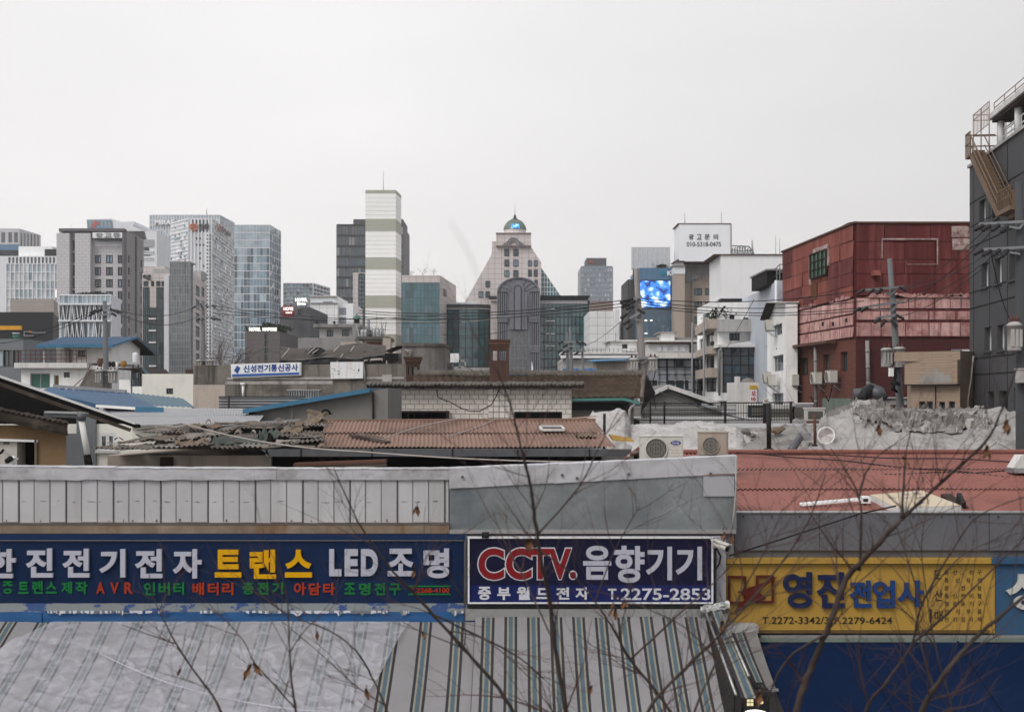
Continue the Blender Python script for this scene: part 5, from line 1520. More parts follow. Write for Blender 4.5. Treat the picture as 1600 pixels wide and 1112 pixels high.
for z_ in (zC0,zC1 - .2,zC1):
 for o_ in (-.6,.25): mb.tube([f.pt(uC,z_,o_),f.pt(uC + 2.2,z_,o_)],.018,'stair_pink',4)
 mb.tube([f.pt(uC,z_,-.6),f.pt(uC,z_,.25)],.018,'stair_pink',4)
for k in range(12): mb.tube([f.pt(uC + k * .2,zC0,.25),f.pt(uC + k * .2,zC1,.25)],.009,'stair_pink',4)
for k in range(8): f.box(mb,uC + 1.2 + k * .3,uC + 1.5 + k * .3,zT + .05 + k * .14,zT + .19 + k * .14,-1.2,-.65,'stair_tan')
mb.build('cage',ts)
# ================================================================== houses and roofs in the middle distance
mat('asb_grey',(.21,.18,.155),.95,.3,2.0,dirt=.85,dcol=(.06,.05,.042),dscale=1.6,streak=.5)
mat('asb_pale',(.33,.295,.26),.95,.25,2.0,dirt=.8,dcol=(.10,.085,.07),dscale=1.5)
mat('brown_sheet',(.29,.178,.135),.75,.2,1.1,dirt=.6,dcol=(.11,.07,.055),dscale=.9,streak=.35)
mat('brown_sheet2',(.31,.195,.15),.75,.12,1.1,dirt=.3,dcol=(.14,.08,.065),dscale=.7)
mat('red_sheet',(.31,.118,.092),.7,.1,.9,dirt=.5,dcol=(.12,.05,.042),dscale=.8,streak=.3)
mat('red_sheet2',(.34,.135,.107),.7,.1,.9,dirt=.5,dcol=(.14,.06,.05),dscale=.8,streak=.3)
mat('white_sheet',(.34,.34,.35),.6,.08,.8,dirt=.2,dcol=(.35,.33,.31))
mat('blue_sheet',(.016,.082,.18),.5,.12,.8,dirt=.2,dcol=(.1,.14,.2))
mat('blue_flash',(.012,.09,.19),.5,.12,.8)
mat('blue_pale',(.09,.165,.21),.6,.1,.8,dirt=.2,dcol=(.15,.17,.17))
mat('blue_fascia',(.07,.22,.36),.5,.12,1.2,dirt=.15,dcol=(.12,.2,.26))
mat('roof_tile',(.29,.205,.145),.9,.3,2.2,dirt=.6,dcol=(.085,.07,.058),dscale=.8)
mat('roof_tile2',(.21,.155,.115),.9,.3,2.2,dirt=.6,dcol=(.075,.06,.05),dscale=1.1)
mat('tile_mortar',(.15,.135,.115),.95,.3,2,dirt=.5)
mat('wall_tile',(.78,.725,.665),.5,.05,.5,brick=(.30,.16,.012,(.27,.23,.2),.5,(.73,.675,.615)),streak=.2,scol=(.4,.36,.32))
mat('wall_tile_sq',(.80,.75,.69),.5,.05,.5,brick=(.19,.19,.016,(.22,.19,.17),0,(.76,.71,.65)))
mat('chimney_brick',(.105,.052,.036),.9,.3,3,brick=(.22,.075,.012,(.05,.035,.03),.5,(.075,.04,.03)),dirt=.5,dcol=(.035,.027,.024),dscale=1.5)
mat('zinc',(.40,.41,.42),.35,.1,.7,metal=.6,dirt=.3,dcol=(.28,.28,.28))
mat('gutter_steel',(.14,.145,.155),.45,.15,1,metal=.3,streak=.4)
mat('teal_gutter',(.10,.29,.26),.6,.1,2,dirt=.2)
mat('ochre_wall',(.27,.175,.095),.9,.14,1.0,streak=.3,scol=(.14,.09,.05),dirt=.3,dcol=(.15,.10,.06),bump=.25,bscale=40)
mat('wood_dark',(.075,.06,.05),.9,.35,2,streak=.0,dirt=.5,dcol=(.16,.13,.10),dscale=2)
mat('wood_grey',(.19,.155,.125),.9,.3,3,dirt=.4)
mat('tar_black',(.013,.012,.012),.95,.3,1,ior=1.2,dirt=.2,dcol=(.03,.027,.025))
mat('stucco_ash',(.265,.255,.24),.95,.12,.8,streak=.4,scol=(.13,.12,.11),dirt=.4,dcol=(.17,.16,.145),bump=.2)
mat('sheet_grey',(.22,.235,.25),.6,.1,.8,streak=.3,scol=(.14,.15,.16))
mat('cream_wall',(.80,.785,.71),.85,.06,.7,streak=.25,scol=(.4,.39,.34),dirt=.15,dcol=(.4,.38,.32))
mat('tarp_white',(.50,.485,.47),.8,.15,1.2,fold_shade=.28,vscale=.8,vcol=(.13,.122,.115),dirt=.7,dcol=(.17,.158,.15),dscale=.9,bump=.15,bscale=5)
mat('tarp_fade',(.40,.385,.37),.85,.18,1.2,fold_shade=.32,vscale=.8,vcol=(.12,.112,.105),dirt=.75,dcol=(.16,.15,.14),dscale=.8,bump=.2,bscale=6)
mat('tarp_grey',(.30,.285,.27),.85,.2,1.6,fold_shade=.4,vscale=.9,vcol=(.08,.075,.07),dirt=.5,dcol=(.19,.175,.165),dscale=1.5,bump=.3,bscale=7)
mat('tarp_dirty',(.21,.195,.18),.9,.3,2.2,dirt=.65,dcol=(.10,.09,.08),dscale=2,bump=.4,bscale=8)
mat('tarp_brown',(.105,.092,.082),.85,.25,1.5,dirt=.5,dcol=(.05,.045,.042),dscale=1.5,bump=.3,bscale=8)
mat('tarp_black',(.035,.035,.038),.7,.2,1,bump=.2,bscale=8)
mat('tarp_green',(.10,.115,.105),.8,.25,2)
mat('sack_tan',(.22,.165,.12),.9,.25,4)
mat('fence_iron',(.022,.021,.022),.7)
mat('wire_black',(.015,.015,.016),.6)
mat('wire_pale',(.42,.38,.35),.7)
mat('rail_red',(.17,.06,.045),.8)
mat('green_curtain',(.07,.19,.15),.4,.1,2)
fb = lambda x,y,z=0.0,o=4: noise.fractal(Vector((x,y,z)),1.0,2.0,o)
# --- grey flat roofed block far left
b = Bld('grey_block','low grey block with a dark window band and green tank at the left edge',[(-70,86),(36.5,86)],529.5,'sheet_grey',depth=8)
b.win(0,[(-40 + 15 * i,-26 + 15 * i,547,573) for i in range(5)],gm=['glass_mid','glass_dark','glass_pale'],nc=2,fw=.05)
b.done()
mb = MB(); mb.cyl((X(25,88),88,b.z1),.22,.45,'green_curtain',14); mb.cyl((X(25,88),88,b.z1 + .45),.24,.06,'white_panel',14); mb.solo('roof_tank','small green tank on the grey block at the left edge','tank')
# --- pale yellowish low block behind blue roof house
b = Bld('strip_block','low pale block with dark strips between the black building and blue roofed house',[(36,120),(95,120)],534,'cream_wall',depth=8).done()
f = b.F[0]; mb = MB()
for (y0,y1) in ((539,549),(552,563)): a = f.rect((38,92,y0,y1)); f.box(mb,*a,.02,.1,'iron_brown')
mb.each('strip',b.t)
# --- white house with blue roof
t = thing('white_house','white two storey house with a low blue roof and red balcony railing','house',(X(120,80),81,0))
Yh = 78
xr,xl = X(170,Yh),X(33,Yh)
fF = Fac((xl,Yh),(xr,Yh),0,Z(571,Yh));
hl = [fF.rect(r) for r in ((47,78,583,607),(84,92,586,612),(99.5,109,581.5,589.5))]
mb = MB(); fF.wall(mb,'stucco_white',hl,.18)
Fac((xr,Yh),(xr,Yh + 8),0,fF.z1).wall(mb,'stucco_white'); Fac((xr,Yh + 8),(xl,Yh + 8),0,fF.z1).wall(mb,'stucco_white'); Fac((xl,Yh + 8),(xl,Yh),0,fF.z1).wall(mb,'stucco_white')
zu0,zu1 = Z(570,Yh) + .12,Z(538,Yh)
xm = X(110,Yh)
fU = Fac((xm,Yh + .5),(xr,Yh + .5),zu0,zu1)
hu = fU.rect((121.5,133.5,547,556.5))
fU.wall(mb,'stucco_white',[hu],.15)
fG = Fac((xr,Yh + .5),(xr,Yh + 6.5),zu0,zu1); fG.wall(mb,'stucco_white')
mb.poly([fG.pt(0,zu1),fG.pt(fG.len,zu1),fG.pt(fG.len * .55,Z(529,Yh + 4))],'stucco_white')
Fac((xr,Yh + 6.5),(xm,Yh + 6.5),zu0,zu1).wall(mb,'stucco_white'); Fac((xm,Yh + 6.5),(xm,Yh + .5),zu0,zu1).wall(mb,'stucco_white')
mb.box(X(60,Yh),Yh + 3,zu0,xm - .01,Yh + 3.2,zu1,'stucco_grey'); mb.box(X(96,Yh),Yh + .5,zu0,X(103,Yh),Yh + 1.0,zu1,'concrete_pale')
mb.build('wall',t)
fF.window(t,hl[0],.18,fm='frame_alu',gm='green_curtain',nc=2,fw=.06); fF.window(t,hl[1],.18,fm='frame_alu',gm='ochre_wall',nc=1,fw=.06,name='door'); fF.window(t,hl[2],.18,fm='frame_dark',gm='glass_mid',fw=.05); fU.window(t,hu,.15,fm='frame_dark',gm=['glass_mid','glass_pale'],nc=2,fw=.06,sill='stucco_grey')
mb = MB(); mb.box(X(27,Yh),Yh - .5,Z(575,Yh),X(140,Yh),Yh + 7.5,Z(570,Yh) + .12,'slab_white'); mb.build('balcony_slab',t)
mb = MB()
for z_ in (.25,.5,.75): mb.tube([Vector((X(28,Yh),Yh - .4,zu0 + z_)),Vector((X(139,Yh),Yh - .4,zu0 + z_))],.022,'rail_red',4)
for k in range(15): x_ = X(28 + k * 7.9,Yh); mb.tube([(x_,Yh - .4,zu0),(x_,Yh - .4,zu0 + .78)],.022,'rail_red',4)
mb.build('railing',t)
mb = MB(); mb.tube([P(69,572,Yh - .3),P(69,538,Yh - .3)],.06,'white_old',6); mb.each('post',t)
mb = MB()
Ar,Br = P(57,539,Yh - .6),P(168,538.5,Yh - .6)
zr = Z(526.5,Yh + 4)
Cr,Dr = Vector((xr + .5,Yh + 4,zr)),Vector((X(88,Yh) - 1,Yh + 4,zr))
Br = Vector((xr + .5,Br.y,Br.z))
corr(mb,Ar,Br,Cr,Dr,.25,.03,1,'blue_sheet')
Er,Gr = Vector((xr + .5,Yh + 8.4,Br.z - .25)),Vector((Dr.x,Yh + 8.4,Br.z - .25))
corr(mb,Gr + Vector((0,0,0)),Er,Cr,Dr,.25,.03,1,'blue_sheet')
mb.quad(Ar - Vector((0,0,.12)),Br - Vector((0,0,.12)),Cr - Vector((0,0,.12)),Dr - Vector((0,0,.12)),'stucco_grey'); mb.quad(Er - Vector((0,0,.12)),Gr - Vector((0,0,.12)),Dr - Vector((0,0,.12)),Cr - Vector((0,0,.12)),'iron_brown')
mb.bar(Ar - Vector((0,.03,.06)),Br - Vector((0,.03,.06)),.05,.2,'blue_fascia'); mb.bar(Br + Vector((.03,0,-.02)),Cr + Vector((.03,0,-.02)),.06,.16,'blue_fascia'); mb.bar(Er + Vector((.03,0,-.02)),Cr + Vector((.03,0,-.02)),.06,.16,'blue_pale')
mb.build('roof',t)
ts = thing('house_sign','old white sign board under the eave of the blue roofed house','sign',P(128,545,Yh))
fs = Fac((xm,Yh + .42),(xr,Yh + .42),0,20)
mb = MB(); a = fs.rect((109.5,147,539.3,545.2)); fs.box(mb,*a,0,.06,'cream_band'); mb.build('board',ts)
mb = MB(); letter(mb,fs,'사무',(113.5,119.5,540,544.4),'text_black',off=.062,thick=.01,bold=.03); letter(mb,fs,'호텔',(122,128.5,540,544.4),'text_black',off=.062,thick=.01,bold=.03); letter(mb,fs,'세무소',(131.5,141,540.2,544.4),'text_black',off=.062,thick=.01,bold=.03); mb.build('lettering',ts)
# lower wing with windows right of the pole
t = thing('lean_to','lean-to with barred windows and a blue edged roof beside the white house','shed',(X(205,74),75,0))
mb = MB(); mb.box(X(186,74),74,0,X(204,74),78,Z(593,74),'stucco_white'); mb.box(X(204.2,74),74.1,0,X(222,74),78,Z(577,74),'stucco_grey'); mb.box(X(206,73.5),73.6,0,X(221,73.5),74.05,Z(603.5,73.5),'stucco_white'); mb.box(X(222.2,74),74.3,0,X(233,74),77,Z(597,74),'stucco_blue'); mb.build('wall',t)
fl = Fac((X(204,74),74.09),(X(222,74),74.09),0,12); h = fl.rect((206,220.5,580,603)); fl.window(t,h,-.08,gm=['glass_mid','glass_pale'],fm='frame_dark',nc=4,nr=2,fw=.05)
mb = MB(); mb.prism([P(184,575,73.6),P(222,574,73.6),P(234,587,73.6),P(234,589,73.6),P(222,577,73.6),P(184,577.5,73.6)],(0,5,0),'iron_brown'); mb.bar(P(222,574.3,73.5),P(234.5,588,73.5),.06,.14,'blue_pale'); mb.build('roof',t)
t = thing('outside_steps','dark outside steps rising to the balcony of the white house','stair',(X(150,76),76,0))
mb = MB(); mb.prism([P(118,612,76.5),P(165,612,76.5),P(165,577,76.5),P(140,577,76.5)],(0,1.2,0),'concrete_dark'); mb.build('flight',t)
mb = MB(); mb.bar(P(112,606,76.4),P(133,588,76.4),.04,.04,'rail_red'); mb.bar(P(133,588,76.4),P(141,571,76.4),.04,.04,'rail_red')
mb.build('handrail',t)
# rooftop clutter next to the pole: pots, jars, buckets
mat('pot_brown',(.16,.075,.045),.6,.2,3)
mat('pot_orange',(.45,.24,.06),.7,.2,3)
def pot(label,px,py,Y,r,h,m,group='pots and jars on the white house terrace'):
 mb = MB(); mb.lathe(P(px,py,Y),[(r * .6,0),(r * .95,h * .4),(r,h * .65),(r * .75,h * .9),(r * .85,h),(r * .7,h),(r * .65,h * .9)],m,12); return mb.solo('pot',label,'pot',group)
for (px,py,r,h,m,lb) in ((157,573,.19,.5,'pot_brown','large brown jar at the head of the steps, left of the pole'),(171,573,.13,.3,'tar_black','black pot just right of the utility pole on the terrace'),(177,573.5,.11,.32,'tar_black','black pot beside the white bucket on the terrace'),(183,574,.09,.32,'white_paint','white bucket between black pot and orange jar on the terrace'),(193,574,.2,.38,'pot_orange','wide orange jar on the terrace below the gable wall'),(162,574,.09,.28,'cream_band','cream bucket at the foot of the large brown jar')): pot(lb,px,py,74.8,r,h,m)
t = thing('water_tank','white cylindrical tank standing under the blue roof corner','tank',P(212,574,76))
mb = MB(); mb.lathe(P(211.5,566,76),[(.16,0),(.17,.45),(.15,.53),(.06,.58),(.0,.58)],'white_panel',16); mb.build('body',t); mb = MB(); mb.bar(P(208,574.5,76),P(208,569,76),.06,.06,'frame_dark'); mb.bar(P(216,574.5,76),P(216,569,76),.06,.06,'frame_dark'); mb.each('leg',t)
# --- cream wall house
b = Bld('cream_house','plain cream walled house with one small window behind the blue roof',[(222,70),(304,70)],584,'cream_wall',depth=6)
b.win(0,[(259.5,270.5,606.5,615.5)],gm='glass_mid',fw=.04)
b.done()
mb = MB(); mb.box(X(288,70),70.2,b.z1,X(301,70),70.8,b.z1 + .25,'chimney_brick'); mb.build('brick_curb',b.t)
# --- grey roofed small house with two windows (behind the tarp roof)
b = Bld('grey_house','grey concrete house with two windows and a thick flat roof slab',[(499,125),(550,125)],511.5,'concrete_pale',depth=7)
b.win(0,[(510.5,521,515.5,526),(534.5,545.5,515,525)],gm='glass_teal3',fw=.06)
b.done()
f = b.F[0]
mb = MB(); f.box(mb,-.5,f.len + .8,b.z1,b.z1 + .32,-8,.6,'stucco_grey'); mb.build('roof_slab',b.t)
mb = MB(); mb.box(X(468,124),123,0,X(556,124),124.8,Z(527.5,123),'stucco_grey'); mb.box(X(468,124),122.95,Z(527,123),X(475,124),123.6,Z(526,123),'concrete_dark'); mb.box(X(550.2,124),124,0,X(557,124),126,b.z1,'stucco_grey'); mb.build('terrace_wall',b.t)
for px,lb in ((495,'black loudspeaker on the left corner of the grey roof slab'),(522,'small black box on the grey roof slab above the left window')):
 mb = MB(); mb.box(X(px - 1.5,124),124,b.z1 + .32,X(px + 1.5,124),124.3,b.z1 + .55,'black'); mb.box(X(px - .4,124),123.9,b.z1 + .36,X(px + .4,124),123.99,b.z1 + .5,'frame_dark'); mb.solo('roof_box',lb,'box')
# brown water house with pipes and antennas
t = thing('machine_house','tan rooftop machine house crowded with pipes and tanks below the striped tower','house',P(585,545,100))
mb = MB(); mb.box(X(568,100),100,0,X(606,100),104,Z(531,100),'stucco_beige'); mb.box(X(558,100),99.6,Z(530.5,100),X(608,100),104.4,Z(526,100),'tile_mortar'); mb.box(X(598,99),99,0,X(609.5,99),99.95,Z(529,100),'stucco_beige'); mb.build('wall',t)
mb = MB(); mb.box(X(574,100),99.9,Z(545,100),X(596,100),99.98,Z(534,100),'rust_trim'); mb.build('door',t)
t = thing('roof_plant_unit','cluster of grey tanks and pipes on the tan machine house roof','tank',P(580,526,101))
rr = random.Random(4)
mb = MB()
for k in range(5): x_ = X(566 + k * 6,101); mb.lathe((x_,101 + rr.uniform(0,1.5),Z(526,100)),[(.18,0),(.2,.5),(.14,.62),(0,.64)],'zinc',10)
mb.each('tank',t)
mb = MB()
for k in range(14):
 x_ = X(560 + k * 3,101); y_ = 101 + rr.uniform(0,2); mb.tube([(x_,y_,Z(526,100)),(x_,y_,Z(526,100) + rr.uniform(.3,.95)),(x_ + rr.uniform(-.4,.4),y_,Z(526,100) + rr.uniform(.3,.9))],.04,'steel_grey',5)
for z_ in (.3,.6): mb.bar((X(560,101),100.5,Z(526,100) + z_),(X(604,101),100.5,Z(526,100) + z_),.04,.04,'steel_grey')
mb.bar(P(557,508,100.5),P(561,526,100.5),.12,.12,'concrete_pale'); mb.tube([P(575.5,525,101),P(575.5,499,101)],.14,'steel_grey',8)
mb.build('pipework',t)
t = thing('roof_vent','green domed vent on the corner above the grey house','vent',P(557,500,102))
mb = MB(); mb.lathe(P(557.5,505,102),[(.22,0),(.22,.35),(.3,.36)],'frame_dark',12); mb.lathe(P(557.5,499,102),[(.36,0),(.33,.12),(.18,.28),(.06,.34),(.05,.45),(0,.47)],'green_curtain',14); mb.build('hood',t)
mb = MB(); mb.tube([P(588.5,526,101.5),P(588.5,488,101.5)],[.02,.012],'steel_grey',4); mb.bar(P(587,497,101.5),P(590,497,101.5),.03,.03,'steel_grey'); mb.solo('mast','thin rod aerial on the tan machine house','antenna')
for k,(px,lb) in enumerate(((597,'left of two splayed aerials at the machine house corner'),(602,'right of two splayed aerials at the machine house corner'))):
 mb = MB(); mb.bar(P(px,519,100),P(px - 1 + 2 * k,503,100),.05,.05,'steel_grey'); mb.bar(P(px - 1,511,100),P(px + 3,504,100),.03,.03,'steel_grey'); mb.solo('aerial',lb,'antenna')
# --- long concrete wall building with two signs
Yw = 56
b = Bld('concrete_building','long stained concrete building carrying a blue lettered sign and a blank one',[(302,57.5),(640,55)],570.5,'concrete_dark',yref=0,depth=0)
f = b.F[0]
b.back = [Vector((b.pts[1].x,61)),Vector((b.pts[0].x,62))]
b.win(0,[(450.5,500,610,622)],gm='glass_dark',fm='frame_alu',nc=3,fw=.05,depth=.15)
hole = b.holes[0][0]
b.par = .35
b.done()
mb = MB()
for k in range(13): u_ = hole[0] + (hole[1] - hole[0]) * (k + .5) / 13; f.box(mb,u_ - .015,u_ + .015,hole[2],hole[3],.02,.04,'frame_alu')
f.box(mb,hole[0] - .05,hole[1] + .05,hole[3],hole[3] + .05,.02,.06,'frame_alu'); mb.build('window_bars',b.t)
mat('plaster_chip',(.42,.40,.38),.9,.2,3,dirt=.9,dcol=(.15,.135,.12),dscale=2.2)
mb = MB()
f.box(mb,f.upx(355),f.upx(632),Z(592.5,56),Z(589,56),.003,.03,'plaster_chip'); f.box(mb,f.upx(352),f.upx(520),Z(600,56),Z(595,56),.003,.02,'plaster_chip'); f.box(mb,f.upx(598),f.upx(613),Z(597,56),Z(585.5,56),.031,.045,'plaster_chip'); mb.each('chipped_render',b.t)
mb = MB(); f.box(mb,f.upx(302),f.upx(352),Z(640,57),Z(601,57),.003,.02,'stucco_beige'); mb.build('repair_patch',b.t)
mb = MB(); u_ = f.upx(381.5); mb.tube([f.pt(u_,Z(622,57),.1),f.pt(u_,Z(599,57),.1)],.06,'white_paint',8); mb.tube([f.pt(u_,Z(602,57),.1),f.pt(u_,Z(598,57),.1)],[.1,.14],'white_paint',8); mb.solo('downpipe','short white downpipe on the concrete wall below the blue sign','pipe')
mat('sign_white',(.74,.75,.77),.4,.04,.6,dirt=.12,dcol=(.5,.48,.45))
mat('sign_rusty',(.72,.73,.74),.45,.04,.6,streak=.45,scol=(.45,.33,.25),sscale=7)
mat('sign_ink',(.03,.075,.30),.5,fine=0)
mat('sign_band',(.045,.13,.42),.5,fine=0)
t = thing('shop_sign','white sign with blue lettering and blue diamond on the concrete wall','sign',f.pt(f.upx(417),Z(578,56.5),.1))
def fq(mb,r4,o0,o1,m):          # quad panel given by four pixel corners tl,tr,br,bl
 q = []
 for (x_,y_) in r4:
  u_ = f.upx(x_); q.append((u_,Z(y_,f.pt(u_,0).y)))
 mb.prism([f.pt(u_,z_,o0) for u_,z_ in q],f.n * (o1 - o0),m)
mb = MB(); fq(mb,[(363,569),(472,566),(472,586.5),(364,590.5)],.02,.16,'frame_white'); fq(mb,[(364.5,570.3),(470.8,567.3),(470.8,585.3),(365,589.2)],.161,.18,'sign_white'); fq(mb,[(365.6,584.6),(470.3,581.6),(470.3,585),(365.8,588.8)],.181,.186,'sign_band'); mb.build('panel',t)
mb = MB()
for i,ch in enumerate('신성전기통신공사'):
 x0_ = 383 + i * 10.75; y_ = 570.8 - (x0_ - 365) * .026
 letter(mb,f,ch,(x0_,x0_ + 9.8,y_,y_ + 11.3),'sign_ink',off=.182,thick=.006,bold=.035)
mb.build('lettering',t)
mb = MB(); fq(mb,[(373.5,571),(378.5,575),(374,584),(368.5,579)],.182,.19,'sign_ink'); fq(mb,[(373.5,572.5),(376.5,575.2),(373.3,577.6),(370.5,575.5)],.191,.196,'sign_band'); mb.build('emblem',t)
t = thing('blank_sign','rust stained white sign with only flakes of its lettering left','sign',f.pt(f.upx(543),Z(578,56),.1))
mb = MB(); fq(mb,[(518,565.7),(569,565.3),(569,591),(518.6,591.8)],.02,.15,'sign_rusty'); mb.build('panel',t)
mb = MB(); rr = random.Random(5)
for (x_,y_,w_,h_) in ((520.5,575.5,1.5,.9),(523.5,576,2.2,1),(524.6,578.5,1.5,1.4),(528.5,579.5,4.5,.8),(529,584,3.6,.8),(520.5,584,1.8,.6),(530,582,4,.3),(534,575,.5,1.6),(545,574.6,1.8,.4),(550,575,1,1.3),(552,577,.8,.8),(554.5,578,1.6,.8),(560,582.6,1.4,.7),(526,584,.4,.7),(552.3,582.5,.5,.6)):
 mb_r = f.rect((x_,x_ + w_,y_,y_ + h_)); f.box(mb,*mb_r,.151,.156,'text_black')
mb.prism([f.pt(f.upx(x_),Z(y_,55.8),.152) for x_,y_ in ((562.4,575.5),(564.2,580.5),(562.4,579.5),(560.6,580.6))],f.n * .004,'text_black')
mb.build('lettering_flakes',t)
mb = MB(); mb.tube([f.pt(f.upx(a_),Z(b_,55.7),.12) for a_,b_ in ((576,563.5),(571,564),(569.8,568),(571.3,580),(572,598))],.035,'beige_stone',6); mb.solo('hose','pale hose bent over the top of the concrete wall','hose')
mb = MB();
mb.tube([f.pt(f.upx(578),Z(565,55.5),-.1),f.pt(f.upx(578),Z(562,55.5),-.1),f.pt(f.upx(596),Z(561,55.5),-.1),f.pt(f.upx(596),Z(564.5,55.5),-.1)],.045,'wire_pale',6); mb.solo('handle_rail','small pale hoop rail on top of the concrete wall','rail')
# half round stair tower on it
t = thing('stair_tower','stained concrete stair tower with a rounded side on the concrete building','tower',(X(660,57),58,0))
mb = MB()
pl = [Vector((X(627.5,56),56.2))] + [Vector((X(662,56) + .92 * math.cos(a_) ,57.1 + .9 * math.sin(a_))) for a_ in [R(-90 + 15 * k) for k in range(7)]] + [Vector((X(662,56) + .92,60))]
zt = Z(540.5,56)
for i in range(len(pl) - 1): Fac(pl[i],pl[i + 1],0,zt).wall(mb,'concrete')
Fac(pl[-1],(pl[0].x,60),0,zt).wall(mb,'concrete'); Fac((pl[0].x,60),pl[0],0,zt).wall(mb,'concrete')
mb.build('wall',t)
mb = MB(); c_ = Vector((X(655,56),58))
mb.prism([Vector((*(c_ + (p - c_) * 1.04),zt)) for p in pl + [Vector((pl[0].x,60))]],(0,0,.12),'concrete_dark'); mb.grid(lambda u,v: Vector((X(600 + 28 * u,56),56.25 + v * 3,Z(549 - 9 * math.sin(u * math.pi / 2),56) + .02)),12,2,'concrete_pale'); mb.build('roof',t)
mb = MB(); mb.box(X(603,56),56.5,0,X(627.4,56),59.9,Z(551,56),'concrete'); mb.box(X(601,56),56.1,Z(562.5,56),X(620,56),56.49,Z(551.5,56),'black'); mb.build('opening',t)
mb = MB()
for o_ in (0,2.6): mb.tube([P(633 + o_,547 + o_,56.1),P(642 - o_ * 0 - o_ * .8,547 + o_,56.1),P(642 - o_ * .8,558,56.1)],.035,'wire_pale',5)
mb.build('pipe_bend',t)
b = Bld('low_block','low stained concrete stub right of the rounded stair tower',[(692,58.5),(706,58.5)],566,'concrete',depth=2).done()
# tarp covered frame on the roof
t = thing('tarp_roof','sagging torn black tarp over a rooftop frame behind the concrete wall','tarpaulin',(X(520,62),63,Z(570,60)))
mb = MB()
def tz(u,v):
 px = 438 + 165 * u
 top = 541 + 3 * math.sin(u * 7) - 4 * max(0,u - .55) * 2 + (6 if .38 < u < .52 else 0)
 fr_ = 562 - 6 * u + 2.0 * math.sin(u * 11)
 s_ = math.sin(min(v,1) * math.pi / 2)
 y = fr_ + (top - fr_) * s_ + fb(u * 6,v * 3,2) * 1.8
 return P(px + (1 - v) * 0,y,61 + 2.6 * v + .15 * fb(u * 8,v * 6,5))
mb.grid(tz,60,18,'tarp_brown'); tp = mb.build('top_sheet',t)
mb = MB()
mb.grid(lambda u,v: P(437 + 166 * u,572 + (562.5 - 6 * u + 2.0 * math.sin(u * 11) - 572) * v,60.9 + .12 * fb(u * 14,v * 2,8) + .1 * math.sin(u * 40) * (1 - v)),90,6,'tarp_black')
mb.grid(lambda u,v: P(568 + 34 * u,562 - 14 * v * (1 - .3 * u) + 2 * fb(u * 4,v * 4,3),60.7 + v * 1.4 + .25 * fb(u * 5,v * 5,1)),20,12,'tarp_black')
mb.build('side_sheet',t)
mb = MB(); mb.prism([P(480,553,61.2),P(488,544,61.6),P(502,545,61.6),P(508,549,61.3),P(498,554,61.1)],(0,.06,.06),'black'); mb.build('hole',t)
mb = MB()
for a_,b_ in (((481,553),(494,541)),((522,549),(530,540)),((488,552),(497,546)),((548,549),(553,541)),((526,566),(536,553)),((440,559),(452,545))): mb.tube([P(*a_,60.85),P(*b_,61.4)],.035,'wire_pale',5)
mb.build('frame',t)
b = Bld('yellow_box','small yellow ochre rooftop box beyond the torn tarp',[(532,66),(557,66)],534,'stucco_beige',depth=1).done()
# --- chimneys
def chimney(label,px0,px1,ptop,pcap,Y,zb,slots,flare=2.5):
 t_ = thing('brick_chimney',label,'chimney',(X((px0 + px1) / 2,Y),Y,zb))
 w_ = X(px1,Y) - X(px0,Y)
 cx_ = X((px0 + px1) / 2,Y)
 mb = MB()
 zs,z1_ = Z(slots[0],Y),Z(slots[1],Y)
 mb.box(cx_ - w_ / 2,Y,zb,cx_ + w_ / 2,Y + w_,z1_,'chimney_brick'); mb.box(cx_ - w_ / 2,Y,zs,cx_ + w_ / 2,Y + w_,Z(pcap,Y),'chimney_brick')
 for k in (-.5,-.12,.34): mb.box(cx_ + w_ * k,Y,z1_,cx_ + w_ * (k + (.16 if k != -.12 else .1)),Y + w_,zs,'chimney_brick')
 mb.build('stack',t_)
 mb = MB()
 e_ = flare / FP * Y
 zc,zt_ = Z(pcap,Y),Z(ptop,Y)
 for k in range(3): mb.box(cx_ - w_ / 2 - e_ * (k + 1) / 3,Y - e_ * (k + 1) / 3,zc + (zt_ - zc) * k / 3,cx_ + w_ / 2 + e_ * (k + 1) / 3,Y + w_ + e_ * (k + 1) / 3,zc + (zt_ - zc) * (k + .93) / 3,'chimney_brick' if k != 1 else 'rust_trim')
 mb.build('cap',t_)
 return t_
chimney('small brown brick chimney with a rounded cap before the rounded stair tower',634.5,654.5,557,568,54.3,0,(573,586),4)
chimney('tall brown brick chimney rising behind the white tiled house',765,795.5,530,542,45,0,(547,563),2)
# --- white tiled house with old tiled eave
b = Bld('tiled_house','low white tiled house with a mossy eave and two dark low windows',[(603,42),(893,42)],605,'wall_tile',depth=6)
b.win(0,[(803.5,878.5,643,668),(620,700,643.5,668)],gm='black',fm='iron_brown',nc=3,fw=.05,depth=.2)
b.done()
f = b.F[0]
mb = MB(); f.box(mb,f.upx(763),f.upx(796),0,Z(604.5,42),.003,.14,'wall_tile_sq'); mb.build('pilaster',b.t)
mb = MB()
def eave(u,v):
 x_ = X(574 + 338 * u,41.8); a_ = v * math.pi
 return Vector((x_,41.75 - .28 * math.sin(a_),Z(606.5,41.8) + .22 * v + .022 * math.sin(u * 338 / 6.2 * 2 * math.pi) * math.sin(a_) + .03 * fb(u * 30,v,4)))
mb.grid(eave,420,8,'tile_mortar'); mb.box(X(575,42),41.75,Z(606,42),X(911,42),42.6,Z(598,42),'concrete_dark'); mb.build('eave',b.t)
mb = MB();
for k in range(3): f.box(mb,f.upx(576),f.upx(620),Z(645 + k * 4.4,42),Z(643.5 + k * 4.4,42),.3,.36,'iron_brown')
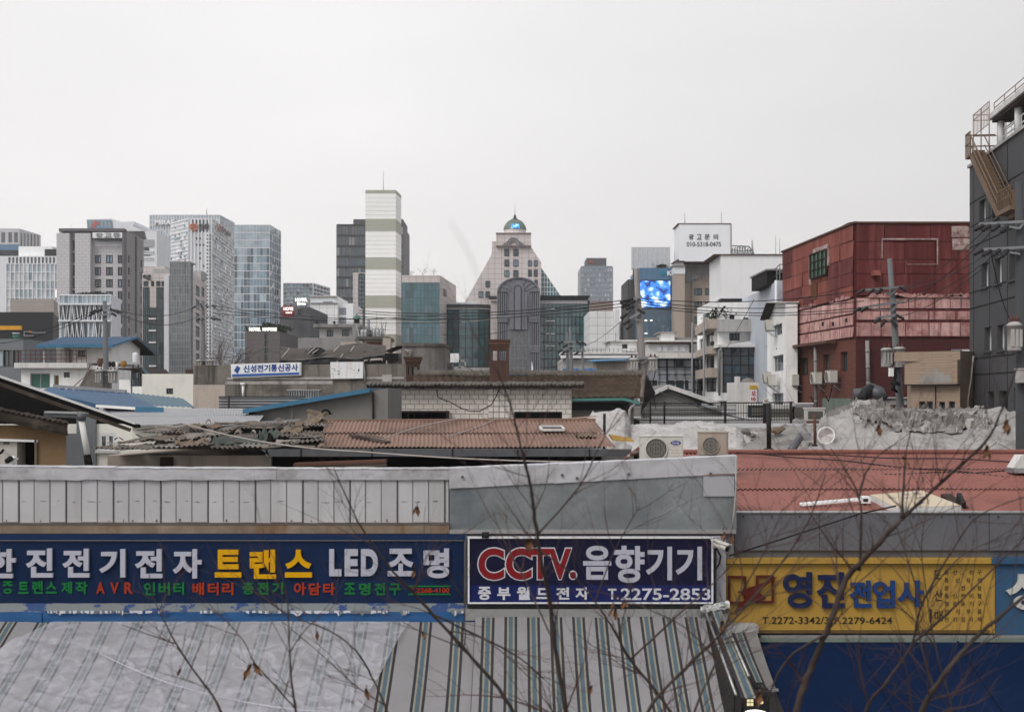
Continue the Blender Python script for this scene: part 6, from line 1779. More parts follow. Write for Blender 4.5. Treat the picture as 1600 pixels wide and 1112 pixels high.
f.box(mb,f.upx(618),f.upx(702),Z(644,42),Z(641.5,42),.02,.36,'iron_brown'); f.box(mb,f.upx(698),f.upx(702),Z(668,42),Z(644,42),.02,.36,'iron_brown'); f.box(mb,f.upx(638),f.upx(639.5),Z(668,42),Z(644,42),.3,.36,'iron_brown'); mb.build('window_guard',b.t)
mb = MB(); mb.tube([f.pt(f.upx(a_),Z(b_,42),.34) for a_,b_ in ((683,609),(685,620),(697,626),(703,627),(720,637),(735,642),(750,642),(768,632),(776,618),(779,610),(790,597))],.018,'wire_black',5); mb.solo('cable','black cable looping across the white tiled house wall','cable')
# --- brown tiled roof house
t = thing('tile_roof_house','house with a mossy brown pantile roof and a green gutter','house',(X(860,49),49,0))
Ye,Yr = 46.5,48.7
Ae,Be = P(640,622.5,Ye),P(999,622.5,Ye)
zr_ = Z(585.5,Yr)
Be2 = Vector((Be.x,Yr,zr_)); Ae2 = Vector((Ae.x,Yr,zr_))
Be2.x = X(1004,Yr)
mb = MB(); corr(mb,Ae,Be,Be2,Ae2,.28,.045,13,'roof_tile',seg=8,step=.052,cols=9,over=.2,jit=.012,mats=['roof_tile','roof_tile','roof_tile2'])
mb.quad(Vector((Ae.x,52,Ae.z)),Vector((Be2.x,52,Be.z)),Be2,Ae2,'roof_tile'); mb.build('roof',t)
mb = MB()
mb.grid(lambda u,v: Vector((Ae.x + (Be2.x - Ae.x) * u,Yr - .12 * math.cos(v * math.pi),zr_ + .02 + .16 * math.sin(v * math.pi) + .02 * math.sin(u * 330))),200,6,'tile_mortar'); mb.build('ridge',t)
mb = MB(); mb.box(Ae.x,Ye + .6,0,Be.x - .15,51.5,Ae.z + .1,'stucco_ash'); mb.poly([Vector((Be2.x - .12,Ye + .6,Ae.z)),Vector((Be2.x - .12,51.5,Ae.z)),Vector((Be2.x - .12,Yr,zr_ - .1))],'stucco_ash'); mb.box(X(895,Ye),Ye + .45,Z(640,Ye),X(985,Ye),Ye + .59,Z(629,Ye),'iron_black'); mb.build('wall',t)
mb = MB(); mb.bar(Be + Vector((.06,-.05,-.02)),Be2 + Vector((.06,0,.02)),.1,.2,'wood_grey'); mb.poly([Be + Vector((.13,0,-.15)),Be + Vector((.13,.9,-.55)),Be2 + Vector((.5,0,-.7)),Be2 + Vector((.13,0,0))],'tar_black'); mb.build('verge',t)
mb = MB(); mb.bar(P(892,624.5,Ye - .12),P(976,623.5,Ye - .12),.12,.09,'teal_gutter'); mb.bar(P(976,623.5,Ye - .12),P(1000,630.5,Ye - .3),.12,.09,'teal_gutter'); mb.build('gutter',t)
mb = MB(); mb.tube([P(992,632,Ye),P(986,636,Ye),P(984,640,Ye),P(984,658,Ye)],.05,'white_old',8); mb.build('downpipe',t)
# --- gabled house behind the fence
t = thing('gabled_shed','tan gabled house with white roof edges behind the wire fence','house',(X(1045,62),63,0))
mb = MB()
pk,le,re_ = P(1042.5,606,62),P(1006,624,62),P(1085,626,62)
mb.prism([Vector((le.x,62,0)),Vector((re_.x,62,0)),re_,pk,le],(0,7,0),'stucco_ash'); mb.build('wall',t)
mb = MB()
for a_,b_ in ((le + Vector((-.3,0,-.12)),pk),(pk,re_ + Vector((1.2,0,-.25)))):
 mb.prism([a_ + Vector((0,-.3,.02)),b_ + Vector((0,-.3,.02)),b_ + Vector((0,-.3,.16)),a_ + Vector((0,-.3,.16))],(0,7.6,0),'roof_grey'); mb.bar(a_ + Vector((0,-.34,.08)),b_ + Vector((0,-.34,.08)),.05,.2,'white_old')
mb.build('roof',t)
t = thing('low_shed','low brown shed with a grey roof slope behind the wire fence','shed',(X(1110,55),56,0))
mb = MB(); mb.box(X(1000,56),56,0,X(1128,56),60,Z(636,56),'stucco_ash'); mb.build('wall',t)
mb = MB(); mb.quad(P(1095,633,55.8),P(1150,651,55.8),P(1150,646,58),P(1098,629,58),'white_sheet'); mb.quad(P(1098,629,58),P(1150,646,58),P(1150,651.5,55.8),P(1095,633.5,55.8),'white_sheet'); mb.box(X(1003,55),55.2,Z(658,55),X(1095,55),55.9,Z(650,55),'patina'); mb.build('roof',t)
# wire fence
Yf = 46
t = thing('wire_fence','black iron wire fence along the roof terrace in front of the gabled house','fence',P(1120,660,Yf))
mb = MB()
for y0,y1,r_ in ((630.5,628.5,.024),(646,645,.014),(656,655,.018)): mb.tube([P(1001,y0,Yf),P(1240,y1,Yf)],r_,'fence_iron',5)
for k in range(3): mb.tube([P(1003,634 + k * 7,Yf),P(1150,633 + k * 7,Yf)],.012,'fence_iron',4)
mb.build('rail',t)
mb = MB()
for k in range(60): mb.tube([P(1003 + k * 2.45,657,Yf),P(1003 + k * 2.45,630,Yf)],.005,'fence_iron',3)
for k in range(22): mb.tube([P(1150 + k * 4,657,Yf),P(1150 + k * 4,629,Yf)],.012,'fence_iron',3)
mb.build('wire_mesh',t)
for px,r_,y0 in ((1016,.03,662),(1038,.035,662),(1133,.04,665),(1195,.075,668),(1236,.04,668)):
 mb = MB(); mb.tube([P(px,y0,Yf - .05),P(px,627,Yf - .05)],r_,'fence_iron',6); mb.each('post',t)
mb = MB(); mb.box(X(1191,Yf),Yf - .25,Z(630,Yf),X(1199,Yf),Yf - .1,Z(622,Yf),'white_old'); mb.box(X(1192,Yf),Yf - .27,Z(628,Yf),X(1198,Yf),Yf - .255,Z(624,Yf),'stucco_beige'); mb.solo('meter_box','small white box on the thick fence post','box')
# terrace slab carrying the fence and tarps
b = Bld('terrace_block','long concrete terrace wall under the wire fence',[(1000,47),(1260,47)],656,'concrete_pale',depth=8).done()
b = Bld('market_block','low concrete block under the tarp covered heap',[(1150,38),(1760,38)],668,'concrete_pale',depth=6).done()
# --- outdoor units and junk behind the fence
for (px,py,Y,W,H,m,rz,lb) in ((1188,652,52,.9,.5,'frame_dark',.0,'dark boxed unit standing behind the thick fence post'),(1220,655,50,1.1,.52,'ac_white',.0,'wide white unit seen from behind the fence by the red duct'),(1254,655,50,.8,.6,'zinc',.2,'pale blue grey duct box at the foot of the red building'),(1274,657,49,.7,.45,'ac_white',-.3,'short white unit among ducts at the foot of the red wall')):
 t = thing('roof_unit',lb,'machine',P(px,py,Y))
 mb = MB(); q = P(px,py,Y); mb.box(q.x - W / 2,Y,q.z,q.x + W / 2,Y + .4,q.z + H,m); mb.box(q.x - W / 2 - .03,Y - .03,q.z + H,q.x + W / 2 + .03,Y + .43,q.z + H + .05,'white_old'); mb.build('casing',t)
 mb = MB(); mb.box(q.x - W * .4,Y - .02,q.z + H * .15,q.x + W * .4,Y - .003,q.z + H * .8,'grille'); mb.build('grille',t)
mb = MB(); mb.tube([P(1335,617,57),P(1350,616,57),P(1362,610,56.5),P(1372,614,56),P(1378,625,56)],[.28,.3,.34,.34,.3],'gutter_steel',10); mb.tube([P(1345,628,55.8),P(1353,613,56),P(1362,608,56.2)],.25,'iron_black',10); mb.solo('duct','fat bent grey duct at the foot of the red building corner','duct')
mb = MB(); mb.box(X(1380,57),57,Z(632,57),X(1424,57),58,Z(622,57),'concrete_pale'); mb.box(X(1378,57),56.9,Z(622,57),X(1426,57),58.1,Z(620.5,57),'slab_white'); mb.solo('low_wall','short pale parapet at the foot of the red building front','wall')
# --- tarps: white sheet on the left, heap on the right
SURF = {}
def tarp_heap(name,label,top,base,Y0,Y1,Yb,mats,amp,nu=120,nv=28,seed=0,fold=1.0,cuts=None):
 """top/base: pixel outlines (x, y); front foot at depth Y0, crest at Y1, back foot at Yb"""
 def ip(l,x):
  for (a,b_),(c,d) in zip(l,l[1:]):
   if a <= x <= c: return b_ + (d - b_) * (x - a) / max(c - a,1e-6)
  return l[-1][1] if x > l[-1][0] else l[0][1]
 x0_,x1_ = top[0][0],top[-1][0]
 rc = random.Random(seed)
 Xa,Xb = X(x0_,Y1),X(x1_,Y1)
 cre = []
 for _ in range(int((Xb - Xa) * 3)):
  a_ = rc.choice((rc.gauss(.0,.35),rc.gauss(1.2,.4),rc.gauss(-1.1,.4),rc.gauss(.25,.25)))
  cre.append((rc.uniform(Xa,Xb),rc.uniform(0,.8),math.cos(a_),math.sin(a_),rc.uniform(.4,1.6),rc.uniform(.02,.07),rc.choice((1,1,1,-.8)) * rc.uniform(.25,.75)))
 def fn(u,v):
  px = x0_ + (x1_ - x0_) * u
  if v < .72:
   k = v / .72
   Yq = Y0 + (Y1 - Y0) * k
   z0_,z1_ = Z(ip(base,px),Y0),Z(ip(top,px),Y1)
   z = z0_ + (z1_ - z0_) * math.sin(k * math.pi / 2) ** .9
   e = math.sin(math.pi * min(k,.85) ** .7)
  else:
   k = (v - .72) / .28
   Yq = Y1 + (Yb - Y1) * k
   z1_ = Z(ip(top,px),Y1); z = z1_ - (z1_ - Z(700,Y0)) * k * .8
   e = 1 - k
  xx = X(px,Yq)
  qa,qb = xx * .42 + z * .9 + seed,z * 3.6 + Yq * 1.3 + xx * .38
  r_ = 1 - abs(fb(qa * .9,qb * .55,seed,2))
  w_ = .55 * ((1 - abs(fb(qa * 1.5 + 3,qb * 1.25,5,2))) ** 5 - .3) + .22 * ((1 - abs(fb(qa * 4,qb * 2.4,7,1))) ** 6 - .2)
  for (cx_,cv_,dx_,dv_,ln_,wd_,am_) in cre:
   ax_,av_ = xx - cx_,(v - cv_) * 4.5
   s_ = ax_ * dx_ + av_ * dv_
   d_ = ax_ * dv_ - av_ * dx_ + .10 * math.sin(s_ * 2.3 + cx_ * 9)
   if abs(s_) < ln_ and abs(d_) < wd_ * 4: w_ += .6 * am_ * math.exp(-abs(d_) / wd_) * (1 - (s_ / ln_) ** 2)
  return Vector((xx,Yq - amp * .6 * e * (r_ - .6),z + amp * e * ((r_ - .7) * fold + w_ * .9)))
 SURF[label] = fn
 mb = MB(); mb.grid(fn,nu,nv,mats[0])
 if len(mats) > 1:
  o = 0
  for j in range(nv):
   for i in range(nu):
    p_ = fn((i + .5) / nu,(j + .5) / nv)
    q = fb(p_.x * .5 + seed,p_.y * .8,9,3)
    mb.m[o] = mats[1] if (cuts and cuts(i / nu,j / nv,q)) else mats[0]
    o += 1
 return mb.solo(name,label,'tarpaulin')
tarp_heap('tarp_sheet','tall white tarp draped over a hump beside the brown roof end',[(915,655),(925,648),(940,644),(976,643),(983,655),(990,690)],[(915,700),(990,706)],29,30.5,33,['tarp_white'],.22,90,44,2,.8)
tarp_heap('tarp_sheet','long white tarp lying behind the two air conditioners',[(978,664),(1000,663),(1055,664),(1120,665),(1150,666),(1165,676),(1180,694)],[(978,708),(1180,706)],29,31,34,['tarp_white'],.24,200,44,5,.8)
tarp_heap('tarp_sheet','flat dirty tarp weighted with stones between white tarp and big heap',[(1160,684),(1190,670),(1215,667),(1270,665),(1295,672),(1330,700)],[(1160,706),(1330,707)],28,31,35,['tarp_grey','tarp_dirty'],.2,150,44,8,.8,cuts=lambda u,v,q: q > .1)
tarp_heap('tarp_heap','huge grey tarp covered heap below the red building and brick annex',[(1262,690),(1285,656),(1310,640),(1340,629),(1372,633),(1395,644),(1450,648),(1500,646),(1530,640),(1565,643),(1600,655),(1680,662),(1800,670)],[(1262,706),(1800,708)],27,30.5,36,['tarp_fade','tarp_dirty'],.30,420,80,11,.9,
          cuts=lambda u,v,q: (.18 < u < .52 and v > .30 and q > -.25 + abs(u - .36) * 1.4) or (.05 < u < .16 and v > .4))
mat('crumple',(.21,.195,.185),.9,.3,3,dirt=.5,dcol=(.24,.225,.21),dscale=2.5,bump=.3,bscale=10)
rr = random.Random(21)
t = thing('crumpled_sheets','crumpled torn dark sheets heaped along the crest of the tarp heap','tarpaulin',P(1440,650,30.5))
mb = MB()
hf = SURF['huge grey tarp covered heap below the red building and brick annex']
NU,NV = 240,84
def crs(u,v):
 uu = .115 + .42 * u; vv = .16 + .56 * v
 p_ = hf(uu,vv)
 q_ = Vector((p_.x * 1.15,p_.z * 3.4 + p_.y * 1.2 + p_.x * .35,3))
 r1 = 1 - abs(fb(q_.x * .8 + q_.y * .5,q_.y * .9 - q_.x * .2,1,2)); r2 = 1 - abs(fb(q_.x * 2.3 - q_.y,q_.y * 1.7 + q_.x * .5,6,2)); r3 = 1 - abs(fb(q_.x * 5 + q_.y * 3,q_.y * 3.4,9,1))
 e_ = min(1,6 * u * (1 - u)) * min(1,6 * v)
 ed_ = min(u * 3.2,(1 - u) * 2.2,.04 + v * 1.6) + .26 * fb(u * 9,v * 5,12)
 e_ *= max(.12,min(1,(ed_ - .12) * 3.2))
 d_ = (.12 * (r1 ** 3 - .3) + .065 * (r2 ** 4 - .25) + .025 * (r3 ** 4)) * e_
 return p_ + Vector((.10 * fb(q_.x * 1.3,q_.y,20) * e_,-.05 - d_ * .8,.03 + d_ * .75))
P_ = [[crs(i / NU,j / NV) for i in range(NU + 1)] for j in range(NV + 1)]
vs = [p for row in P_ for p in row]
by = {}
for j in range(NV):
 for i in range(NU):
  u,v = i / NU,j / NV
  edge = min(u * 3.2,(1 - u) * 2.2,.04 + v * 1.6) + .26 * fb(u * 9,v * 5,12) + .08 * fb(u * 40,v * 20,2)
  if edge < .16: continue
  n_ = fb(u * 12,v * 6,30,3)
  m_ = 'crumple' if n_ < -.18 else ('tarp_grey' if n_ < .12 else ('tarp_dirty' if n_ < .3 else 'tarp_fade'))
  by.setdefault(m_,[]).append((j * (NU + 1) + i,j * (NU + 1) + i + 1,(j + 1) * (NU + 1) + i + 1,(j + 1) * (NU + 1) + i))
for m_,fl_ in by.items(): mb.add(vs,fl_,m_,True)
mb.build('sheet',t)
for k,(px,py,s_,lb) in enumerate(((1166,674,.17,'grey stone at the end of the long white tarp'),(1176,680,.13,'small grey stone on the flat dirty tarp, nearest the white tarp'),(1213,672,.2,'largest tan stone weighing down the flat dirty tarp'),(1222,669,.12,'small stone beside the largest tan stone'),(1183,692,.14,'grey stone at the foot of the flat dirty tarp'))):
 bm = bmesh.new(); bmesh.ops.create_icosphere(bm,subdivisions=2,radius=1)
 for v in bm.verts: v.co = v.co * (1 + .35 * noise.noise(v.co * 1.4 + Vector((k,0,0))))
 mb = MB(); c_ = P(px,py,29.2); mb.add([c_ + Vector((v.co.x * s_ * .7,v.co.y * s_ * .5,v.co.z * s_ * .45)) for v in bm.verts],[[v.index for v in fc.verts] for fc in bm.faces],'sack_tan' if k in (2,3) else 'concrete'); bm.free()
 mb.solo('stone',lb,'stone','stones weighing down the tarps')
t = thing('satellite_dish','pale round dish lying on its edge beside the tarp heap','dish',P(1289,690,27.6))
mb = MB(); c_ = P(1289,680,27.4)
mb.add([c_] + [c_ + Vector((.19 * math.cos(k * math.pi / 12),-.05 + .03 * math.sin(k),.17 * math.sin(k * math.pi / 12))) for k in range(24)],[(0,1 + k,1 + (k + 1) % 24) for k in range(24)],'white_old'); ring(mb,Fac((c_.x - 1,c_.y - .07),(c_.x + 1,c_.y - .07),0,10),1,c_.z,.19,.025,0,.03,'white_paint',24); mb.build('bowl',t)
mb = MB(); mb.tube([P(1236,704,26.8),P(1245,690,27.2),P(1252,680,27.6)],.085,'gutter_steel',8); mb.box(X(1250,27.5),27.4,Z(688,27.5),X(1266,27.5),27.7,Z(676,27.5),'zinc'); mb.solo('duct','short grey duct stub rising beside the pale round dish','duct')
for px,y0,y1,r_,lb in ((944,646,700,.03,'thin black post standing before the tall white tarp'),(1201,700,630,.05,'rusty black post rising from the red roof to the fence'),(1273,694,646,.03,'thin rusty pipe post left of the tarp heap')):
 mb = MB(); mb.tube([P(px,y1,27),P(px + .5,y0,27)],r_,'iron_black' if px != 1273 else 'rust_trim',6); mb.tube([P(px,max(y0,y1),27),P(px,max(y0,y1) + 3,27)],r_ * 2,'iron_black',6); mb.solo('post',lb,'post')
mb = MB(); mb.box(X(1157,30),29.2,Z(693,30),X(1173,30),29.5,Z(674,30),'white_old'); mb.box(X(1162,30),29.18,Z(680,30),X(1169,30),29.195,Z(679,30),'grille'); mb.box(X(1162,30),29.18,Z(686,30),X(1169,30),29.195,Z(685,30),'grille'); mb.solo('cabinet','old white cabinet leaning at the end of the long white tarp','cabinet')
mat('yellow_board',(.42,.25,.05),.8,.2,3)
mb = MB(); mb.prism([P(951,680,26),P(985,686,26),P(990,690,25.6),P(957,688,25.6)],(0,.02,.03),'yellow_board'); mb.solo('board','yellow brown board lying at the end of the brown roof','board')
mb = MB()
for k in range(3): mb.tube([P(978 + k * 4,716 - k * 3,22.5),P(998,700 + k * 4,22.9)],.03,['red_sheet','wire_pale','rust_trim'][k],6)
mb.solo('scrap_pile','little pile of red and pale scrap beside the white air conditioner','scrap')
# --- blue edged mono-pitch shed
Ys = 36
t = thing('stucco_shed','grey stucco shed with a sloping bright blue roof edge','shed',(X(490,Ys),38,0))
mb = MB(); mb.prism([Vector((X(397,Ys),Ys,0)),Vector((X(606,Ys),Ys,0)),P(606,606,Ys),P(577,611,Ys),P(397,641,Ys)],(0,4.5,0),'stucco_ash'); mb.build('wall',t)
mb = MB(); mb.prism([P(379,646,Ys - .3),P(577,613,Ys - .3),P(578,606,Ys - .3),P(379,639,Ys - .3)],(0,5.1,0),'blue_fascia'); mb.build('roof',t)
mb = MB(); mb.bar(P(456,655,Ys - .02),P(456,632,Ys - .02),.05,.03,'stucco_grey'); mb.tube([P(583,660,Ys - .05),P(583,612,Ys - .05)],.03,'iron_brown',6); mb.build('pipe',t)
t = thing('sheet_fence','pale corrugated sheet screen with a thin dark post before the concrete wall','fence',P(405,650,41))
mb = MB(); mb.grid(lambda u,v: P(342 + 135 * u,652 - 32 * v,41 + .035 * math.sin(v * 2 * math.pi * 7)),2,84,'white_sheet'); mb.build('sheet',t)
mb = MB(); mb.bar(P(342,620,41),P(477,620,41),.06,.05,'frame_dark'); mb.tube([P(357.5,660,40.8),P(357.5,618,40.8)],.035,'iron_brown',6); mb.each('post',t)
# --- white roof and blue roof houses
t = thing('white_roof_house','low house under a dusty white corrugated roof behind the broken grey roof','house',(X(300,36),37,0))
mb = MB(); corr(mb,P(203,665,33),P(405,659,33),P(420,638,39),P(160,637,39),.076,.008,2,'white_sheet',seg=4,step=.008); mb.build('roof',t)
mb = MB(); mb.box(X(205,33.4),33.4,0,X(398,33.4),38.8,Z(672,33.4),'cream_wall'); mb.build('wall',t)
t = thing('blue_roof_house','house with a dark blue ribbed metal roof at the left','house',(X(165,38),39,0))
mb = MB(); A_,B_,C_,D_ = P(150,633,37.5),P(254,640.5,37.5),P(197,613.5,43),P(84,605.5,43)
corr(mb,A_,B_,C_,D_,.22,.02,1,'blue_sheet',seg=4); mb.build('roof',t)
mb = MB(); mb.prism([P(62,611,43),P(80,604,43),P(150,630.5,37.4),P(150,638,37.4)],(.05,.1,-.02),'blue_flash'); mb.bar(P(212,640,37.3),P(255,641,37.3),.1,.18,'blue_fascia'); mb.bar(D_ + Vector((0,0,.05)),C_ + Vector((0,0,.05)),.2,.1,'white_sheet'); mb.bar(P(150,634,37.35),P(212,638,37.35),.06,.08,'cream_band'); mb.build('flashing',t)
mb = MB(); mb.box(X(100,39),39,0,X(240,39),42.5,Z(645,39),'cream_wall'); mb.build('wall',t)
t = thing('blue_roof_house','house with a faded pale blue roof behind the dark blue one','house',(X(250,50),51,0))
mb = MB(); corr(mb,P(205,633,48),P(305,637,48),P(285,622,54),P(190,612,54),.2,.02,1,'blue_pale',seg=4); mb.quad(P(285,622,54),P(305,637,48),P(305,640,48),P(285,628,54),'tar_black'); mb.build('roof',t)
mb = MB(); mb.box(X(215,49),49,0,X(318,49),53,Z(640,49),'cream_wall'); mb.build('wall',t)
# --- left house with dark gable roof
t = thing('dark_gable_house','weathered house with a dark overhanging roof and pale roof edge at the left','house',(X(60,28),30,0))
A_,B_ = P(-170,531.5,26),P(212,664,26)
dv = Vector((0,.35,0))
mb = MB(); mb.prism([A_,B_,B_ - Vector((0,0,.06)),A_ - Vector((0,0,.06))],dv,'tar_black'); mb.quad(A_ + Vector((0,0,.02)),B_ + Vector((0,0,.02)),B_ + dv + Vector((0,0,.02)),A_ + dv + Vector((0,0,.02)),'white_sheet'); mb.build('roof',t)
mb = MB(); mb.bar(A_ + Vector((0,-.03,.03)),B_ + Vector((0,-.03,.03)),.04,.035,'white_old'); mb.bar(A_ + Vector((0,-.02,-.10)),B_ + Vector((-.1,-.02,-.10)),.05,.07,'wood_dark'); mb.bar(A_ + Vector((0,.2,-.18)),B_ + Vector((-1.9,.2,-.18)),.08,.06,'tar_black'); mb.build('verge',t)
fw = Fac((X(-70,27.5),27.5),(X(207,27.5),27.5),0,Z(662,27.5))
hw = fw.rect((154,181.5,676,703))
mb = MB(); fw.wall(mb,'cream_wall',[hw],.12)
mb.poly([fw.pt(0,fw.z1),fw.pt(fw.len,fw.z1),fw.pt(0,Z(572,27.5))],'tar_black')
fw.box(mb,fw.upx(-60),fw.upx(151),0,Z(677,27.5),.003,.06,'sheet_grey'); fw.box(mb,fw.upx(121),fw.upx(151),Z(677,27.5) + .001,Z(650,27.5),.003,.06,'sheet_grey'); mb.build('wall',t)
fw.window(t,hw,.06,fm='frame_white',gm='glass_dark',nc=2,fw=.07,sill='white_old')
# ochre hut
t = thing('ochre_hut','ochre plastered hut under a rotten wooden fascia at the left edge','hut',(X(20,22),23,0))
fo = Fac((X(-120,22),22),(X(103.5,22),22),0,Z(664,22))
ho = (fo.upx(-30),fo.upx(57),4.6,Z(686,22))
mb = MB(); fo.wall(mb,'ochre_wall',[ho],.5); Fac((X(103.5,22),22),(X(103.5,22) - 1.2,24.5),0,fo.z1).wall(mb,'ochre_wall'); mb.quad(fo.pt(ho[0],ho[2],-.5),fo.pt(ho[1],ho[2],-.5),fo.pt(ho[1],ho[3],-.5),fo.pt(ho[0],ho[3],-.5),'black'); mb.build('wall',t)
mb = MB(); mb.bar(fo.pt(ho[0],ho[3],.02),fo.pt(ho[1] + .03,ho[3] - .03,.02),.05,.04,'cream_band'); mb.bar(fo.pt(ho[1],ho[3],.02),fo.pt(ho[1],ho[2],.02),.035,.05,'sack_tan',up=Vector((0,1,0))); mb.build('trim',t)
mb = MB(); a_,b_ = P(-120,622,21.7),P(107,669,21.7)
mb.grid(lambda u,v: a_.lerp(b_,u) + Vector((0,-.05 * math.sin(v * math.pi) + .02 * fb(u * 12,v * 4,1),(v - .5) * .24 + .015 * fb(u * 20,v * 3,7) + (.03 * fb(u * 60,1,2) if v > .9 else 0))),90,8,'wood_dark'); mb.build('fascia',t)
mb = MB(); corr(mb,P(-120,616,21.6),P(108,663,21.6),P(104,660,22.3),P(-124,613.5,22.3),.09,.018,1,'wood_grey'); mb.build('roof',t)
mb = MB(); mb.box(X(-20,22.2),22.05,4.7,X(33,22.2),22.4,Z(688,22.2),'ac_white'); mb.box(X(4,22),22.03,Z(693,22.2),X(13,22),22.049,Z(690,22.2),'grille'); mb.box(X(25.5,22),22.03,4.7,X(26,22),22.049,Z(688,22.2),'steel_grey'); mb.build('casing',thing('boiler_unit','white boiler unit set into the ochre hut wall','boiler',P(5,725,22.2)))
mb = MB(); mb.tube([P(-8,712,21.9),P(3,706,21.9),P(5,703,22)],.025,'iron_black',6); mb.tube([P(10,720,21.9),P(20,714,21.8),P(27,715,21.8),P(18,726,21.8)],.03,'white_paint',6); mb.tube([P(11,720,21.85),P(17,716,21.75)],.05,'iron_black',6); mb.solo('hose','black and white hoses curling before the boiler unit','hose')
# downpipe
t = thing('rain_pipe','pale rain pipe with black joints leaning beside the ochre hut','pipe',P(140,735,21.2))
mb = MB(); mb.bar(P(70,646.5,21.3),P(130,649,21.3),.09,.09,'gutter_steel'); mb.bar(P(72,643.5,21.3),P(136,645.5,21.3),.16,.03,'zinc'); mb.build('gutter',t)
mb = MB(); mb.tube([P(128,645,21.2),P(127,657,21.2)],[.085,.07],'gutter_steel',8); mb.tube([P(136,710,21.2),P(142,745,21.2)],[.062,.072],'tar_black',10); mb.build('joint',t)
mb = MB(); mb.tube([P(127,656,21.2),P(137,712,21.2)],.05,'white_old',10); mb.build('pipe',t)
# --- broken grey / brown corrugated roof house
t = thing('brown_roof_house','long house under a brown corrugated roof that turns grey and broken leftwards','house',(X(560,24),25,0))
mb = MB()
corr(mb,P(494,700.5,22.9),P(962,700.5,22.9),P(928,655.5,25.6),P(513,656.5,25.6),.078,.016,2,'brown_sheet',seg=6,step=.02,jit=.012,cols=5,mats=['brown_sheet','brown_sheet2','brown_sheet'])
mb.build('brown_sheeting',t)
mb = MB()
corr(mb,P(142,711.5,22.4),P(506,700.5,22.9),P(508,656.5,25.6),P(262,668.5,25.6),.078,.017,3,'asb_grey',seg=6,step=.05,jit=.085,cols=8,over=.12,mats=['asb_grey','asb_pale','asb_grey'])
mb.build('broken_sheeting',t)
mb = MB(); mb.bar(P(505,657,25.6),P(930,655.5,25.6),.26,.05,'brown_sheet'); mb.bar(P(262,668.5,25.65),P(470,656.5,25.65),.22,.05,'white_sheet')
mb.grid(lambda u,v: P(500 + 432 * u,657 - 2.2 * math.sin(v * math.pi) + (0 if u < .85 else -(u - .85) * 40),25.5 + .3 * v),60,4,'brown_sheet2'); mb.build('ridge',t)
mb = MB(); mb.bar(P(416,707,22.75),P(986,707,22.75),.12,.13,'gutter_steel')
for px in (470,581,707,809,921): mb.bar(P(px,701,22.68),P(px,713,22.68),.02,.02,'iron_black',up=Vector((0,1,0)))
mb.prism([P(416,701,22.69),P(408,702,22.69),P(422,713,22.69)],(0,.1,0),'gutter_steel'); mb.build('gutter',t)
mb = MB(); mb.box(X(168,23.3),23.3,0,X(424,23.3),26,Z(711,23.3),'stucco_beige'); mb.box(X(424.3,23.5),23.5,0,X(940,23.5),27.5,Z(706,23.5),'stucco_grey'); mb.box(X(250,23.2),23.2,4.5,X(269,23.2),23.29,Z(714,23.2),'iron_brown'); mb.box(X(424.3,23.45),23.4,4.5,X(940,23.45),23.49,Z(712,23.4),'tar_black'); mb.build('wall',t)
mb = MB(); mb.quad(P(513,656.5,25.61),P(928,655.5,25.61),P(940,700,27.8),P(500,700,27.8),'brown_sheet'); mb.quad(P(262,668.5,25.61),P(508,656.5,25.61),P(500,700,27.8),P(230,705,27.8),'asb_grey'); mb.build('rear_slope',t)
mb = MB(); mb.bar(P(462,725,22.6),P(604,719.5,22.6),.5,.05,'rust_trim'); mb.bar(P(462,729,22.4),P(604,724,22.4),.04,.08,'wood_grey'); mb.solo('awning_board','brown board canopy under the dark gutter','board')
# loose things on the roofs
def flat_sheet(name,label,cat,c,sx,sy,ang,m,wav=.02,seed=0,tilt=.17,group=None,up=.05):
 c = Vector(c); mb = MB()
 def fn(u,v):
  x_,y_ = (u - .5) * sx * (1 + .15 * noise.noise(Vector((v * 3,seed,0)))),(v - .5) * sy * (1 + .2 * noise.noise(Vector((u * 3,seed,4))))
  X_,Y_ = x_ * math.cos(ang) - y_ * math.sin(ang),x_ * math.sin(ang) + y_ * math.cos(ang)
  return c + Vector((X_,Y_,up + Y_ * tilt + wav * fb(u * 3 + seed,v * 3,seed)))
 mb.grid(fn,16,10,m)
 for k in range(0): pass
 return mb.solo(name,label,cat,group)
ry = lambda px,py: P(px,py,22.9 + (700 - py) / 44 * 2.7)
flat_sheet('loose_sheet','green grey tarp scrap on the broken grey roof','tarpaulin',ry(372,693),.95,.45,.1,'tarp_green',.14,1)
flat_sheet('loose_sheet','dark bundled tarp at the right end of the green grey scrap','tarpaulin',ry(418,690),.42,.4,.5,'tarp_green',.22,2,up=.1)
flat_sheet('loose_sheet','brown rag at the left end of the broken grey roof','rag',ry(300,697),.6,.5,.2,'sack_tan',.12,3)
flat_sheet('loose_sheet','grey board lying across the left slope of the broken roof','board',ry(255,688),.8,.25,.3,'wood_grey',.05,4)
flat_sheet('loose_sheet','curled tan sheet on the ridge above the broken roof','board',ry(493,660),.32,.5,.2,'sack_tan',.1,5,up=.1)
flat_sheet('loose_sheet','curled tan sheet halfway down where grey meets brown','board',ry(480,668),.36,.6,-.4,'sack_tan',.1,6,up=.09)
flat_sheet('loose_sheet','tan board fragment at the lower end of the grey and brown seam','board',ry(462,678),.3,.3,.4,'sack_tan',.08,7,up=.08)
flat_sheet('loose_sheet','pale sheet piece beside the green tarp scrap near the seam','board',ry(446,694),.34,.22,.1,'asb_pale',.04,8,up=.06)
flat_sheet('loose_sheet','tan ridge board lying along the top of the broken roof','board',ry(372,667),.9,.16,.05,'wood_grey',.05,9,up=.08)
